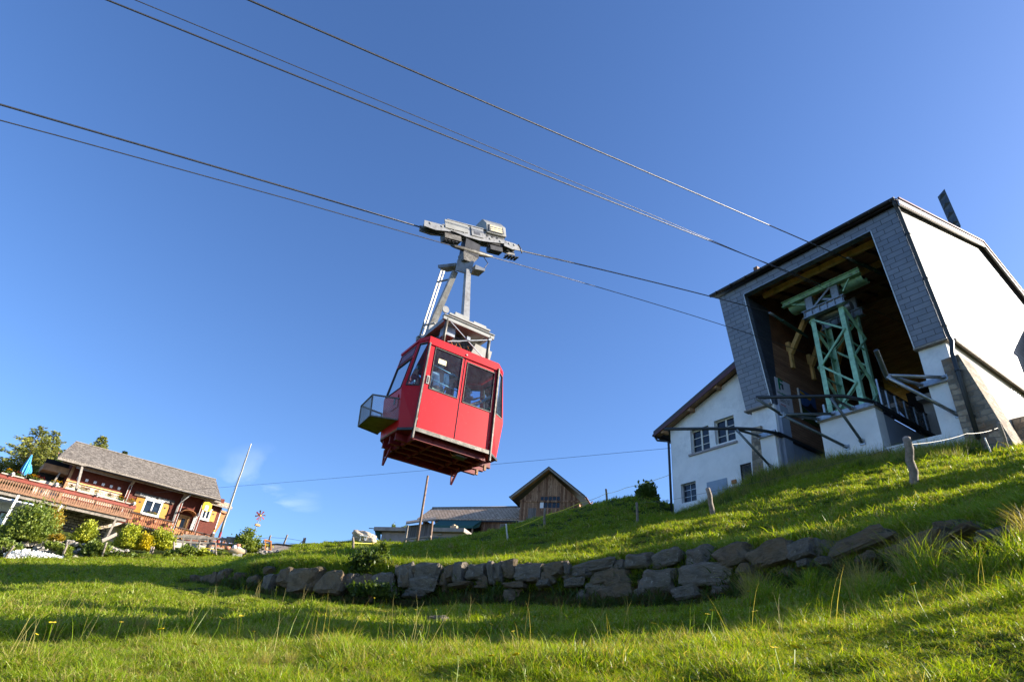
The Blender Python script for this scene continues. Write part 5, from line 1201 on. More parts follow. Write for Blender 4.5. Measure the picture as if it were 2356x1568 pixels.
# ------------------------------------------------------------------ ropes
def rope(name, label, cat, pts, r, mat='cable', group=None, n=8, sub=1):
    m = MB(); m.tube(pts, r, n); o = m.build(name, mat); return tag(o, label, cat, group)
def curve_through(ps, n=40, ext0=0.0):
    """smooth v->z interpolation through a few rope points in a u=const plane"""
    vs = np.array([p[1] for p in ps]); zs = np.array([p[2] for p in ps]); us = np.array([p[0] for p in ps])
    k = min(2, len(ps)-1); cz = np.polyfit(vs, zs, k); cu_ = np.polyfit(vs, us, 1)
    v = np.linspace(vs[0]-ext0, vs[-1], n); return [ST(float(np.polyval(cu_, a)), float(a), float(np.polyval(cz, a))) for a in v]
GT = 'ropes of the cable car'
rope('track_rope', 'thick rope the red cabin hangs from, running into the left side of the station', 'cable', curve_through([(-13, -4.42, 9.3), (-13, -.51, 10.18), (-13, 4.73, 11.32)], 16, 40)+curve_through([(-13, 4.74, 11.325), (-13, 8.03, 12.19), (-13, 18.16, 15.16), (-13, 21.75, 15.99)], 24), .022, group=GT)
rope('haul_rope', 'thin haul rope clamped to the cabin hanger and sagging just below its track rope', 'cable', curve_through([(-12.9, -4.25, 8.88), (-12.9, 1.0, 10.1), (-12.9, 5.75, 11.13)], 12, 40)+[ST(-12.9, 6.95, 11.41)]+curve_through([(-12.9, 7.05, 11.43), (-13, 18.39, 13.84), (-13, 21.36, 14.35), (-13, 33, 16.2)], 24), .013, group=GT)
rope('track_rope', 'highest thick rope, running past the gutter to the right of the green tower beam', 'cable', curve_through([(-9.4, -1.11, 11.53), (-9.4, 5.5, 13.16), (-9.4, 19.92, 16.54), (-9.4, 22.3, 17.22)], 50, 40), .021, group=GT)
rope('track_rope', 'middle stranded rope ending at the centre of the green tower beam', 'cable', curve_through([(-11, -3.39, 11.3), (-11, 1.48, 12.28), (-11, 8.26, 13.81), (-11, 22.79, 16.98)], 50, 40), .019, group=GT)
rope('haul_rope', 'thinnest rope just above the middle stranded rope, running on into the station', 'cable', curve_through([(-11, -2.98, 11.73), (-11, 1.39, 12.60), (-11, 8.26, 13.88), (-11, 22.9, 16.9), (-10.9, 32, 18.4)], 50, 40), .011, group=GT)
# light overhead wire far behind
p0, p1 = at_r(-40, 1158, 90), at_r(1545, 1030, 31); m_ = [p0+(p1-p0)*k/20-Vector((0, 0, 1))*1.0*(1-(2*k/20-1)**2)*.25 for k in range(21)]
rope('overhead_wire', 'faint thin overhead wire crossing the sky from the restaurant to the station house', 'wire', m_, .010, 'wire')

# ------------------------------------------------------------------ passengers
def person(label, base, face, pose, shirt, trousers, hair, cap=None, sleeves=True, s=1.0, group='passengers in the cabin'):
    """continuous skinned body; base = point between the feet, face = facing direction"""
    t = empty('person', base, label, 'person', group)
    f = Vector(face).normalized(); l = Vector((0, 0, 1)).cross(f); up = Vector((0, 0, 1))
    def P(x, y, z): return (l*x+f*y+up*z)*s       # x = left of the person
    sit = pose == 'sit'
    hz_ = .52 if sit else .92
    J = {'pel': (0, 0, hz_), 'wst': (0, .0, hz_+.16), 'chs': (0, .01 if not sit else .04, hz_+.36), 'nck': (0, 0, hz_+.53), 'nk2': (0, .01, hz_+.60), 'hd1': (0, .02, hz_+.68), 'hd2': (0, .02, hz_+.80)}
    arms = {'stand': ((.26, -.04, -.28), (.26, .10, -.50)), 'rail': ((.23, .06, -.26), (.17, .26, -.30)), 'sit': ((.24, .06, -.26), (.14, .28, -.32)), 'reach': ((.24, .15, -.1), (.20, .40, .05))}[pose]
    for sd, k in ((1, 'L'), (-1, 'R')):
        J['sh'+k] = (.17*sd, 0, hz_+.49); J['el'+k] = (arms[0][0]*sd, arms[0][1], hz_+.49+arms[0][2]); J['wr'+k] = (arms[1][0]*sd, arms[1][1], hz_+.49+arms[1][2])
        J['hp'+k] = (.09*sd, 0, hz_-.03)
        if sit: J['kn'+k] = (.11*sd, .42, hz_-.02); J['an'+k] = (.11*sd, .42, .07); J['to'+k] = (.11*sd, .58, .03)
        else: J['kn'+k] = (.10*sd, .02, .49); J['an'+k] = (.10*sd, 0, .08); J['to'+k] = (.11*sd, .17, .03)
    R = {'pel': .13, 'wst': .125, 'chs': .145, 'nck': .075, 'nk2': .052, 'hd1': .082, 'hd2': .088, 'sh': .065, 'el': .043, 'wr': .028, 'hp': .09, 'kn': .058, 'an': .04, 'to': .035}
    def skin(name, mat, keys, edges, grow=0.0):
        me = bpy.data.meshes.new(name); ix = {k: i for i, k in enumerate(keys)}
        me.from_pydata([P(*J[k]) for k in keys], [(ix[a], ix[b]) for a, b in edges], [])
        o = bpy.data.objects.new(name, me); COL.objects.link(o); o.parent = t; me.materials.append(MATS[mat])
        md = o.modifiers.new('skin', 'SKIN'); md.use_smooth_shade = True
        sv = me.skin_vertices[0].data
        for k, i in ix.items():
            r_ = (R.get(k) or R[k[:2]])*s+grow; dp = .72 if k in ('chs', 'wst', 'pel') else 1; sv[i].radius = (r_, r_*dp)
            sv[i].use_root = (i == 0)
        sb = o.modifiers.new('sub', 'SUBSURF'); sb.levels = 1; sb.render_levels = 2; return o
    keys = ['pel', 'wst', 'chs', 'nck', 'nk2', 'hd1', 'hd2']+[a+b for b in 'LR' for a in ('sh', 'el', 'wr', 'hp', 'kn', 'an', 'to')]
    ed = [('pel', 'wst'), ('wst', 'chs'), ('chs', 'nck'), ('nck', 'nk2'), ('nk2', 'hd1'), ('hd1', 'hd2')]
    for b in 'LR': ed += [('nck', 'sh'+b), ('sh'+b, 'el'+b), ('el'+b, 'wr'+b), ('pel', 'hp'+b), ('hp'+b, 'kn'+b), ('kn'+b, 'an'+b), ('an'+b, 'to'+b)]
    body = skin('body', 'skin', keys, ed)
    ks = ['wst', 'pel', 'chs', 'nck', 'shL', 'elL', 'shR', 'elR']+(['wrL', 'wrR'] if sleeves else [])
    es = [('pel', 'wst'), ('wst', 'chs'), ('chs', 'nck'), ('nck', 'shL'), ('shL', 'elL'), ('nck', 'shR'), ('shR', 'elR')]+([('elL', 'wrL'), ('elR', 'wrR')] if sleeves else [])
    skin('shirt', shirt, ks, es, .018)
    kt = ['pel']+[a+b for b in 'LR' for a in ('hp', 'kn', 'an')]; et = []
    for b in 'LR': et += [('pel', 'hp'+b), ('hp'+b, 'kn'+b), ('kn'+b, 'an'+b)]
    skin('trousers', trousers, kt, et, .014)
    # hands: palm, four fingers and thumb
    for sd, k in ((1, 'L'), (-1, 'R')):
        w_ = Vector(P(*J['wr'+k])); e_ = Vector(P(*J['el'+k])); d = (w_-e_).normalized(); sdv = l*sd
        m = MB(); b0 = t.location+w_; m.bar(b0, b0+d*.09*s, .035*s, .08*s, sdv); nrm = d.cross(sdv).normalized()
        for q in range(4):
            o_ = sdv*(q-1.5)*.020*s; L_ = (.062, .075, .072, .058)[q]*s; p1 = b0+d*.085*s+o_; p2 = p1+d*L_*.55-up*.012; p3 = p2+d*L_*.2-up*L_*.5
            m.tube([p1, p2, p3], [.010*s, .009*s, .007*s], 6)
        m.tube([b0+d*.03*s-sdv*.035*s, b0+d*.06*s-sdv*.062*s, b0+d*.09*s-sdv*.058*s], [.012*s, .011*s, .008*s], 6); m.build('hand', 'skin', t)
    hc = t.location+Vector(P(0, .02, hz_+.76))
    m = MB(); vs0 = len(m.v)
    m.ball(hc-f*.012*s+up*.025*s, .105*s, 14, (1, 1, .98)); 
    keep = [i for i, v in enumerate(m.v) if (Vector(v)-hc).dot(f) < .045*s or (Vector(v)-hc).z > .065*s]
    ks_ = set(keep); m.f = [fc for fc in m.f if all(i in ks_ for i in fc)]; m.sm = [True]*len(m.f); m.build('hair', hair, t)
    m = MB(); m.tube([hc+f*.085*s+up*.02*s, hc+f*.115*s-up*.02*s, hc+f*.09*s-up*.03*s], [.01*s, .016*s, .01*s], 6); m.build('nose', 'skin', t)
    m = MB()
    for sd in (1, -1): m.ball(hc+f*.082*s+l*sd*.033*s+up*.018*s, .013*s, 6)
    m.build('eyes', 'ink', t)
    m = MB(); m.bar(hc+f*.088*s+l*.025*s-up*.055*s, hc+f*.088*s-l*.025*s-up*.055*s, .012*s, .008*s); m.build('mouth', 'jacket_red', t)
    for sd in (1, -1): m = MB(); m.ball(hc+l*sd*.092*s, .026*s, 8, (.5, .8, 1.2)); m.build('ear', 'skin', t)
    if cap:
        m = MB(); m.ball(hc+up*.035*s-f*.01*s, .118*s, 14, (1, 1.02, .95)); kk = {i for i, v in enumerate(m.v) if (Vector(v)-hc).z > .03*s}
        m.f = [fc for fc in m.f if all(i in kk for i in fc)]; m.sm = [True]*len(m.f)
        m.prism([hc+f*.09*s+l*.08*s+up*.045*s, hc+f*.19*s+l*.05*s+up*.03*s, hc+f*.19*s-l*.05*s+up*.03*s, hc+f*.09*s-l*.08*s+up*.045*s], up*.008); m.build('cap', cap, t)
    return t
FL = 5.40
person('standing passenger in pale cap and light blue T-shirt behind the left door window', ST(-12.52, 5.84, FL), ST.S*-0.9+ST.W*.35, 'rail', 'shirt_blue', 'trousers_olive', 'hair_dark', 'cap_green', False, 1.0)
person('passenger in dark red jacket with white cap beside the pale-capped passenger', ST(-12.60, 6.22, FL), ST.S*.3+ST.W*.9, 'stand', 'jacket_red', 'trousers_dark', 'hair_dark', 'shirt_white', True, .88)
person('fair-haired child in pink top with a hand on the rail behind the right door window', ST(-12.58, 6.74, FL), ST.W*.9+ST.S*.3, 'reach', 'top_pink', 'trousers_dark', 'hair_blond', None, False, .76)
person('passenger in striped shirt behind the narrow left corner window', ST(-12.95, 5.38, FL), ST.S*-.8-ST.W*.4, 'stand', 'shirt_stripe', 'trousers_dark', 'hair_dark', None, True, .95)
person('passenger in green shirt behind the narrow right corner window', ST(-12.72, 7.42, FL), ST.W*-1+ST.S*.1, 'stand', 'shirt_green', 'trousers_dark', 'hair_dark', None, True, .72)
# ------------------------------------------------------------------ rocks, retaining wall
def rock_mesh(name, mat, seed, sub=3, sharp=0.55):
    r = random.Random(seed); bm = bmesh.new(); bmesh.ops.create_cube(bm, size=1.0)
    for v in bm.verts: v.co += Vector((r.uniform(-.14, .14), r.uniform(-.12, .12), r.uniform(-.14, .14)))
    bmesh.ops.bevel(bm, geom=list(bm.edges), offset=.14, segments=1, affect='EDGES')
    for k in range(3):                                   # cut flat facets
        n = Vector((r.gauss(0, 1), r.gauss(0, 1), r.gauss(0, 1))).normalized()
        g = bmesh.ops.bisect_plane(bm, geom=bm.verts[:]+bm.edges[:]+bm.faces[:], plane_co=n*r.uniform(.40, .52), plane_no=n, clear_outer=True)
        e = [x for x in g['geom_cut'] if isinstance(x, bmesh.types.BMEdge)]
        if e:
            try: bmesh.ops.contextual_create(bm, geom=e)
            except Exception: pass
    bmesh.ops.triangulate(bm, faces=bm.faces)
    for k in range(sub): bmesh.ops.subdivide_edges(bm, edges=bm.edges, cuts=1, use_grid_fill=True) if k < 2 else None
    o3 = Vector((seed*3.1, seed*1.7, 0))
    for v in bm.verts:
        n_ = mnoise.fractal(v.co*2.3+o3, 1.0, 2.0, 5); v.co += v.co.normalized()*n_*0.11
    me = bpy.data.meshes.new(name); bm.to_mesh(me); bm.free(); me.materials.append(MATS[mat])
    me.polygons.foreach_set('use_smooth', [False]*len(me.polygons)); return me
def zz7(x, y): return ((1450+x/2.244)/1.7385, (1850+y/2.244)/1.7385)
def zz8(x, y): return ((2400+x/1.389)/1.7385, (1900+y/1.389)/1.7385)
def zz9(x, y): return ((700+x/1.309)/1.7385, (2100+y/1.309)/1.7385)
def foot_r(x):
    xs = [p[0] for p in FOOT]; rs = [p[2] for p in FOOT]; return float(np.interp(x, xs, rs))
def retaining_wall():
    RK = [rock_mesh('boulder', 'boulder', s) for s in range(6)]+[rock_mesh('boulder', 'boulder_grey', s+10) for s in range(4)]
    L1 = [(330, 950, 470, 1110), (465, 925, 600, 1010), (500, 915, 710, 1040), (445, 1040, 690, 1122), (765, 935, 850, 1060), (715, 985, 770, 1110), (830, 910, 940, 1080), (955, 915, 1140, 1050), (1150, 905, 1205, 1080), (1200, 900, 1290, 1070), (1270, 895, 1400, 1030), (1075, 1030, 1140, 1090), (1400, 920, 1650, 1060), (1620, 975, 1740, 1090), (1660, 905, 1830, 1030), (1500, 1040, 1610, 1080), (1590, 1060, 1720, 1122), (1835, 905, 1880, 1020), (1915, 890, 2280, 970), (1910, 960, 2080, 1040), (1820, 1025, 1935, 1065), (1290, 1080, 1460, 1122), (1840, 1055, 2000, 1120), (2080, 970, 2340, 1080), (800, 1085, 990, 1122), (1020, 1090, 1130, 1130), (2290, 880, 2400, 960)]
    L2 = [(245, 530, 440, 650), (470, 505, 740, 610), (495, 405, 630, 510), (655, 405, 835, 500), (845, 390, 1070, 490), (1070, 375, 1220, 470), (1300, 330, 1635, 420), (1730, 325, 1915, 405), (1975, 300, 2120, 335), (1950, 380, 2050, 430), (420, 620, 580, 690), (210, 645, 270, 690), (640, 620, 730, 670), (0, 545, 170, 620), (20, 620, 170, 680), (1240, 460, 1300, 500), (1450, 440, 1560, 490), (1640, 400, 1730, 460), (780, 500, 860, 560), (1120, 470, 1190, 510), (150, 440, 300, 520), (310, 430, 470, 505), (2130, 300, 2300, 370)]
    L3 = [(135, 270, 215, 310), (190, 255, 245, 305), (470, 265, 550, 345), (545, 230, 640, 300), (615, 235, 760, 355), (750, 245, 910, 365), (900, 260, 960, 330), (1180, 215, 1270, 330), (1240, 280, 1385, 345), (1205, 345, 1320, 385), (1145, 335, 1170, 370), (960, 270, 1040, 345), (1050, 260, 1150, 340), (380, 270, 460, 320), (280, 280, 350, 310)]
    st = [(zz7(a, b), zz7(c, d)) for a, b, c, d in L1]+[(zz8(a, b), zz8(c, d)) for a, b, c, d in L2]+[(zz9(a, b), zz9(c, d)) for a, b, c, d in L3]
    ctr = at_r(1300, 1380, foot_r(1300)); root = empty('retaining_wall', Vector((ctr.x, ctr.y, hz(ctr.x, ctr.y))), 'low dry-stone retaining wall of rough boulders in shade under the grassy bank', 'wall')
    rr = random.Random(4)
    for i, ((x0, y0), (x1, y1)) in enumerate(st):
        cx, cy = (x0+x1)/2, (y0+y1)/2; r0 = foot_r(cx)
        topf = np.interp(cx, [p[0] for p in TOP], [p[1] for p in TOP]); botf = np.interp(cx, [p[0] for p in FOOT], [p[1] for p in FOOT])
        k = min(1, max(0, (botf-cy)/max(1, botf-topf))); p = at_r(cx, cy, r0+0.02+k*0.20-(.14 if cx > 1650 else 0))
        wv = pxsize(x1-x0, p); hv = pxsize(y1-y0, p)
        me = RK[i % len(RK)] if not (i % 5 == 2) else RK[6+i % 4]
        o = bpy.data.objects.new('stone', me); COL.objects.link(o); o.parent = root; o.location = p-root.location
        i2 = int(np.argmin([abs(q[0]-cx) for q in FOOT])); a = WL[max(0, i2-1)]; b = WL[min(len(WL)-1, i2+1)]
        o.rotation_euler = (rr.uniform(-.12, .12), -math.radians(5.76)+rr.uniform(-.1, .1), math.atan2(b.y-a.y, b.x-a.x)+rr.uniform(-.15, .15))
        o.scale = (wv*1.12, max(.32, min(wv, hv)*.85), hv*1.06)
    # smaller stones wedged into the gaps
    for k in range(38):
        cx = 470+k*50+rr.uniform(-18, 18); r0 = foot_r(cx); topf = np.interp(cx, [p[0] for p in TOP], [p[1] for p in TOP]); botf = np.interp(cx, [p[0] for p in FOOT], [p[1] for p in FOOT])
        f = rr.uniform(.1, .85); p = at_r(cx, botf+(topf-botf)*f, r0+.16+f*.2); o = bpy.data.objects.new('stone', RK[k % len(RK)]); COL.objects.link(o); o.parent = root; o.location = p-root.location
        q = rr.uniform(.16, .36); o.scale = (q*1.5, q, q*.9); o.rotation_euler = (rr.uniform(-.3, .3), rr.uniform(-.3, .3), rr.uniform(0, 3))
    return root
retaining_wall()
def loose(label, x, y, w_, h_, mat='boulder_grey', name='rock', cat='rock', group=None, r=None, seed=3, dep=None):
    g = ground_at(x, y+h_/2*.6) if r is None else at_r(x, y+h_/2, r)
    me = rock_mesh(name, mat, seed); o = bpy.data.objects.new(name, me); COL.objects.link(o); p = g
    sw, sh = pxsize(w_, p), pxsize(h_, p); o.location = p+Vector((0, 0, sh*.35)); o.scale = (sw, dep or sw*.8, sh*1.2); o.rotation_euler = (.1, -.1, random.Random(seed).uniform(-.5, .5))
    return tag(o, label, cat, group)
loose('small pale stone lying alone in the shaded grass below the middle of the retaining wall', 1005, 1428, 50, 18, seed=21)
loose('flat rock poking from the sunlit grass at the left', 388, 1299, 26, 4, 'limestone', seed=22)
loose('flat stone slab in the grass below the right half of the wall', 1445, 2500/1.7385, 60, 10, seed=23)

def wall_weeds():
    n = 8500; t = NR.uniform(0, 1, n); i = (t*(len(wl)-5)).astype(int)+2; f = NR.uniform(0, 1, n)[:, None]; q = wl[i]*(1-f)+wl[i+1]*f
    dn = wl[i+1]-wl[i]; dn = np.stack([-dn[:, 1], dn[:, 0]], -1)/np.linalg.norm(dn, axis=1)[:, None]; off = NR.uniform(-.30, .30, n); q = q+dn*off[:, None]
    z = height(q[:, 0], q[:, 1])+NR.uniform(-.02, .05, n); s = NR.uniform(.5, 1.2, n)*np.where(vnoise(q[:, 0], q[:, 1], 1.1, 5) > .02, 1.25, .55)
    pr = [blade_mesh('weed_tuft', 'grass_dark', 24, 0.14, 0.09, 0.010, 1.2, 0.8, 81), blade_mesh('weed_tuft', 'nettle', 20, 0.16, 0.10, 0.02, 1.0, 0.8, 82), blade_mesh('weed_tuft', 'dead_grass', 26, 0.18, 0.07, 0.006, 1.2, 1.2, 83)]
    scatter('wall_weeds', pr, np.stack([q[:, 0], q[:, 1], z], -1), np.stack([s, s, s], -1), NR.uniform(0, 6.28, n), NR.normal(0, .35, (n, 2)))
if 'GR' not in globals(): wall_weeds()
# ------------------------------------------------------------------ rockery in front of the restaurant
def rockery():
    RL = [rock_mesh('rockery_stone', 'limestone', 30+s) for s in range(6)]; rr = random.Random(9)
    def zF(x, y): return ((x/4.531)/1.7385, (1980+y/4.531)/1.7385)
    # (x, y, w, h) in the zoomed crop
    big = [(795, 725, 150, 80), (740, 790, 110, 80), (590, 815, 90, 60), (500, 840, 90, 50), (420, 865, 90, 45), (690, 890, 90, 70), (760, 880, 120, 70), (850, 850, 80, 60), (870, 790, 80, 60), (965, 840, 110, 50), (1040, 860, 90, 60), (935, 905, 100, 60), (1060, 950, 100, 90), (990, 985, 130, 70), (800, 985, 130, 70), (665, 980, 100, 60), (1100, 840, 60, 50), (1280, 860, 120, 70), (1370, 885, 50, 50), (1050, 1045, 170, 80), (870, 1095, 90, 50), (925, 1030, 80, 50), (1240, 1005, 110, 70), (1330, 1020, 90, 60), (1490, 1030, 150, 80), (1540, 1080, 150, 40), (1340, 1130, 120, 60), (100, 1010, 100, 70), (30, 990, 80, 80), (150, 930, 120, 60), (1510, 890, 60, 30), (2030, 970, 140, 50), (1940, 1000, 90, 50), (2100, 1000, 90, 40), (2200, 1010, 80, 40), (1840, 920, 80, 40), (2000, 1040, 80, 30), (2150, 1060, 90, 40), (1800, 1010, 60, 35), (560, 890, 70, 45), (620, 850, 50, 40), (1150, 990, 70, 50), (720, 1040, 90, 40), (850, 1040, 60, 50), (2300, 1000, 60, 35), (250, 920, 70, 50), (330, 880, 60, 40), (1420, 1060, 60, 40), (1130, 910, 60, 50), (470, 900, 60, 40)]
    for i, (x, y, w_, h_) in enumerate(big):
        px, py = zF(x, y); rd = 47.5+(1190-y)/1190*11; p = at_r(px, py, rd)
        o = bpy.data.objects.new('rock', RL[i % 6]); COL.objects.link(o); o.location = p; q = 1/4.531/1.7385
        o.scale = (pxsize(w_*q, p)*1.25, pxsize(w_*q, p), pxsize(h_*q, p)*1.35); o.rotation_euler = (rr.uniform(-.3, .3), -.1+rr.uniform(-.2, .2), rr.uniform(0, 3))
        tag(o, 'pale grey rock of the rockery slope in front of the restaurant', 'rock', 'rockery stones')
    # further right, towards the sign board
    for i in range(16):
        x = 600+i*7.6+rr.uniform(-3, 3); y = 1272-i*0.55+rr.uniform(-2, 2); p = at_r(x, y, 44)
        o = bpy.data.objects.new('rock', RL[i % 6]); COL.objects.link(o); o.location = p; o.scale = (pxsize(10, p), .3, pxsize(6, p)); o.rotation_euler = (0, -.1, rr.uniform(-.6, .6))
        tag(o, 'small pale rock in the row along the grass edge below the sign board', 'rock', 'edge stones below the sign board')
rockery()

# earth bank of the rockery
def bank():
    m = MB(); cols = []
    xs = list(range(-60, 600, 20))
    for x in xs:
        f = min(1, max(0, (560-x)/500)); y1 = 1288-0.012*x; y0 = np.interp(x, [-60, 130, 200, 330, 500, 600], [1198, 1212, 1238, 1252, 1264, 1272])
        row = []
        for k in range(7):
            t_ = k/6; y = y1+(y0-y1)*t_; r = 47+t_*8.5; p = at_r(x, y+2, r); p += Vector((0, 0, (mnoise.noise(p*0.9))*.25)); row.append(p)
        row.append(at_r(x, y0+4, 60)); cols.append(row)
    vs = [p for c in cols for p in c]; n = 8; fs = []
    for i in range(len(cols)-1):
        for k in range(n-1): fs.append((i*n+k, (i+1)*n+k, (i+1)*n+k+1, i*n+k+1))
    m.add(vs, fs, True); o = m.build('garden_bank', 'ground'); o['kind'] = 'structure'; return o
bank()

# ------------------------------------------------------------------ bushes and trees
def leaf_cloud(n, rad, size, seed, shape='round', shoots=0):
    """leaf faces gathered into clumps inside an uneven crown; rad = (rx, ry, rz)"""
    r = np.random.default_rng(seed); vs = []; fs = []
    ncl = max(10, int(n/26)); cc = r.normal(0, 1, (ncl, 3)); cc /= np.linalg.norm(cc, axis=1)[:, None]; cc *= (r.uniform(.25, 1, (ncl, 1))**.5)
    cc[:, 2] = np.abs(cc[:, 2])*1.15-.12
    for c in cc:
        m_ = int(n/ncl); sp = r.uniform(.10, .22); out_ = c/(np.linalg.norm(c)+1e-6)
        for k in range(m_):
            off = r.normal(0, sp, 3)
            if shoots: off += (out_*.4+np.array([0, 0, .9]))*abs(r.normal(0, .16))*shoots
            p = (c+off)*rad; p[2] = max(p[2], 0.02)
            d = r.normal(0, 1, 3)+out_*.8+np.array([0, 0, .6*max(1, shoots*2)]); d /= np.linalg.norm(d); e = np.cross(d, r.normal(0, 1, 3)); e /= np.linalg.norm(e)
            s = size*r.uniform(.6, 1.3); k0 = len(vs); vs += [p-e*s*.22, p+d*s*.5-e*s*.34, p+d*s, p+d*s*.5+e*s*.34]; fs.append((k0, k0+1, k0+2, k0+3))
    return vs, fs
def bush(name, label, cat, base, rad, mat, n, size, seed, shoots=.5, group=None, stems=5):
    t = empty(name, base, label, cat, group); vs, fs = leaf_cloud(n, np.array(rad), size, seed, shoots=shoots)
    m = MB(); m.add([Vector(v)+base for v in vs], fs); m.build('foliage', mat, t, uv=False)
    m = MB(); rr = random.Random(seed)
    for k in range(stems):
        a = rr.uniform(0, 6.28); d = Vector((math.cos(a)*rad[0]*.5, math.sin(a)*rad[1]*.5, rad[2]*.8)); m.tube([base-Vector((0, 0, .1)), base+d*.5, base+d], [.03, .02, .008], 5)
    m.build('stems', 'bark', t); return t
def spruce(label, base, H, R0, mat, seed, group='spruces behind the restaurant', dens=1.0):
    t = empty('spruce_tree', base, label, 'tree', group); rr = random.Random(seed); m = MB(); up = Vector((0, 0, 1))
    m.tube([base-up*.3, base+up*H*.5, base+up*H*.97], [H*.022, H*.013, H*.003], 7); m.build('trunk', 'bark', t)
    vs, fs = [], []; lb = MB(); z = H*.06
    while z < H*.99:
        f = 1-z/H; nb = max(4, int(9*f+4)); L_ = R0*(f**.8)*rr.uniform(.8, 1.15)+.12
        for k in range(nb):
            a = rr.uniform(0, 6.28); l_ = L_*rr.uniform(.6, 1.2); d = Vector((math.cos(a), math.sin(a), rr.uniform(-.22, .12)))
            tip = d*l_+up*l_*.12; st = base+up*z
            lb.tube([st, st+tip*.5, st+tip], [.025*f+.006, .014, .005], 4)
            ns = int(60*dens*(l_/max(.4, R0))**.8)+10
            for q in range(ns):
                tt = rr.uniform(.12, 1.03)**.75; side = Vector((-d.y, d.x, 0))*rr.choice((-1, 1)); p = st+tip*tt+side*rr.uniform(0, .22)*l_*(1.1-tt)+up*rr.uniform(-.10, .05)
                dd = (d*.7+side*rr.uniform(.2, .9)+up*rr.uniform(-.55, .25)).normalized(); e = dd.cross(Vector((rr.gauss(0, 1), rr.gauss(0, 1), rr.gauss(0, 1)))).normalized(); s = rr.uniform(.10, .24)*(.75+.4*H/9)
                k0 = len(vs); vs += [p-e*s*.16, p+dd*s*.45-e*s*.22, p+dd*s*1.15, p+dd*s*.45+e*s*.22]; fs.append((k0, k0+1, k0+2, k0+3))
        z += H*.022*rr.uniform(.7, 1.3)
    lb.build('branches', 'bark', t, uv=False); m = MB(); m.add(vs, fs); m.build('crown', mat, t, uv=False); return t
def spr(label, xb, yb, yt, r, R0, mat, seed, dens=1.0):
    b = at_r(xb, yb, r); H = pxsize(yb-yt, b)*1.03; return spruce(label, b, H, R0, mat, seed, dens=dens)
spr('broad sunlit spruce at the left edge, tallest of the trees by the restaurant', 14, 1150, 972, 66, 3.6, 'spruce_needles', 1)
spr('sunlit spruce right of the broad one, behind the blue parasols', 60, 1140, 985, 70, 2.7, 'spruce_needles', 2)
spr('low dark spruce between the parasols and the shingle roof', 110, 1135, 1040, 68, 2.7, 'spruce_dark', 3)
spr('dark spruce whose crown rises over the left end of the shingle roof', 150, 1120, 1028, 72, 2.8, 'spruce_dark', 4)
spr('thin spruce top rising highest above the shingle roof', 196, 1100, 998, 76, 1.9, 'spruce_needles', 5, .8)
spr('small spruce tip peeping over the ridge of the shingle roof', 262, 1100, 1036, 78, .7, 'spruce_dark', 6, .6)
def bsh(label, x, yb, w_, h_, r, mat, n, size, seed, name='bush', cat='bush', shoots=.5, group=None):
    b = at_r(x, yb, r); rx = pxsize(w_/2, b); return bush(name, label, cat, b, (rx, rx*.85, pxsize(h_, b)*.85), mat, n, size, seed, shoots, group)
bsh('large dark green conifer bush at the left below the restaurant deck', 55, 1245, 105, 75, 51, 'bush_mid', 9000, .17, 1, shoots=.8)
bsh('golden yellow-green conifer at the right of the large dark bush', 104, 1228, 44, 55, 52, 'bush_gold', 3200, .15, 2, shoots=.9)
bsh('bright light green dwarf conifer alone in front of the stone basement wall', 189, 1246, 46, 38, 51, 'bush_light', 3600, .15, 3, shoots=.9)
bsh('bright green dwarf conifer left of the yellow bush', 291, 1258, 54, 44, 50, 'bush_light', 4200, .15, 4, shoots=.7)
bsh('bright green dwarf conifer right of the yellow bush', 367, 1260, 50, 38, 50, 'bush_light', 4000, .15, 5, shoots=.7)
bsh('deep yellow flowering bush between two green dwarf conifers', 329, 1262, 32, 32, 49.5, 'bush_yellow', 1800, .16, 6, shoots=.3)
bsh('dark leafy shrub with open twigs right of the flagpole', 565, 1266, 54, 44, 50, 'bush_mid', 3000, .18, 7, shoots=.4)
bsh('leafy shrub on the mound just left of the white station house', 1490, 1150, 46, 34, 31.5, 'nettle', 1500, .15, 8, shoots=1.2)
# low cover plants along the garden edge
k = 0
for x, y, w_, h_, mt in ((10, 1262, 60, 26, 'bush_mid'), (225, 1262, 50, 20, 'bush_mid'), (205, 1272, 40, 14, 'nettle'), (262, 1280, 60, 14, 'nettle'), (330, 1282, 70, 12, 'bush_mid'), (395, 1280, 40, 16, 'bush_mid'), (430, 1274, 44, 22, 'bush_mid'), (470, 1276, 40, 14, 'bush_light'), (148, 1276, 34, 14, 'bush_mid'), (120, 1256, 34, 12, 'bush_mid'), (440, 1286, 60, 8, 'nettle'), (130, 1236, 26, 10, 'bush_gold'), (150, 1262, 30, 9, 'bush_mid')):
    k += 1; bsh('low green garden plant in the bed along the restaurant fence', x, y+4, w_, h_, 48.2, mt, 900, .16, 40+k, name='garden_plant', cat='plant', shoots=.4, group='low plants of the garden bed')
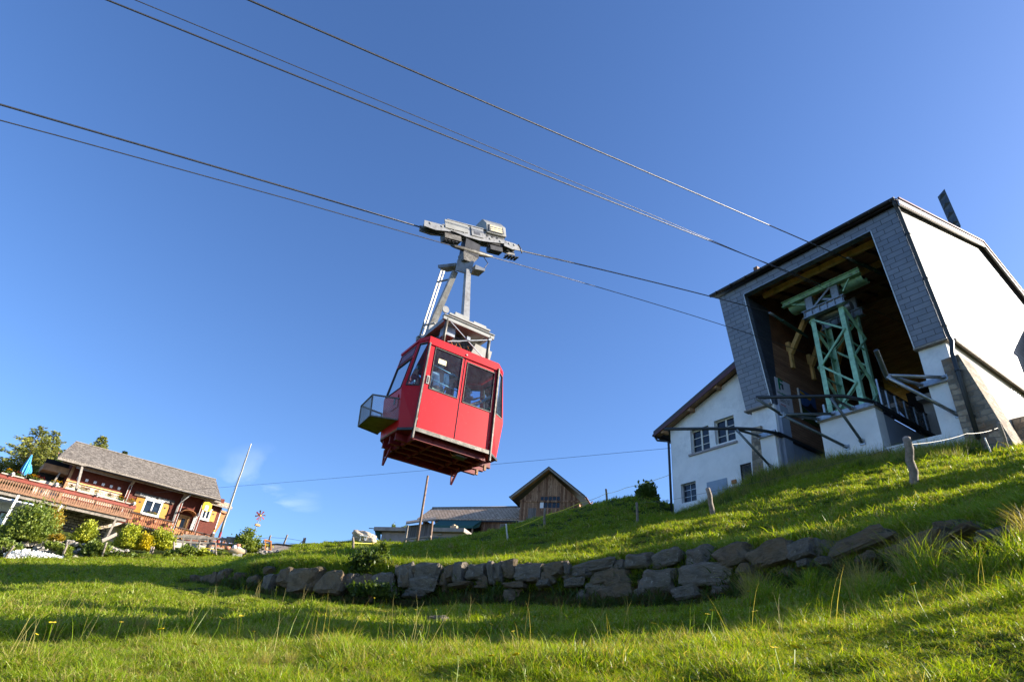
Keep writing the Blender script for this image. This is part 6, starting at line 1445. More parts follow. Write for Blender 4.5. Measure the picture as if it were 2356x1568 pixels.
# trees added unseen beyond the right edge to cast shadow bands over the meadow
for i, (x, y, rx, h_) in enumerate(((10.3, 7.1, .95, 3.5), (11.3, 7.7, .8, 3.6), (15.4, 11.2, .8, 4.4))):
    b = Vector((x, y, hz(x, y))); t = bush('shadow_tree', ('unseen broad-leaved tree added nearest the wall end to shade the meadow', 'middle unseen broad-leaved tree added to shade the meadow', 'farthest unseen broad-leaved tree added to shade the meadow')[i], 'tree', b, (rx, rx, h_), 'nettle', 5200, .24, 90+i, .3)
def white_flowers():
    rr = np.random.default_rng(3); m = MB(); n = 1500; b0 = at_r(45, 1285, 47)
    for i in range(n):
        t_ = rr.uniform(0, 1); x = 12+t_*130; yt = 1262+abs(t_-.35)*26; y = rr.uniform(yt, 1288); p = at_r(x+rr.normal(0, 2), y, 47.2+(1288-y)*.02+rr.normal(0, .25)); s = .045*rr.uniform(.6, 1.3)
        d = Vector(rr.normal(0, 1, 3)).normalized(); e = d.cross(Vector(rr.normal(0, 1, 3))).normalized(); m.add([p-d*s-e*s, p+d*s-e*s, p+d*s+e*s, p-d*s+e*s], [(0, 1, 2, 3)])
    o = m.build('white_blossom', 'flower_white', uv=False); tag(o, kind='stuff')
white_flowers()
def nettles():
    # leafy nettle clump spilling over the wall
    for i, (x, y, w_, h_, r) in enumerate(((842, 1318, 74, 42, 14.5), (856, 1372, 100, 26, 13.5), (872, 1290, 50, 30, 15.2))):
        b = at_r(x, y, r); rx = pxsize(w_/2, b)
        bush('nettle_clump', ('tall nettles lit at their tips, spilling over the left part of the stone wall', 'shaded nettles covering the stones below the lit nettle tips', 'upright nettle stalks with pale seed heads on the wall edge')[i], 'plant', b, (rx, rx*.35, pxsize(h_, b)), 'nettle', (1300, 1300, 500)[i], .075, 60+i, .9)
nettles()
# ------------------------------------------------------------------ barn, shed and concrete garage
def gz(x, y): return zz7(x, y)
def b_at(x, y, D): return at_w(*zz7(x, y), BF, D)
def barn():
    up = Vector((0, 0, 1)); D = 46.6
    t = empty('wooden_barn', BF(-12.5, D, 11), 'old weathered board barn with a steep gable and wide window', 'building')
    L_, R_, xa = -14.87, -10.03, -12.5; ze, za = 13.75, 15.95
    m = MB(BF); wx0, wx1, wz0, wz1 = -13.25, -11.55, 13.12, 14.14
    zt = lambda s: ze+(za-ze)*(1-abs(s-xa)/(R_-xa+.0)) 
    m.prism([BF(L_, D, 10.2), BF(wx0, D, 10.2), BF(wx0, D, zt(wx0)), BF(L_, D, ze)], BF.W*.12)
    m.prism([BF(wx1, D, 10.2), BF(R_, D, 10.2), BF(R_, D, ze), BF(wx1, D, zt(wx1))], BF.W*.12)
    m.box((wx0, D, 10.2), (wx1, D+.12, wz0)); m.prism([BF(wx0, D, wz1), BF(wx1, D, wz1), BF(wx1, D, zt(wx1)), BF(xa, D, za), BF(wx0, D, zt(wx0))], BF.W*.12)
    m.build('gable_wall', 'barn_boards', t)
    m = MB(BF); m.box((L_, D+.13, 10.2), (L_+.12, D+9, ze)); m.box((R_-.12, D+.13, 10.2), (R_, D+9, ze)); m.build('side_wall', 'barn_boards', t)
    m = MB(BF); m.box((-14.9, D-.02, 10), (-12.8, D-.005, 12.15)); m.build('foundation', 'concrete', t)
    for a, b in ((BF(-15.55, D-.6, 14.02-.15), BF(xa, D-.6, 16.28)), (BF(-9.45, D-.6, 14.02-.15), BF(xa, D-.6, 16.28))):
        m = MB(); m.prism([a, b, b+up*.10, a+up*.10], BF.W*10); m.build('roof', 'fascia', t)
        m = MB(); m.prism([a-up*.01-BF.W*.03, b-up*.01-BF.W*.03, b-up*.17-BF.W*.03, a-up*.17-BF.W*.03], BF.W*.05); m.build('bargeboard', 'old_wood', t)
        m = MB(); m.prism([a-up*.02+BF.W*.05, b-up*.02+BF.W*.05, b-up*.06+BF.W*.05, a-up*.06+BF.W*.05], BF.W*.6); m.build('soffit', 'beam_brown', t)
    m = MB(); m.tube([BF(-15.6, D-.6, 13.88), BF(-15.6, D+9, 13.88)], .07, 8); m.build('gutter', 'gutter', t)
    m = MB(); m.tube([BF(-9.4, D-.6, 13.85), BF(-9.4, D+9, 13.85)], .06, 8); m.tube([BF(-9.4, D-.5, 13.1), BF(-9.1, D-.5, 13.1), BF(-8.9, D-.5, 13.55)], .05, 8); m.build('gutter', 'copper_brown', t)
    m = MB(BF); m.box((L_-.05, D-.04, 13.62), (R_+.05, D-.01, 13.76)); m.build('tie_beam', 'barn_boards', t)
    f = MB(BF); f.ring([BF(wx0, D+.02, wz0), BF(wx1, D+.02, wz0), BF(wx1, D+.02, wz1), BF(wx0, D+.02, wz1)], [BF(wx0+.06, D+.02, wz0+.06), BF(wx1-.06, D+.02, wz0+.06), BF(wx1-.06, D+.02, wz1-.06), BF(wx0+.06, D+.02, wz1-.06)], BF.W*.05)
    for k in range(1, 5): s = wx0+(wx1-wx0)*k/5; f.box((s-.02, D+.02, wz0+.06), (s+.02, D+.06, wz1-.06))
    f.box((wx0+.06, D+.02, (wz0+wz1)/2-.02), (wx1-.06, D+.06, (wz0+wz1)/2+.02)); w_ = f.build('window', 'rail_wood', t)
    g = MB(BF); g.poly([BF(wx0, D+.05, wz0), BF(wx1, D+.05, wz0), BF(wx1, D+.05, wz1), BF(wx0, D+.05, wz1)]); g.build('pane', 'window_glass', w_)
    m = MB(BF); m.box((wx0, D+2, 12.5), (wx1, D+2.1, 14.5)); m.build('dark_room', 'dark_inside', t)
    m = MB(BF); m.box((wx0+.04, D+.01, wz0+.04), (wx0+.33, D+.03, wz0+.5)); m.build('board_patch', 'plastic_white', w_)
    m = MB(BF); m.box((-14.14, D-.05, 12.2), (-13.5, D-.01, 13.14)); m.build('hatch', 'grey_boards', t)
    m = MB(BF); m.box((-14.2, D-.05, 12.2), (-14.08, D-.02, 12.24)); m.tube([BF(-14.2, D-.1, 12.42), BF(-14.2, D-.1, 12.26), BF(-14.0, D-.1, 12.22)], .025, 6); m.build('drain_pipe', 'ink_green', t)
    # plank stack leaning down the slope on the right
    s = empty('plank_pile', b_at(1780, 500, 44), 'pile of pale planks and sheet metal lying down the slope beside the barn', 'planks'); rr = random.Random(2)
    for k in range(6):
        m = MB(); a = b_at(1600+k*14, 565-k*9, 43.5); b = b_at(1780+k*26, 505-k*12, 43.8); m.bar(a, b, .14, .03); m.build('plank', 'old_wood' if k % 2 else 'plastic_white', s)
    return t
barn()
def shed():
    up = Vector((0, 0, 1)); D = 47.6
    t = empty('long_shed', BF(-19, D, 10.5), 'long low shed with a sunlit tiled roof joined to the left of the barn', 'building')
    m = MB(); e0, e1, r0, r1 = BF(-24.2, D-.3, 12.35), BF(-14.95, D-.3, 12.38), BF(-23.0, D+1.7, 13.35), BF(-14.95, D+1.7, 13.40)
    e0, e1 = BF(-24.2, D-.2, 12.32), BF(-14.95, D-.2, 12.36)
    r0, r1 = at_w(*zz7(625, 418), BF, D+2.0), at_w(*zz7(1405, 410), BF, D+2.0)
    m.prism([e0, e1, r1, r0], up*.12); m.prism([r0, r1, r1+BF.W*3-up*1.5, r0+BF.W*3-up*1.5-BF.S*.5], up*.12); m.build('roof', 'tile_roof', t)
    m = MB(); m.tube([r0+up*.14, r1+up*.14], .09, 6); m.build('ridge', 'old_wood', t)
    m = MB(BF); m.box((-24.0, D-.28, 12.22), (-14.95, D-.22, 12.34)); m.build('gutter', 'gutter', t)
    m = MB(BF); m.box((-18.4, D, 10), (-14.9, D+.1, 12.3)); m.build('board_wall', 'shed_boards', t)
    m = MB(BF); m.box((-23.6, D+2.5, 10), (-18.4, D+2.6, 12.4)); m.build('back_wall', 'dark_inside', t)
    m = MB(BF); m.box((-23.7, D, 10), (-23.55, D+3, 12.4)); m.build('side_wall', 'shed_boards', t)
    f = MB(BF); f.ring([BF(-16.75, D-.03, 11.1), BF(-15.5, D-.03, 11.1), BF(-15.5, D-.03, 12.15), BF(-16.75, D-.03, 12.15)], [BF(-16.68, D-.03, 11.17), BF(-15.57, D-.03, 11.17), BF(-15.57, D-.03, 12.08), BF(-16.68, D-.03, 12.08)], BF.W*.06)
    f.box((-16.16, D-.03, 11.17), (-16.1, D+.03, 12.08)); w_ = f.build('window', 'old_wood', t)
    g = MB(BF); g.poly([BF(-16.1, D-.012, 11.17), BF(-15.57, D-.012, 11.17), BF(-15.57, D-.012, 12.08), BF(-16.1, D-.012, 12.08)]); g.build('pane', 'window_glass', w_)
    g = MB(BF); g.box((-16.68, D-.02, 11.17), (-16.16, D-.005, 12.08)); g.build('curtain', 'grey_boards', w_)
    # tarpaulin and firewood shelter
    m = MB(BF); m.prism([BF(-22.0, D-.3, 12.25), BF(-18.3, D-.3, 12.25), BF(-18.6, D-1.2, 11.62), BF(-22.2, D-1.2, 11.62)], up*.03); m.prism([BF(-22.2, D-1.2, 11.62), BF(-18.6, D-1.2, 11.62), BF(-18.65, D-1.22, 11.45), BF(-22.2, D-1.22, 11.4)], BF.W*.02)
    m.prism([BF(-18.3, D-.3, 12.25), BF(-18.6, D-1.2, 11.62), BF(-18.65, D-1.2, 11.4), BF(-18.35, D-.6, 11.7)], BF.S*.03)
    o = m.build('tarpaulin', 'tarp_green'); tag(o, 'dark green tarpaulin stretched under the eave of the long shed', 'tarpaulin')
    wf = empty('wood_shelter', BF(-19, D-1, 10.5), 'open timber shelter with stacked firewood beneath the green tarpaulin', 'shelter')
    for s in (-20.5, -19.6, -18.7): m = MB(BF); m.box((s-.06, D-1.1, 10.2), (s+.06, D-.98, 11.6)); m.build('post', 'barn_boards', wf)
    m = MB(BF); m.box((-22, D-1.12, 11.5), (-18.6, D-1.0, 11.6)); m.build('beam', 'rail_wood', wf)
    rr = random.Random(5); m = MB()
    for k in range(60): p = BF(rr.uniform(-20.4, -18.8), D-.7+rr.uniform(0, .3), rr.uniform(10.4, 11.15)); m.tube([p-BF.W*.3, p+BF.W*.1], .07, 7)
    o = m.build('firewood', 'rail_wood', wf); o['kind'] = 'stuff'
shed()
def garage():
    up = Vector((0, 0, 1)); D = 40.0; k_ = 40/32
    t = empty('concrete_garage', BF(-20, D, 8.3), 'flat-roofed grey concrete garage with a pale metal door half hidden by the bank', 'building')
    S = lambda s: s*k_
    s0, s1 = S(-18.54), S(-13.44); zt = 9.86
    m = MB(BF); m.box((s0, D+.25, 7.8), (s1, D+6, zt-.3)); m.build('wall', 'concrete', t)
    m = MB(BF); m.box((S(-18.95), D-.15, 9.58), (S(-13.3), D+6.2, 9.84)); m.build('roof_slab', 'concrete', t)
    m = MB(BF); m.box((S(-15.67), D+.20, 7.8), (S(-13.95), D+.245, 9.28)); d_ = m.build('garage_door', 'antenna', t)
    m = MB(BF); m.box((S(-14.95), D+.12, 9.42), (S(-14.72), D+.24, 9.48)); m.build('lamp', 'white_metal', t)
    b = empty('notice', BF(S(-13.7), D+.2, 8.9), 'small white framed notice beside the garage door', 'sign')
    m = MB(BF); m.box((S(-13.90), D+.20, 8.86), (S(-13.50), D+.235, 9.12)); m.build('panel', 'plastic_white', b)
    for q, s_ in enumerate(('Privatgrundstück', 'Parkieren', 'nicht gestattet')): text('lettering', s_, 'ink_grey', b, BF(S(-13.70), D+.195, 9.06-.07*q), BF.S, up, .062, .002)
    # things on the roof
    o = empty('brick_stack', BF(S(-14.3), D+1, 9.84), 'small stack of pale bricks on the garage roof', 'bricks'); 
    for q, (a, c, h) in enumerate(((-14.42, .16, .26), (-14.28, .13, .38), (-14.15, .14, .30))): m = MB(BF); m.box((S(a), D+.6, 9.9), (S(a)+c, D+.9, 9.9+h)); m.build('brick', 'trough_stone', o)
    m = MB(BF); m.box((S(-14.5), D+.55, 9.842), (S(-13.9), D+.95, 9.898)); m.build('plank', 'old_wood', o)
    for q, (sx, h) in enumerate(((-17.9, .35), (-17.2, .16), (-16.9, .12))): bush('roof_weed', ('taller weed growing on the left part of the garage roof', 'middle tuft of weeds on the garage roof', 'right tuft of weeds on the garage roof')[q], 'plant', BF(S(sx), D+.3, 9.84), (.15, .15, h), 'bush_mid', 120, .10, 70+q, .5, stems=2)
    m = MB(BF); m.prism([BF(S(-19.0), D, 9.78), BF(S(-18.7), D+.2, 9.75), BF(S(-18.55), D+.2, 8.9), BF(S(-18.8), D, 9.2)], BF.W*.1); m.bar(BF(S(-19.3), D-.1, 9.74), BF(S(-18.9), D, 9.74), .05, .05)
    tag(m.build('roof_tarp', 'tarp_green'), 'dark tarp scrap hanging from the left corner of the garage roof', 'tarpaulin')
garage()
def board_stand():
    D = 30.5
    t = empty('notice_stand', b_at(500, 790, D), 'large grey board stand on two timber posts in front of the concrete garage', 'board stand')
    P = lambda x, y, d=0: b_at(x, y, D+d)
    for a, b in (((405, 560), (370, 798)), ((628, 525), (600, 775))): m = MB(); m.tube([P(*b)-Vector((0, 0, .1)), P(*a)], .065, 8); m.build('post', 'old_wood' if a[0] < 500 else 'pole_wood', t)
    m = MB(); m.prism([P(408, 672, -.05), P(612, 655, -.05), P(622, 540, -.05), P(418, 562, -.05)], BF.W*.05); m.build('board_panel', 'grey_boards', t)
    m = MB(); m.bar(P(378, 685, -.1), P(615, 660, -.1), .1, .1); m.build('rail', 'old_wood', t)
    m = MB(); m.prism([P(388, 552, -.4), P(655, 515, -.4), P(655, 515, .4)+Vector((0, 0, .1)), P(388, 552, .4)+Vector((0, 0, .1))], Vector((0, 0, .08))); m.build('small_roof', 'old_wood', t)
    b, tp = P(475, 806, -1.0), P(587, 115, -1.0); o = MB(); o.tube([b-Vector((0, 0, .2)), b+(tp-b)*.5, tp], [.075, .065, .06], 10); tag(o.build('wooden_pole', 'pole_wood'), 'tall bare brown wooden pole standing in front of the board stand', 'pole')
board_stand()
def z6_(x, y): return ((900+x/2.614)/1.7385, (1750+y/2.614)/1.7385)
def covered_table():
    r = 42; t = empty('garden_table', at_r(*z6_(1470, 1085), r), 'white plastic table under a crumpled beige cover on the skyline', 'table')
    P = lambda x, y, d=0: at_r(*z6_(x, y), r+d)
    for x0, x1 in ((1425, 1408), (1460, 1465), (1485, 1470)):
        m = MB(); m.bar(P(x0, 1025), P(x1, 1075), .07, .05); m.build('leg', 'plastic_white', t)
    m = MB(); m.bar(P(1410, 1022), P(1490, 1030), .3, .05); m.build('table_top', 'plastic_white', t)
    bm = bmesh.new(); bmesh.ops.create_icosphere(bm, subdivisions=4, radius=1)
    c = P(1478, 1040, .5); mm = MB()
    for v in bm.verts:
        k = mnoise.fractal(v.co*1.6, 1, 2, 5); v.co = v.co*(1+k*.35); 
    vs = [c+Vector((v.co.x*.85, v.co.y*.5, v.co.z*.42-.10-.20*v.co.x)) for v in bm.verts]; mm.add(vs, [tuple(v.index for v in f.verts) for f in bm.faces]); bm.free(); mm.build('cover', 'tarp_beige', t)
covered_table()
# ------------------------------------------------------------------ restaurant on the left
UPZ = Vector((0, 0, 1))
def rfp(zoom, x, y, D):
    if zoom == 'R': px, py = (x/2.356)/1.7385, (1650+y/2.356)/1.7385
    if zoom == 'E': px, py = (480+x/4.127)/1.7385, (1900+y/4.127)/1.7385
    if zoom == 'D': px, py = (x/4.127)/1.7385, (1680+y/4.127)/1.7385
    if zoom == 'F': px, py = (x/4.531)/1.7385, (1980+y/4.531)/1.7385
    return at_w(px, py, RF, D)
def restaurant():
    D = 59.4; t = empty('restaurant', RF(13, D, 8.5), 'reddish-brown shingled mountain restaurant with grey shake roof, sign and yellow shutters', 'building')
    def wallp(a, b, z0, z1, name='wall', mat='red_shingle', d=0, th=.2):
        m = MB(RF); m.box((a, D+d, z0), (b, D+d+th, z1)); return m.build(name, mat, t)
    # front wall in strips round the openings
    W1 = (13.53, 14.84, 10.7, 11.86); W2 = (18.30, 18.95, 11.42, 12.22); DR = (16.62, 17.35, 9.2, 11.25)
    m = MB(RF)
    for a, b, hs in ((7.45, W1[0], []), (W1[0], W1[1], [W1]), (W1[1], DR[0], []), (DR[0], DR[1], [DR]), (DR[1], W2[0], []), (W2[0], W2[1], [W2]), (W2[1], 19.85, [])):
        z = 9.0 if a > 15 else 9.6
        for h in hs: m.box((a, D, z), (b, D+.2, h[2])) if h[2] > z else None; z = h[3]
        m.box((a, D, z), (b, D+.2, 13.5))
    m.build('wall', 'red_shingle', t)
    m = MB(RF); m.box((7.45, D+.21, 9.6), (7.6, D+7, 13.4)); m.box((19.7, D+.21, 8.8), (19.85, D+7, 13.4)); m.build('side_wall', 'red_shingle', t)
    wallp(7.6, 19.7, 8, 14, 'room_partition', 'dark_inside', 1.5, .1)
    # beige wainscot of the terrace bay with a wooden ledge
    wallp(7.5, 11.6, 10.6, 11.76, 'wainscot', 'beige_wall', -.02, .015); wallp(7.5, 11.6, 11.76, 11.84, 'ledge', 'beam_orange', -.12, .115)
    for k in range(6): wallp(8.22+k*.606-.1, 8.22+k*.606+.1, 12.06, 12.26, 'wall_plaque', 'plastic_white', -.06, .05)
    m = MB(RF); m.tube([RF(7.75, D-.25, 12.92), RF(11.85, D-.25, 12.92)], .10, 10); m.build('awning_roll', 'awning', t)
    # roof
    r0, r1 = at_w(*(( (705/2.356)/1.7385, (1650+285/2.356)/1.7385 )), RF, D+2.5), rfp('R', 2030, 640, D+2.5)
    e0, e1 = rfp('R', 545, 425, D-1.3), rfp('R', 2080, 820, D-1.3)
    m = MB(); m.prism([e0, e1, r1, r0], UPZ*.14); m.prism([r0, r1, r1+RF.W*4-UPZ*2.4, r0+RF.W*4-UPZ*2.4], UPZ*.14); m.build('roof', 'shake_roof', t)
    m = MB(); m.bar(r0+UPZ*.15, r1+UPZ*.15, .22, .06); m.build('ridge_cap', 'old_wood', t)
    m = MB(); m.bar(e0-UPZ*.02-RF.W*.03, e1-UPZ*.02-RF.W*.03, .04, .16); m.build('fascia', 'old_wood', t)
    m = MB(); m.tube([e0-UPZ*.10-RF.W*.10+RF.S*2, e1-UPZ*.10-RF.W*.10], .06, 8); m.build('gutter', 'gutter', t)
    m = MB(); m.prism([e0-UPZ*.06, e1-UPZ*.06, e1-UPZ*.06+RF.W*1.3+UPZ*.75, e0-UPZ*.06+RF.W*1.3+UPZ*.75], UPZ*.04); m.build('soffit', 'beam_brown', t)
    m = MB(RF); m.box((6.6, D-.85, 12.88), (19.3, D-.65, 13.04)); m.build('eave_purlin', 'old_wood', t)
    # corner boards with white beading, posts under the eave
    for s in (11.95, 16.25, 18.05):
        m = MB(RF); m.box((s-.10, D-.30, 9.6), (s+.10, D-.001, 12.6)); p = m.build('corner_pilaster', 'red_shingle', t)
        m = MB(RF)
        for q in (-.10, .10): m.box((s+q-.012, D-.33, 9.6), (s+q+.012, D-.301, 12.6))
        m.build('beading', 'white_paint', p)
        m = MB(RF); m.bar(RF(s, D-.2, 12.55), RF(s+.05, D-.8, 13.1), .2, .16); m.build('eave_bracket', 'old_wood', t)
    m = MB(RF); m.bar(RF(8.05, D-2.55, 10.75), RF(7.95, D-1.1, 12.98), .16, .16); m.build('terrace_post', 'old_wood', t)
    m = MB(RF); m.box((7.5, D-.05, 9.6), (7.7, D-.002, 13.2)); m.build('corner_board', 'beam_brown', t)
    m = MB(RF); m.tube([RF(16.55, D-1.25, 12.95), RF(16.1, D-.6, 12.2), RF(16.0, D-.42, 11.8), RF(16.02, D-.42, 9.5)], .055, 8); m.build('downpipe', 'white_metal', t)
    # windows
    def win(W, flowers=True):
        a, b, c, d = W; f = MB(RF); f.ring([RF(a-.07, D-.06, c-.07), RF(b+.07, D-.06, c-.07), RF(b+.07, D-.06, d+.07), RF(a-.07, D-.06, d+.07)], [RF(a+.06, D-.06, c+.06), RF(b-.06, D-.06, c+.06), RF(b-.06, D-.06, d-.06), RF(a+.06, D-.06, d-.06)], RF.W*.12)
        mid = (a+b)/2; f.box((mid-.05, D-.05, c+.06), (mid+.05, D+.04, d-.06)); w_ = f.build('window', 'white_paint', t)
        g = MB(RF); g.poly([RF(a+.05, D+.0, c+.05), RF(b-.05, D, c+.05), RF(b-.05, D, d-.05), RF(a+.05, D, d-.05)]); g.build('pane', 'window_glass', w_)
        g = MB(RF); g.box((a-.12, D-.14, d+.07), (b+.12, D-.01, d+.15)); g.box((a-.10, D-.16, c-.15), (b+.10, D-.01, c-.07)); g.build('frame_boards', 'white_paint', w_)
        for q in (0, 1):
            g = MB(); x0 = a+.08 if q == 0 else mid+.07; x1 = mid-.07 if q == 0 else b-.08; n = 14
            top = [RF(x0+(x1-x0)*k/n, D+.06+(.015 if k % 2 else -.015), c+(d-c)*.62) for k in range(n+1)]; bot = [RF(x0+(x1-x0)*k/n, D+.06+(.015 if k % 2 else -.015), c+.05+(.04 if k % 2 else 0)) for k in range(n+1)]
            for k in range(n): g.add([top[k], top[k+1], bot[k+1], bot[k]], [(0, 1, 2, 3)])
            g.build('curtain', 'shirt_blue', w_)
    win(W1); win(W2)
    def shutter(a, b, z0, z1, open_=0):
        m = MB(); A = RF(a, D-.06, z0); B = RF(b, D-.06-open_, z0); h = UPZ*(z1-z0); m.prism([A, B, B+h, A+h], RF.W*.045); s = m.build('shutter', 'shutter_yellow', t)
        c = A+(B-A)*.5+h*.72; q = (B-A).normalized(); pts = []
        for k in range(16):
            an = 2*math.pi*k/16; x = 16*math.sin(an)**3; y = 13*math.cos(an)-5*math.cos(2*an)-2*math.cos(3*an)-math.cos(4*an); pts.append(c+q*x*.005+UPZ*y*.005-RF.W*.03)
        m = MB(); m.prism(pts, RF.W*-.004); m.build('heart_cutout', 'ink', s)
    shutter(14.92, 15.45, 10.66, 11.86); shutter(12.80, 13.44, 10.66, 11.84, .1); shutter(19.02, 19.50, 11.32, 12.24)
    # door with a small arched hood
    a, b, c, d = DR; m = MB(RF); m.box((a, D+.1, c), (b, D+.15, d)); dr = m.build('door', 'ochre_wood', t)
    m = MB(RF); m.ring([RF(a-.08, D-.05, c), RF(b+.08, D-.05, c), RF(b+.08, D-.05, d+.08), RF(a-.08, D-.05, d+.08)], [RF(a+.04, D-.05, c+.02), RF(b-.04, D-.05, c+.02), RF(b-.04, D-.05, d-.04), RF(a+.04, D-.05, d-.04)], RF.W*.1); m.build('door_frame', 'ochre_wood', dr)
    m = MB(RF); m.box((a+.22, D+.08, c+.9), (b-.22, D+.098, d-.2)); m.build('door_glass', 'window_glass', dr)
    m = MB(); n = 8; 
    for k in range(n):
        a0, a1 = math.pi*k/n, math.pi*(k+1)/n; q = lambda an: RF(16.98-.62*math.cos(an), D-.9, 11.32+.34*math.sin(an))
        m.prism([q(a0), q(a1), q(a1)+UPZ*.04, q(a0)+UPZ*.04], RF.W*.9)
    m.build('door_hood', 'rail_wood_orange', t)
    # plinth, basement, deck
    m = MB(RF); m.box((11.6, D-.02, 7.6), (15.6, D+.2, 9.58)); m.build('basement_wall', 'beige_wall', t)
    m = MB(RF); m.box((7.68, D-.05, 7.2), (11.6, D+.18, 9.62)); m.build('stone_wall', 'rubble_stone', t)
    m = MB(RF); m.box((-4, D+.3, 6.8), (7.66, D+.5, 9.6)); m.build('basement_wall', 'plaster', t)
    m = MB(RF); m.box((12.3, D-.06, 8.78), (12.42, D-.03, 8.92)); m.build('wall_vent', 'dark_inside', t)
    f = MB(RF); f.ring([RF(4.5, D+.2, 7.6), RF(5.9, D+.2, 7.6), RF(5.9, D+.2, 8.65), RF(4.5, D+.2, 8.65)], [RF(4.6, D+.2, 7.7), RF(5.8, D+.2, 7.7), RF(5.8, D+.2, 8.55), RF(4.6, D+.2, 8.55)], RF.W*.1); f.box((5.15, D+.2, 7.7), (5.25, D+.28, 8.55)); w_ = f.build('window', 'rail_dark', t)
    g = MB(RF); g.box((4.6, D+.26, 7.7), (5.8, D+.28, 8.55)); g.build('pane', 'shirt_blue', w_)
    m = MB(RF); m.box((-4, D-2.75, 9.58), (12.15, D-.001, 9.70)); m.build('deck', 'concrete', t)
    for s in (2.0, 6.2, 9.4): m = MB(RF); m.box((s, D-2.6, 9.38), (s+.2, D-.1, 9.575)); m.build('deck_beam', 'concrete', t)
    m = MB(RF); m.box((-4, D-2.7, 9.30), (12.1, D-2.45, 9.575)); m.build('edge_beam', 'old_wood', t)
    m = MB(RF); m.box((12.16, D-2.3, 9.18), (15.9, D-.001, 9.32)); m.box((15.9, D-2.3, 8.9), (20.5, D-.001, 9.0)); m.build('deck', 'old_wood', t)
    m = MB(RF); m.box((16.0, D-2.4, 8.0), (17.1, D-2.0, 8.9)); m.box((17.6, D-2.4, 8.0), (19.6, D-2.0, 8.86)); m.build('plinth', 'concrete_lite', t)
    for x0, y0, x1, y1 in ((185, 760, 30, 1035), (585, 850, 500, 1020), (1105, 975, 985, 1215)):
        a, b = rfp('R', x0, y0, D-2.65), rfp('R', x1, y1, D-2.65); m = MB(); m.bar(b-UPZ*.3, a, .14, .14); m.build('deck_post', 'white_paint' if x0 < 600 else 'old_wood', t)
    # left porch behind the terrace
    m = MB(RF); m.box((5.7, D+.2, 12.25), (7.45, D+2, 12.75)); m.build('porch_beam', 'beam_brown', t); m = MB(RF); m.box((5.8, D+.5, 9.7), (7.45, D+.7, 11.5)); m.build('porch_wall', 'beige_wall', t)
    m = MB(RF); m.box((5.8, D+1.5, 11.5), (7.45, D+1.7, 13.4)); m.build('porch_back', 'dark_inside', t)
    m = MB(RF); m.bar(RF(6.7, D+.2, 10.6), RF(6.9, D+.2, 12.3), .12, .12); m.build('porch_post', 'old_wood', t)
    # small roof on the right with its orange soffit and the angled end wall
    m = MB(); a, b, c, d = rfp('E', 1430, 430, D-.6), rfp('E', 1850, 545, D-.6), rfp('E', 1800, 480, D+.6), rfp('E', 1480, 395, D+.4)
    m.prism([a, b, c, d], UPZ*.10); m.build('side_roof', 'tile_roof', t)
    m = MB(); m.prism([a-UPZ*.02, b-UPZ*.02, b-UPZ*.14, a-UPZ*.14], RF.W*.05); m.build('side_fascia', 'old_wood', t)
    m = MB(); p = [rfp('E', 1650, 600, D+.1), rfp('E', 1775, 640, D+1.2), rfp('E', 1560, 970, D+1.2), rfp('E', 1535, 965, D+.1)]; m.prism(p, RF.W*.3); m.build('end_wall', 'rail_wood_orange', t)
    m = MB(); m.prism([rfp('E', 1650, 600, D), rfp('E', 1770, 635, D+.4), rfp('E', 1770, 600, D+.4), rfp('E', 1660, 565, D)], RF.W*.6); m.build('side_soffit', 'rail_wood_orange', t)
    m = MB(RF); m.box((19.80, D-.03, 9.2), (19.86, D-.001, 12.6)); m.build('corner_board', 'white_paint', t)
    m = MB(); a, b = rfp('E', 1250, 680, D-.3), rfp('E', 1170, 890, D-.3)      # knotted rope ladder of white rungs
    for k in range(11): p = a+(b-a)*k/10; m.bar(p-RF.S*.1, p+RF.S*.1, .05, .05)
    m.bar(a-RF.S*.1, b-RF.S*.1, .02, .02); m.bar(a+RF.S*.1, b+RF.S*.1, .02, .02)
    tag(m.build('rope_ladder', 'white_paint'), 'white rung ladder ornament hanging beside the restaurant door', 'ornament')
    # name sign
    s = empty('name_sign', RF(14.2, D-.1, 12.1), 'dark wooden board reading Restaurant Seeblick over the window', 'sign')
    q = [rfp('R', 1283, 735, D-.12), rfp('R', 1650, 828, D-.12)]; m = MB(); m.prism([q[0], q[1], q[1]-UPZ*.36, q[0]-UPZ*.36], RF.W*.05); m.build('panel', 'sign_board', s)
    text('lettering', 'Restaurant  Seeblick', 'white_paint', s, (q[0]+q[1])/2-UPZ*.18-RF.W*.02, RF.S, UPZ, .30, .006)
    # yellow beer sign standing out from the wall
    s = empty('bracket_sign', RF(18.4, D-1.3, 12), 'bright yellow shield-shaped drinks sign hanging under the eave', 'sign')
    pt = [(1400, 440), (1470, 440), (1525, 480), (1500, 570), (1480, 588), (1425, 592), (1380, 575), (1355, 540), (1365, 500), (1385, 455)]
    m = MB(); m.prism([rfp('E', x, y, D-1.2) for x, y in pt], RF.W*.10); m.build('panel', 'sign_yellow', s)
    m = MB(); m.prism([rfp('E', x, y, D-1.22) for x, y in ((1418, 490), (1468, 500), (1460, 540), (1440, 582), (1392, 572), (1402, 530))], RF.W*.015); m.build('emblem', 'white_paint', s)
    m = MB(); m.prism([rfp('E', x, y, D-1.24) for x, y in ((1395, 528), (1450, 540), (1448, 548), (1393, 536))], RF.W*.01); m.build('strip', 'ink', s)
    m = MB(); m.prism([rfp('E', x, y, D-1.24) for x, y in ((1430, 470), (1455, 450), (1470, 490), (1420, 485))], RF.W*.01); m.build('crown_emblem', 'flower_orange', s)
    m = MB(); m.bar(rfp('E', 1450, 440, D-1.2), rfp('E', 1450, 430, D-.3), .03, .03); m.build('bracket', 'dark_steel', s)
restaurant()

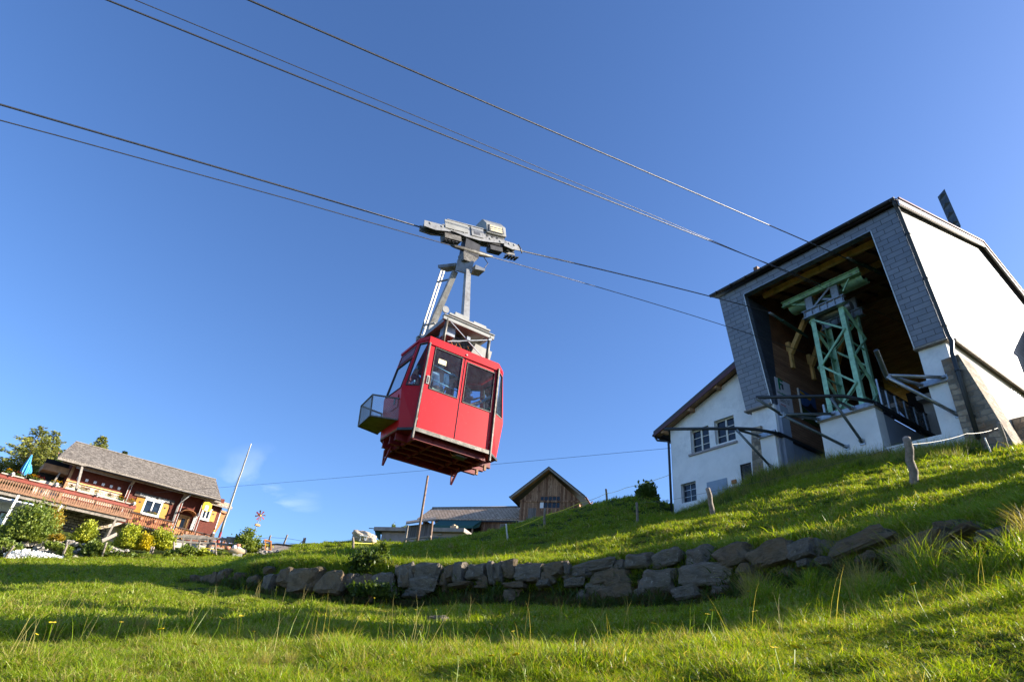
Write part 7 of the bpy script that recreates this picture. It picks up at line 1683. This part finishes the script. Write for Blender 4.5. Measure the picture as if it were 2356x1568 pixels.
def rail(label, x0, x1, wv, z0, z1, mat, top_mat, band, pot=None, dz=0.0, group='carved balcony railings of the restaurant'):
    """balcony railing: carved flat balusters, top board with scalloped skirt"""
    t = empty('balcony_railing', RF((x0+x1)/2, wv, z0), label, 'railing', group)
    n = int((x1-x0)/.155); zz_ = lambda s: dz*(s-x0)/(x1-x0)
    prof = [(.055, 0), (.062, .12), (.062, .30), (.03, .38), (.022, .44), (.03, .50), (.058, .60), (.06, .74), (.03, .86), (.05, 1)]
    H = z1-z0; kept = 0
    stuff = MB(); 
    vis = [i for i in range(n)]
    for i in vis:
        s = x0+.08+i*.155; pts = [RF(s+a, wv, z0+b*H+zz_(s)) for a, b in prof]+[RF(s-a, wv, z0+b*H+zz_(s)) for a, b in prof[::-1]]
        if i < n-95: stuff.prism(pts, RF.W*.025)
        else: m = MB(); m.prism(pts, RF.W*.025); m.build('baluster', mat, t)
    if stuff.v: o = stuff.build('balusters', mat, t); o['kind'] = 'stuff'
    m = MB(); m.bar(RF(x0, wv-.01, z1+.03+zz_(x0)), RF(x1, wv-.01, z1+.03+zz_(x1)), .14, .06); m.build('handrail', top_mat, t)
    if band:
        m = MB(); k = x0; 
        while k < x1-.05:
            m.prism([RF(k, wv-.04, z1+zz_(k)), RF(k+.1, wv-.04, z1+zz_(k)), RF(k+.1, wv-.04, z1-.20+zz_(k)), RF(k+.05, wv-.04, z1-.25+zz_(k)), RF(k, wv-.04, z1-.20+zz_(k))], RF.W*.02); k += .1
        m.build('scalloped_skirt', top_mat, t)
        m = MB(); k = x0
        while k < x1-.05:
            m.prism([RF(k, wv-.04, z0+.05), RF(k+.1, wv-.04, z0+.05), RF(k+.1, wv-.04, z0-.06), RF(k+.05, wv-.04, z0-.12), RF(k, wv-.04, z0-.06)], RF.W*.02); k += .1
        m.build('lower_skirt', 'rail_wood', t)
    k = x0+.05
    while k < x1: m = MB(); m.bar(RF(k, wv+.08, z0-.05+zz_(k)), RF(k, wv+.08, z1+zz_(k)), .09, .09); m.build('rail_post', 'rail_dark', t); k += 1.25
    m = MB(); m.bar(RF(x0, wv+.03, z1-.22+zz_(x0)), RF(x1, wv+.03, z1-.22+zz_(x1)), .03, .06); m.bar(RF(x0, wv+.03, z0+.12+zz_(x0)), RF(x1, wv+.03, z0+.12+zz_(x1)), .03, .06); m.build('rail_bar', 'rail_dark', t)
    return t
rail('long balcony railing with rust-red scalloped top band along the upper terrace', -3.0, 12.35, 56.6, 9.66, 10.58, 'rail_wood', 'rail_top', True)
rail('middle orange balcony railing hung with three clay flower pots', 12.2, 15.72, 56.6, 9.30, 10.06, 'rail_wood_orange', 'rail_dark', False)
rail('lower orange balcony railing in front of the restaurant door', 15.75, 18.9, 56.7, 9.06, 9.74, 'rail_wood_orange', 'rail_dark', False, dz=-.02)
rail('short far balcony railing at the right corner near the flagpole', 18.95, 21.0, 57.2, 8.95, 9.62, 'rail_wood_orange', 'rail_dark', False)

def flowers_at(t, c, n, mat, spread=.16, h=.16, seed=0):
    rr = np.random.default_rng(seed); m = MB(); g = MB()
    for k in range(n):
        p = c+RF.S*rr.normal(0, spread)+RF.W*rr.normal(0, .06)+UPZ*(h+rr.normal(0, .05))
        for q in range(3): a = rr.uniform(0, 6.28); d = Vector((math.cos(a), math.sin(a), rr.uniform(-.3, .5))); e = d.cross(UPZ).normalized(); s = .05; m.add([p-e*s, p+d*s, p+e*s, p-d*s+UPZ*.01], [(0, 1, 2, 3)])
    for k in range(n*2):
        p = c+RF.S*rr.normal(0, spread*1.1)+RF.W*rr.normal(0, .06)+UPZ*abs(rr.normal(h*.3, .06)); d = Vector(rr.normal(0, 1, 3)).normalized(); d.z = abs(d.z); e = d.cross(Vector(rr.normal(0, 1, 3))).normalized(); s = .07; g.add([p-e*s*.3, p+d*s, p+e*s*.3], [(0, 1, 2)])
    m.build('blossom', mat, t, uv=False); g.build('leaves', 'bush_mid', t, uv=False)
G = 'flower boxes along the terrace rail'
for i, s in enumerate((.4, 1.3, 2.5, 3.6, 4.3, 5.3, 6.6, 7.6, 8.5, 9.4, 10.3, 11.1, 11.9)):
    t = empty('flower_box', RF(s, 56.52, 10.66), 'white flower box with %s blossom on the terrace rail' % ('yellow', 'red', 'red and yellow')[i % 3], 'flower box', 'flower boxes with %s blossom on the rail' % ('yellow', 'red', 'red and yellow')[i % 3])
    m = MB(RF); m.box((s-.34, 56.46, 10.63), (s+.34, 56.60, 10.71)); m.build('box', 'beige_wall', t)
    if i % 3 != 1: flowers_at(t, RF(s-(.15 if i % 3 == 2 else 0), 56.52, 10.78), 46, 'flower_yellow', .15, .22, i)
    if i % 3 != 0: flowers_at(t, RF(s+(.18 if i % 3 == 2 else 0), 56.52, 10.78), 46, 'flower_red', .14, .20, i+50)
for i, (x, y) in enumerate(((215, 882), (940, 1052), (1615, 1220))):
    p = rfp('D', x, y, 56.4); m = MB(); m.ball(p, .115, 12); m.bar(p-UPZ*.2, p-UPZ*.1, .05, .05); tag(m.build('globe_lamp', 'globe_white'), ('leftmost white globe lamp on the terrace rail, left of the parasols', 'middle white globe lamp on the terrace rail between flower boxes', 'right white globe lamp on the long terrace rail')[i], 'lamp')
p = rfp('E', 237, 458, 56.4); m = MB(); m.ball(p, .115, 12); m.bar(p-UPZ*.2, p-UPZ*.1, .05, .05); tag(m.build('globe_lamp', 'globe_white'), 'white globe lamp at the right end of the long rail by the yellow shutter', 'lamp')
def pot(label, c, fl, seed):
    t = empty('flower_pot', c, label, 'flower pot'); m = MB(); m.tube([c, c+UPZ*.22], [.09, .14], 12); m.tube([c+UPZ*.2, c+UPZ*.25], .155, 12); m.build('clay_pot', 'terracotta', t)
    flowers_at(t, c+UPZ*.26, 12 if fl else 2, fl or 'bush_mid', .07, .07, seed)
for i, (x, y, fl, lb) in enumerate(((330, 742, None, 'leftmost clay pot hanging on the middle railing'), (560, 790, None, 'clay pot in the middle of the middle railing'), (785, 838, None, 'clay pot at the right end of the middle railing'), (1075, 975, 'flower_yellow', 'clay pot with yellow flowers on the lower railing before the door'), (1245, 1008, None, 'clay pot with green plant right of the one with yellow flowers'))):
    pot(lb, rfp('E', x, y, 56.35), fl, i)
def winbox():
    t = empty('flower_box', RF(14.2, 59.1, 10.6), 'white window box with purple and yellow flowers under the big restaurant window', 'flower box')
    m = MB(RF); m.box((13.55, 59.05, 10.58), (14.85, 59.25, 10.74)); m.build('box', 'white_paint', t)
    flowers_at(t, RF(14.1, 59.1, 10.76), 50, 'flower_purple', .14, .12, 77); flowers_at(t, RF(14.5, 59.1, 10.76), 24, 'flower_yellow', .1, .1, 78)
winbox()
def parasol(label, x0, y0, x1, y1, D, w_, seed):
    b, a = rfp('D', x1, y1, D), rfp('D', x0, y0, D); t = empty('parasol', b, label, 'parasol', 'closed parasols on the terrace'); ax = (a-b); n = 18; rr = random.Random(seed); u = ax.cross(RF.W).normalized(); v = ax.cross(u).normalized()
    vs = []; prof = [(0.0, .55), (.12, .95), (.3, 1.0), (.55, .75), (.8, .42), (1.0, .2)]
    for f, w2 in prof:
        for k in range(n): an = 2*math.pi*k/n; rad = w_*w2*(1 if k % 2 else .62); vs.append(b+ax*f+(u*math.cos(an)+v*math.sin(an))*rad)
    m = MB(); fs = [(i*n+k, i*n+(k+1) % n, (i+1)*n+(k+1) % n, (i+1)*n+k) for i in range(len(prof)-1) for k in range(n)]; m.add(vs, fs+[tuple(range((len(prof)-1)*n, len(prof)*n))]); m.build('canopy', 'parasol_blue', t)
    m = MB(); m.tube([b-ax*.5, a+ax*.04], .025, 6); m.build('pole', 'white_metal', t)
parasol('closed light blue parasol, taller and nearer one of the two on the terrace', 525, 572, 370, 900, 57.4, .26, 1)
parasol('closed blue parasol half hidden behind the taller one', 510, 730, 450, 880, 58.4, .24, 2)
# lantern by the window, little gnome figure on the stump
m = MB(); p = rfp('E', 1290, 655, 58.9); m.bar(p-UPZ*.12, p+UPZ*.1, .16, .16); m.tube([p+UPZ*.1, p+UPZ*.22], [.13, .02], 4); tag(m.build('wall_lantern', 'galv'), 'grey wall lantern left of the small restaurant window', 'lantern')
def stump():
    a, b = rfp('E', 1535, 965, 56.2), rfp('E', 1435, 1230, 56.2); m = MB(); m.tube([b-UPZ*.2, (a+b)/2+RF.S*.05, a], [.22, .18, .17], 10); tag(m.build('tree_stump', 'bark'), 'tall dark tree stump standing before the restaurant corner', 'stump')
    t = empty('garden_figure', a, 'small red and yellow garden figure standing on the dark tree stump', 'garden figure')
    m = MB(); m.tube([a, a+UPZ*.12, a+UPZ*.22], [.09, .10, .06], 10); m.build('body', 'white_paint', t)
    m = MB(); m.tube([a+UPZ*.2, a+UPZ*.32], [.11, .07], 10); m.build('jacket', 'flower_orange', t)
    m = MB(); m.tube([a+UPZ*.36, a+UPZ*.62], [.075, .005], 10); m.build('hat', 'jacket_red', t)
    m = MB(); m.ball(a+UPZ*.34, .065, 8); m.build('head', 'skin', t)
stump()
# ------------------------------------------------------------------ poles, fences, garden things
def dpost(x0, y0, x1, y1, r_m, label, r=None, name='fence_post', cat='post', group='fence posts', mat='post_wood', square=False):
    """post from its top (x0,y0) to its foot (x1,y1) as seen; real base on the ground"""
    b = ground_at(x1, y1) if r is None else at_r(x1, y1, r)
    dep = b.dot(cf); d = ray(x0, y0); a = d*dep
    m = MB(); k = (a-b)
    if square: m.bar(b-UPZ*.25, a, r_m*1.8, r_m*1.8, UPZ if abs(k.normalized().z) < .9 else Vector((0, 1, 0)))
    else:
        rr = random.Random(int(x0)); pts = [b-UPZ*.25]+[b+k*f+Vector((rr.uniform(-1, 1), rr.uniform(-1, 1), 0))*r_m*.25 for f in (.0, .25, .5, .75)]+[a, a+k.normalized()*r_m*.35]
        m.tube(pts, [r_m*1.08, r_m*1.05, r_m, r_m*.98, r_m*.95, r_m*.92, r_m*.5], 9)
    o = m.build(name, mat, smooth=False if square else None); tag(o, label, cat, group); return b, a
def Z4(x, y): return ((2600+x/1.575)/1.7385, (1400+y/1.575)/1.7385)
def ZB(x, y): return ((3300+x/2.613)/1.7385, (1400+y/2.613)/1.7385)
def ZR(x, y): return ((x/2.356)/1.7385, (1650+y/2.356)/1.7385)
bA, tA = dpost(*ZB(850, 915), *ZB(945, 1400), .085, 'thick knotty grey fence post standing nearest, in front of the station steps')
bB, tB = dpost(*Z4(363, 870), *Z4(402, 1045), .07, 'leaning dark fence post in front of the grey house door')
bC, tC = dpost(*zz7(2185+0, 235), *zz7(2195, 405), .06, 'straight fence post on the skyline left of the white house', 34)
bD, tD = dpost(*zz8(203, 152), *zz8(208, 265), .05, 'thin fence post beside the mound left of the white house')
bE, tE = dpost(*zz7(1637, 412), *zz7(1632, 570), .05, 'pale fence post in front of the barn boards')
bF, tF = dpost(*zz7(1288, 548), *zz7(1303, 700), .03, 'thin white fence rod in front of the shed window', mat='white_paint')
bG, tG = dpost(*zz7(1013, 652), *zz7(1010, 762), .05, 'short fence post at the right corner of the concrete garage', 36)
bH, tH = dpost(*ZB(1812, 760), *ZB(1935, 1092), .06, 'weathered post leaning against the foot of the right stone buttress', 22.6)
dpost(*ZB(1668, 915), *ZB(1762, 1142), .022, 'thin white rod with a dark tip before the right stone buttress', 22.4, mat='white_paint', name='fence_rod')
bI, tI = dpost(*z6_(1338, 1040), *z6_(1340, 1190), .065, 'single upright post on the grass left of the garage', 36)
L_ = 'fence posts'
for i, (a, b, lb, r) in enumerate((((128, 1255), (15, 1405), 'strongly leaning bare post at the far left by the white blossom', 47), ((632, 1240), (580, 1375), 'leaning post between the rockery stones and the first dwarf conifer', 48), ((1002, 1225), (948, 1392), 'long leaning post below the right deck post', 48),
    ((1428, 1262), (1402, 1355), 'left one of the two close posts under the right dwarf conifer', 49), ((1450, 1264), (1425, 1355), 'right one of the two close posts under the right dwarf conifer', 49), ((1638, 1218), (1643, 1345), 'crooked post right of the dwarf conifers', 49), ((1883, 1212), (1845, 1355), 'slanting post in front of the orange railing', 49), ((2030, 1225), (2035, 1350), 'pale upright post beside the foot of the flagpole', 49))):
    dpost(*ZR(*a), *ZR(*b), .065, lb, r)
dpost(*z6_(478, 1020), *z6_(455, 1080), .07, 'post peeping up behind the orange sign board', 53); dpost(*z6_(653, 1013), *z6_(612, 1120), .07, 'leaning post between the sign board and the double post', 53)
dpost(*z6_(842, 1046), *z6_(806, 1188), .06, 'right half of the double post at the end of the curved wall', 50); dpost(*z6_(828, 1046), *z6_(792, 1188), .06, 'left half of the double post at the end of the curved wall', 50.2)
m = MB(); m.tube([at_r(*z6_(812, 1078), 50), at_r(*z6_(738, 1142), 50)], .035, 6); tag(m.build('fence_brace', 'post_wood'), 'slanting brace leaning on the double post', 'brace')
# flagpole with red foot
def flagpole():
    b = at_r(*ZR(2025, 1290), 52); dep = b.dot(cf); a = ray(578, 1020)*dep; t = empty('flagpole', b, 'tall leaning birch flagpole with a red painted foot beside the restaurant', 'flagpole'); k = a-b; n = 14; rr = random.Random(8)
    m = MB(); m.tube([b+k*f+Vector((rr.uniform(-1, 1), rr.uniform(-1, 1), 0))*.02 for f in np.linspace(.17, 1, n)], [.085-.045*f for f in np.linspace(0, 1, n)], 9); m.build('pole', 'birch', t)
    m = MB(); m.tube([b-UPZ*.3, b+k*.17], [.10, .088], 9); m.build('painted_foot', 'jacket_red', t); m = MB(); m.tube([b+k*.18-RF.S*.1, b+k*.6-RF.S*.14, a-RF.S*.03], .008, 4); m.build('halyard', 'white_paint', t)
    m = MB(); c = at_r(*ZR(1998, 1352), 50); m.tube([c-UPZ*.1, c+UPZ*.45], .22, 12); tag(m.build('concrete_block', 'concrete'), 'round grey concrete block below the flagpole foot', 'block')
flagpole()
# tapes of the pasture fence
def tape(label, pts, mat='tape_yellow', w_=.02, sag=.05):
    m = MB(); 
    for a, b in zip(pts[:-1], pts[1:]):
        n = 6
        for k in range(n):
            f0, f1 = k/n, (k+1)/n; p = a+(b-a)*f0-UPZ*sag*4*f0*(1-f0); q = a+(b-a)*f1-UPZ*sag*4*f1*(1-f1); m.bar(p, q, .008, w_)
    tag(m.build('fence_tape', mat), label, 'fence tape', 'tapes of the pasture fence')
def near(pa, x, y): return ray(x, y)*(pa.dot(cf))
tape('bright yellow tape rising from the garage corner past the barn to the skyline post', [near(tG, *zz7(1010, 712)), near(tE, *zz7(1300, 605)), near(tE, *zz7(1637, 470)), near(tE, *zz7(1945, 362)), near(tC, *zz7(2185, 275)), at_r(*zz7(2356, 225), 31), at_r(1545, 1090, 31)])
tape('pale tape running along the slope in front of the station to the near knotty post', [near(tD, *zz8(210, 152)), near(tB, *Z4(358, 895)), near(tA, *ZB(845, 985)), at_r(*ZB(1480, 870), 20), at_r(*ZB(1830, 800), 22.5)], 'tape_white', .006, .06)
tape('lower short tape in front of the right stone buttress', [at_r(*ZB(1525, 1022), 21.8), at_r(*ZB(1760, 968), 22.3)], 'tape_white', .006, .0)
tape('yellow tape crossing low in front of the concrete garage', [at_r(*z6_(1340, 1095), 35.9), at_r(*z6_(1560, 1105), 37), at_r(*zz7(400, 735), 33), at_r(*zz7(780, 728), 35), at_r(*zz7(1010, 714), 35.9)], 'tape_yellow', .022, .0)
tape('yellow tape pair leading from the shrub down to the trough planter', [at_r(*ZR(2380, 1215), 47.5), at_r(*ZR(2250, 1265), 48), at_r(*ZR(2050, 1290), 49), at_r(*ZR(1880, 1262), 49)], 'tape_yellow', .03, .0)
m = MB(); m.tube([at_r(*z6_(340, 1055), 53), at_r(*z6_(475, 1040), 53), at_r(*z6_(650, 1050), 53), at_r(*z6_(800, 1075), 50.5)], .012, 5); m.tube([at_r(*z6_(340, 1095), 53), at_r(*z6_(640, 1095), 53), at_r(*z6_(800, 1112), 50.5)], .012, 5)
tag(m.build('fence_wire', 'wire'), 'thin fence wires against the sky behind the orange sign board', 'wire')
# weathered timber rail with bench boards in front of the restaurant
def rails():
    t = empty('timber_fence', at_r(*ZR(1900, 1260), 50), 'weathered grey timber rail fence in front of the restaurant corner', 'fence')
    P = lambda x, y, r=50.5: at_r(*ZR(x, y), r)
    for a, b, h in (((1590, 1158), (2240, 1195), .16), ((1720, 1165), (1960, 1182), .34), ((1590, 1205), (2240, 1245), .14), ((2130, 1192), (2245, 1200), .40)):
        m = MB(); m.bar(P(*a), P(*b), .10, h); m.build('rail', 'old_wood', t)
    for x in (1725, 1800, 1960, 2090, 2150, 2210): m = MB(); m.bar(P(x+6, 1170), P(x-8, 1262), .14, .12); m.build('post', 'old_wood', t)
    m = MB(); a, b = at_r(*ZR(960, 1205), 49), at_r(*ZR(1100, 1140), 49.5); m.bar(a, b, .08, .22); tag(m.build('ramp_beam', 'old_wood'), 'dark beam slanting down at the foot of the right deck post', 'beam')
rails()
def planter():
    r = 47.5; P = lambda x, y, d=0: at_r(*ZR(x, y), r+d)
    t = empty('trough_planter', P(2230, 1330), 'long pale hollowed stone trough on a block below the timber fence', 'planter')
    a, b = P(2145, 1290), P(2325, 1312); k = b-a; m = MB(); m.tube([a, a+k*.12, a+k*.5, a+k*.9, b], [.08, .2, .26, .2, .1], 12); m.build('trough', 'trough_stone', t)
    m = MB(); m.bar(P(2190, 1345), P(2280, 1350), .3, .35); m.build('block', 'concrete_lite', t)
    for i, (x, y, s) in enumerate(((2210, 1262, .16), (2248, 1272, .13), (2268, 1276, .08))):
        m = MB(); m.ball(P(x, y+4, -.1), s, 12); tag(m.build('garden_ball', 'globe_white'), ('largest white ball lying in the stone trough', 'middle-sized white ball lying in the stone trough', 'smallest white ball at the right in the stone trough')[i], 'ball')
    c = P(2140, 1288, -.1); m = MB(); m.tube([c, c+UPZ*.2], [.16, .2], 10); tag(m.build('flower_pot', 'terracotta'), 'empty clay pot left of the white balls by the trough', 'flower pot')
    c = P(2238, 1264, .2); m = MB(); m.tube([c, c+UPZ*.2], [.14, .18], 10); tag(m.build('flower_pot', 'terracotta'), 'clay pot behind the white balls in the trough', 'flower pot')
planter()
def windmill():
    r = 51; P = lambda x, y, d=0: at_r(*z6_(x, y), r+d)
    t = empty('toy_windmill', P(305, 990), 'colourful toy windmill with striped tail on a thin pole above the shrub', 'windmill')
    m = MB(); m.tube([P(295, 1020), P(360, 838)], .035, 6); m.build('pole', 'galv', t); c = P(371, 812)
    S_, U_ = RF.S, UPZ
    for k in range(8):
        a = k*math.pi/4+.3; d = S_*math.cos(a)+U_*math.sin(a); e = d.cross(RF.W).normalized(); m = MB(); m.prism([c+d*.05-e*.02, c+d*.40-e*.06, c+d*.40+e*.06+RF.W*.05, c+d*.05+e*.02], RF.W*.015); m.build('blade', 'jacket_red' if k % 2 else 'rail_dark', t)
    m = MB(); m.disc(c-RF.W*.03, RF.W, .05, .06, 10); m.build('hub', 'flower_yellow', t)
    for q in range(4):
        m = MB(); a = P(340+q*6.5, 782+q*1.5); m.prism([a, P(340+q*6.5+6.3, 783.5+q*1.5), P(344+q*6.5+5, 812+q), P(344+q*6.5-1, 811+q)], RF.W*.02); m.build('tail_stripe', 'orange_wood' if q % 2 == 0 else 'flower_yellow', t)
    m = MB(); a = P(348, 913); m.bar(a-S_*.25, a+S_*.12, .18, .14); m.bar(P(340, 902), P(345, 916), .1, .1); m.build('bird_box', 'ochre_wood', t)
windmill()
def aboard():
    r = 47; P = lambda x, y, d=0: at_r(1020/1.7385+x/17.42/1.7385, 2130/1.7385+y/17.42/1.7385, r+d)
    t = empty('sandwich_board', P(900, 1180), 'orange-framed black sandwich board standing open on the grass edge', 'sign')
    tl, tr, bl, br = P(700, 500), P(1120, 600), P(725, 1180), P(1110, 1200)
    n_ = (tr-tl).cross(bl-tl).normalized(); n_ = n_ if n_.dot(tl) < 0 else -n_
    m = MB(); m.prism([tl, tr, br, bl], n_*-.03); m.build('board', 'slate_board', t)
    def B(x, y, o=.01): return (tl*(1-x)+tr*x)*(1-y)+(bl*(1-x)+br*x)*y+n_*o
    m = MB(); m.ring([B(-.10, -.09), B(1.12, -.09), B(1.10, 1.03), B(-.06, 1.03)], [B(.08, .06), B(.92, .06), B(.92, .97), B(.08, .97)], n_*.05); m.build('frame', 'orange_wood', t)
    m = MB(); m.prism([B(.1, .08), B(.9, .08), B(.9, .22), B(.1, .22)], n_*.01); m.build('header', 'sign_white', t); m = MB(); m.prism([B(.6, .27), B(.9, .27), B(.9, .34), B(.6, .34)], n_*.01); m.build('header', 'plastic_white', t)
    xd = (tr-tl); text('lettering', 'OFFEN', 'tape_yellow', t, B(.5, .52, .02), xd, tl-bl, .26, .004)
    m = MB(); m.disc(B(.42, .84, .01), n_, .10, .01, 12); m.disc(B(.6, .82, .01), n_, .08, .01, 12); m.build('drawing', 'cream_panel', t)
    bk = P(640, 490, .1); m = MB(); m.bar(bk, P(430, 1080, 1.0), .06, .08); m.build('rear_leg', 'rail_wood', t); m = MB(); m.bar(P(1130, 610, .1), P(900, 1150, 1.0), .06, .08); m.build('rear_leg', 'rail_wood', t)
aboard()
def curved():
    r = 52; P = lambda x, y: at_r(*z6_(x, y), r); pts = [(240, 1150), (300, 1142), (360, 1130), (440, 1122), (540, 1112), (640, 1120), (720, 1138), (800, 1172)]
    m = MB()
    for (a, b), (c, d) in zip(pts[:-1], pts[1:]): m.prism([P(a, b), P(c, d), P(c, 1215), P(a, 1215)], Vector((0, .25, 0)))
    t = m.build('curved_wall', 'concrete'); tag(t, 'low curved dark wall behind the orange sign board', 'wall')
    m = MB(); m.tube([P(a, b-3) for a, b in pts], .06, 6); m.build('coping', 'pipe_black', t)
curved()
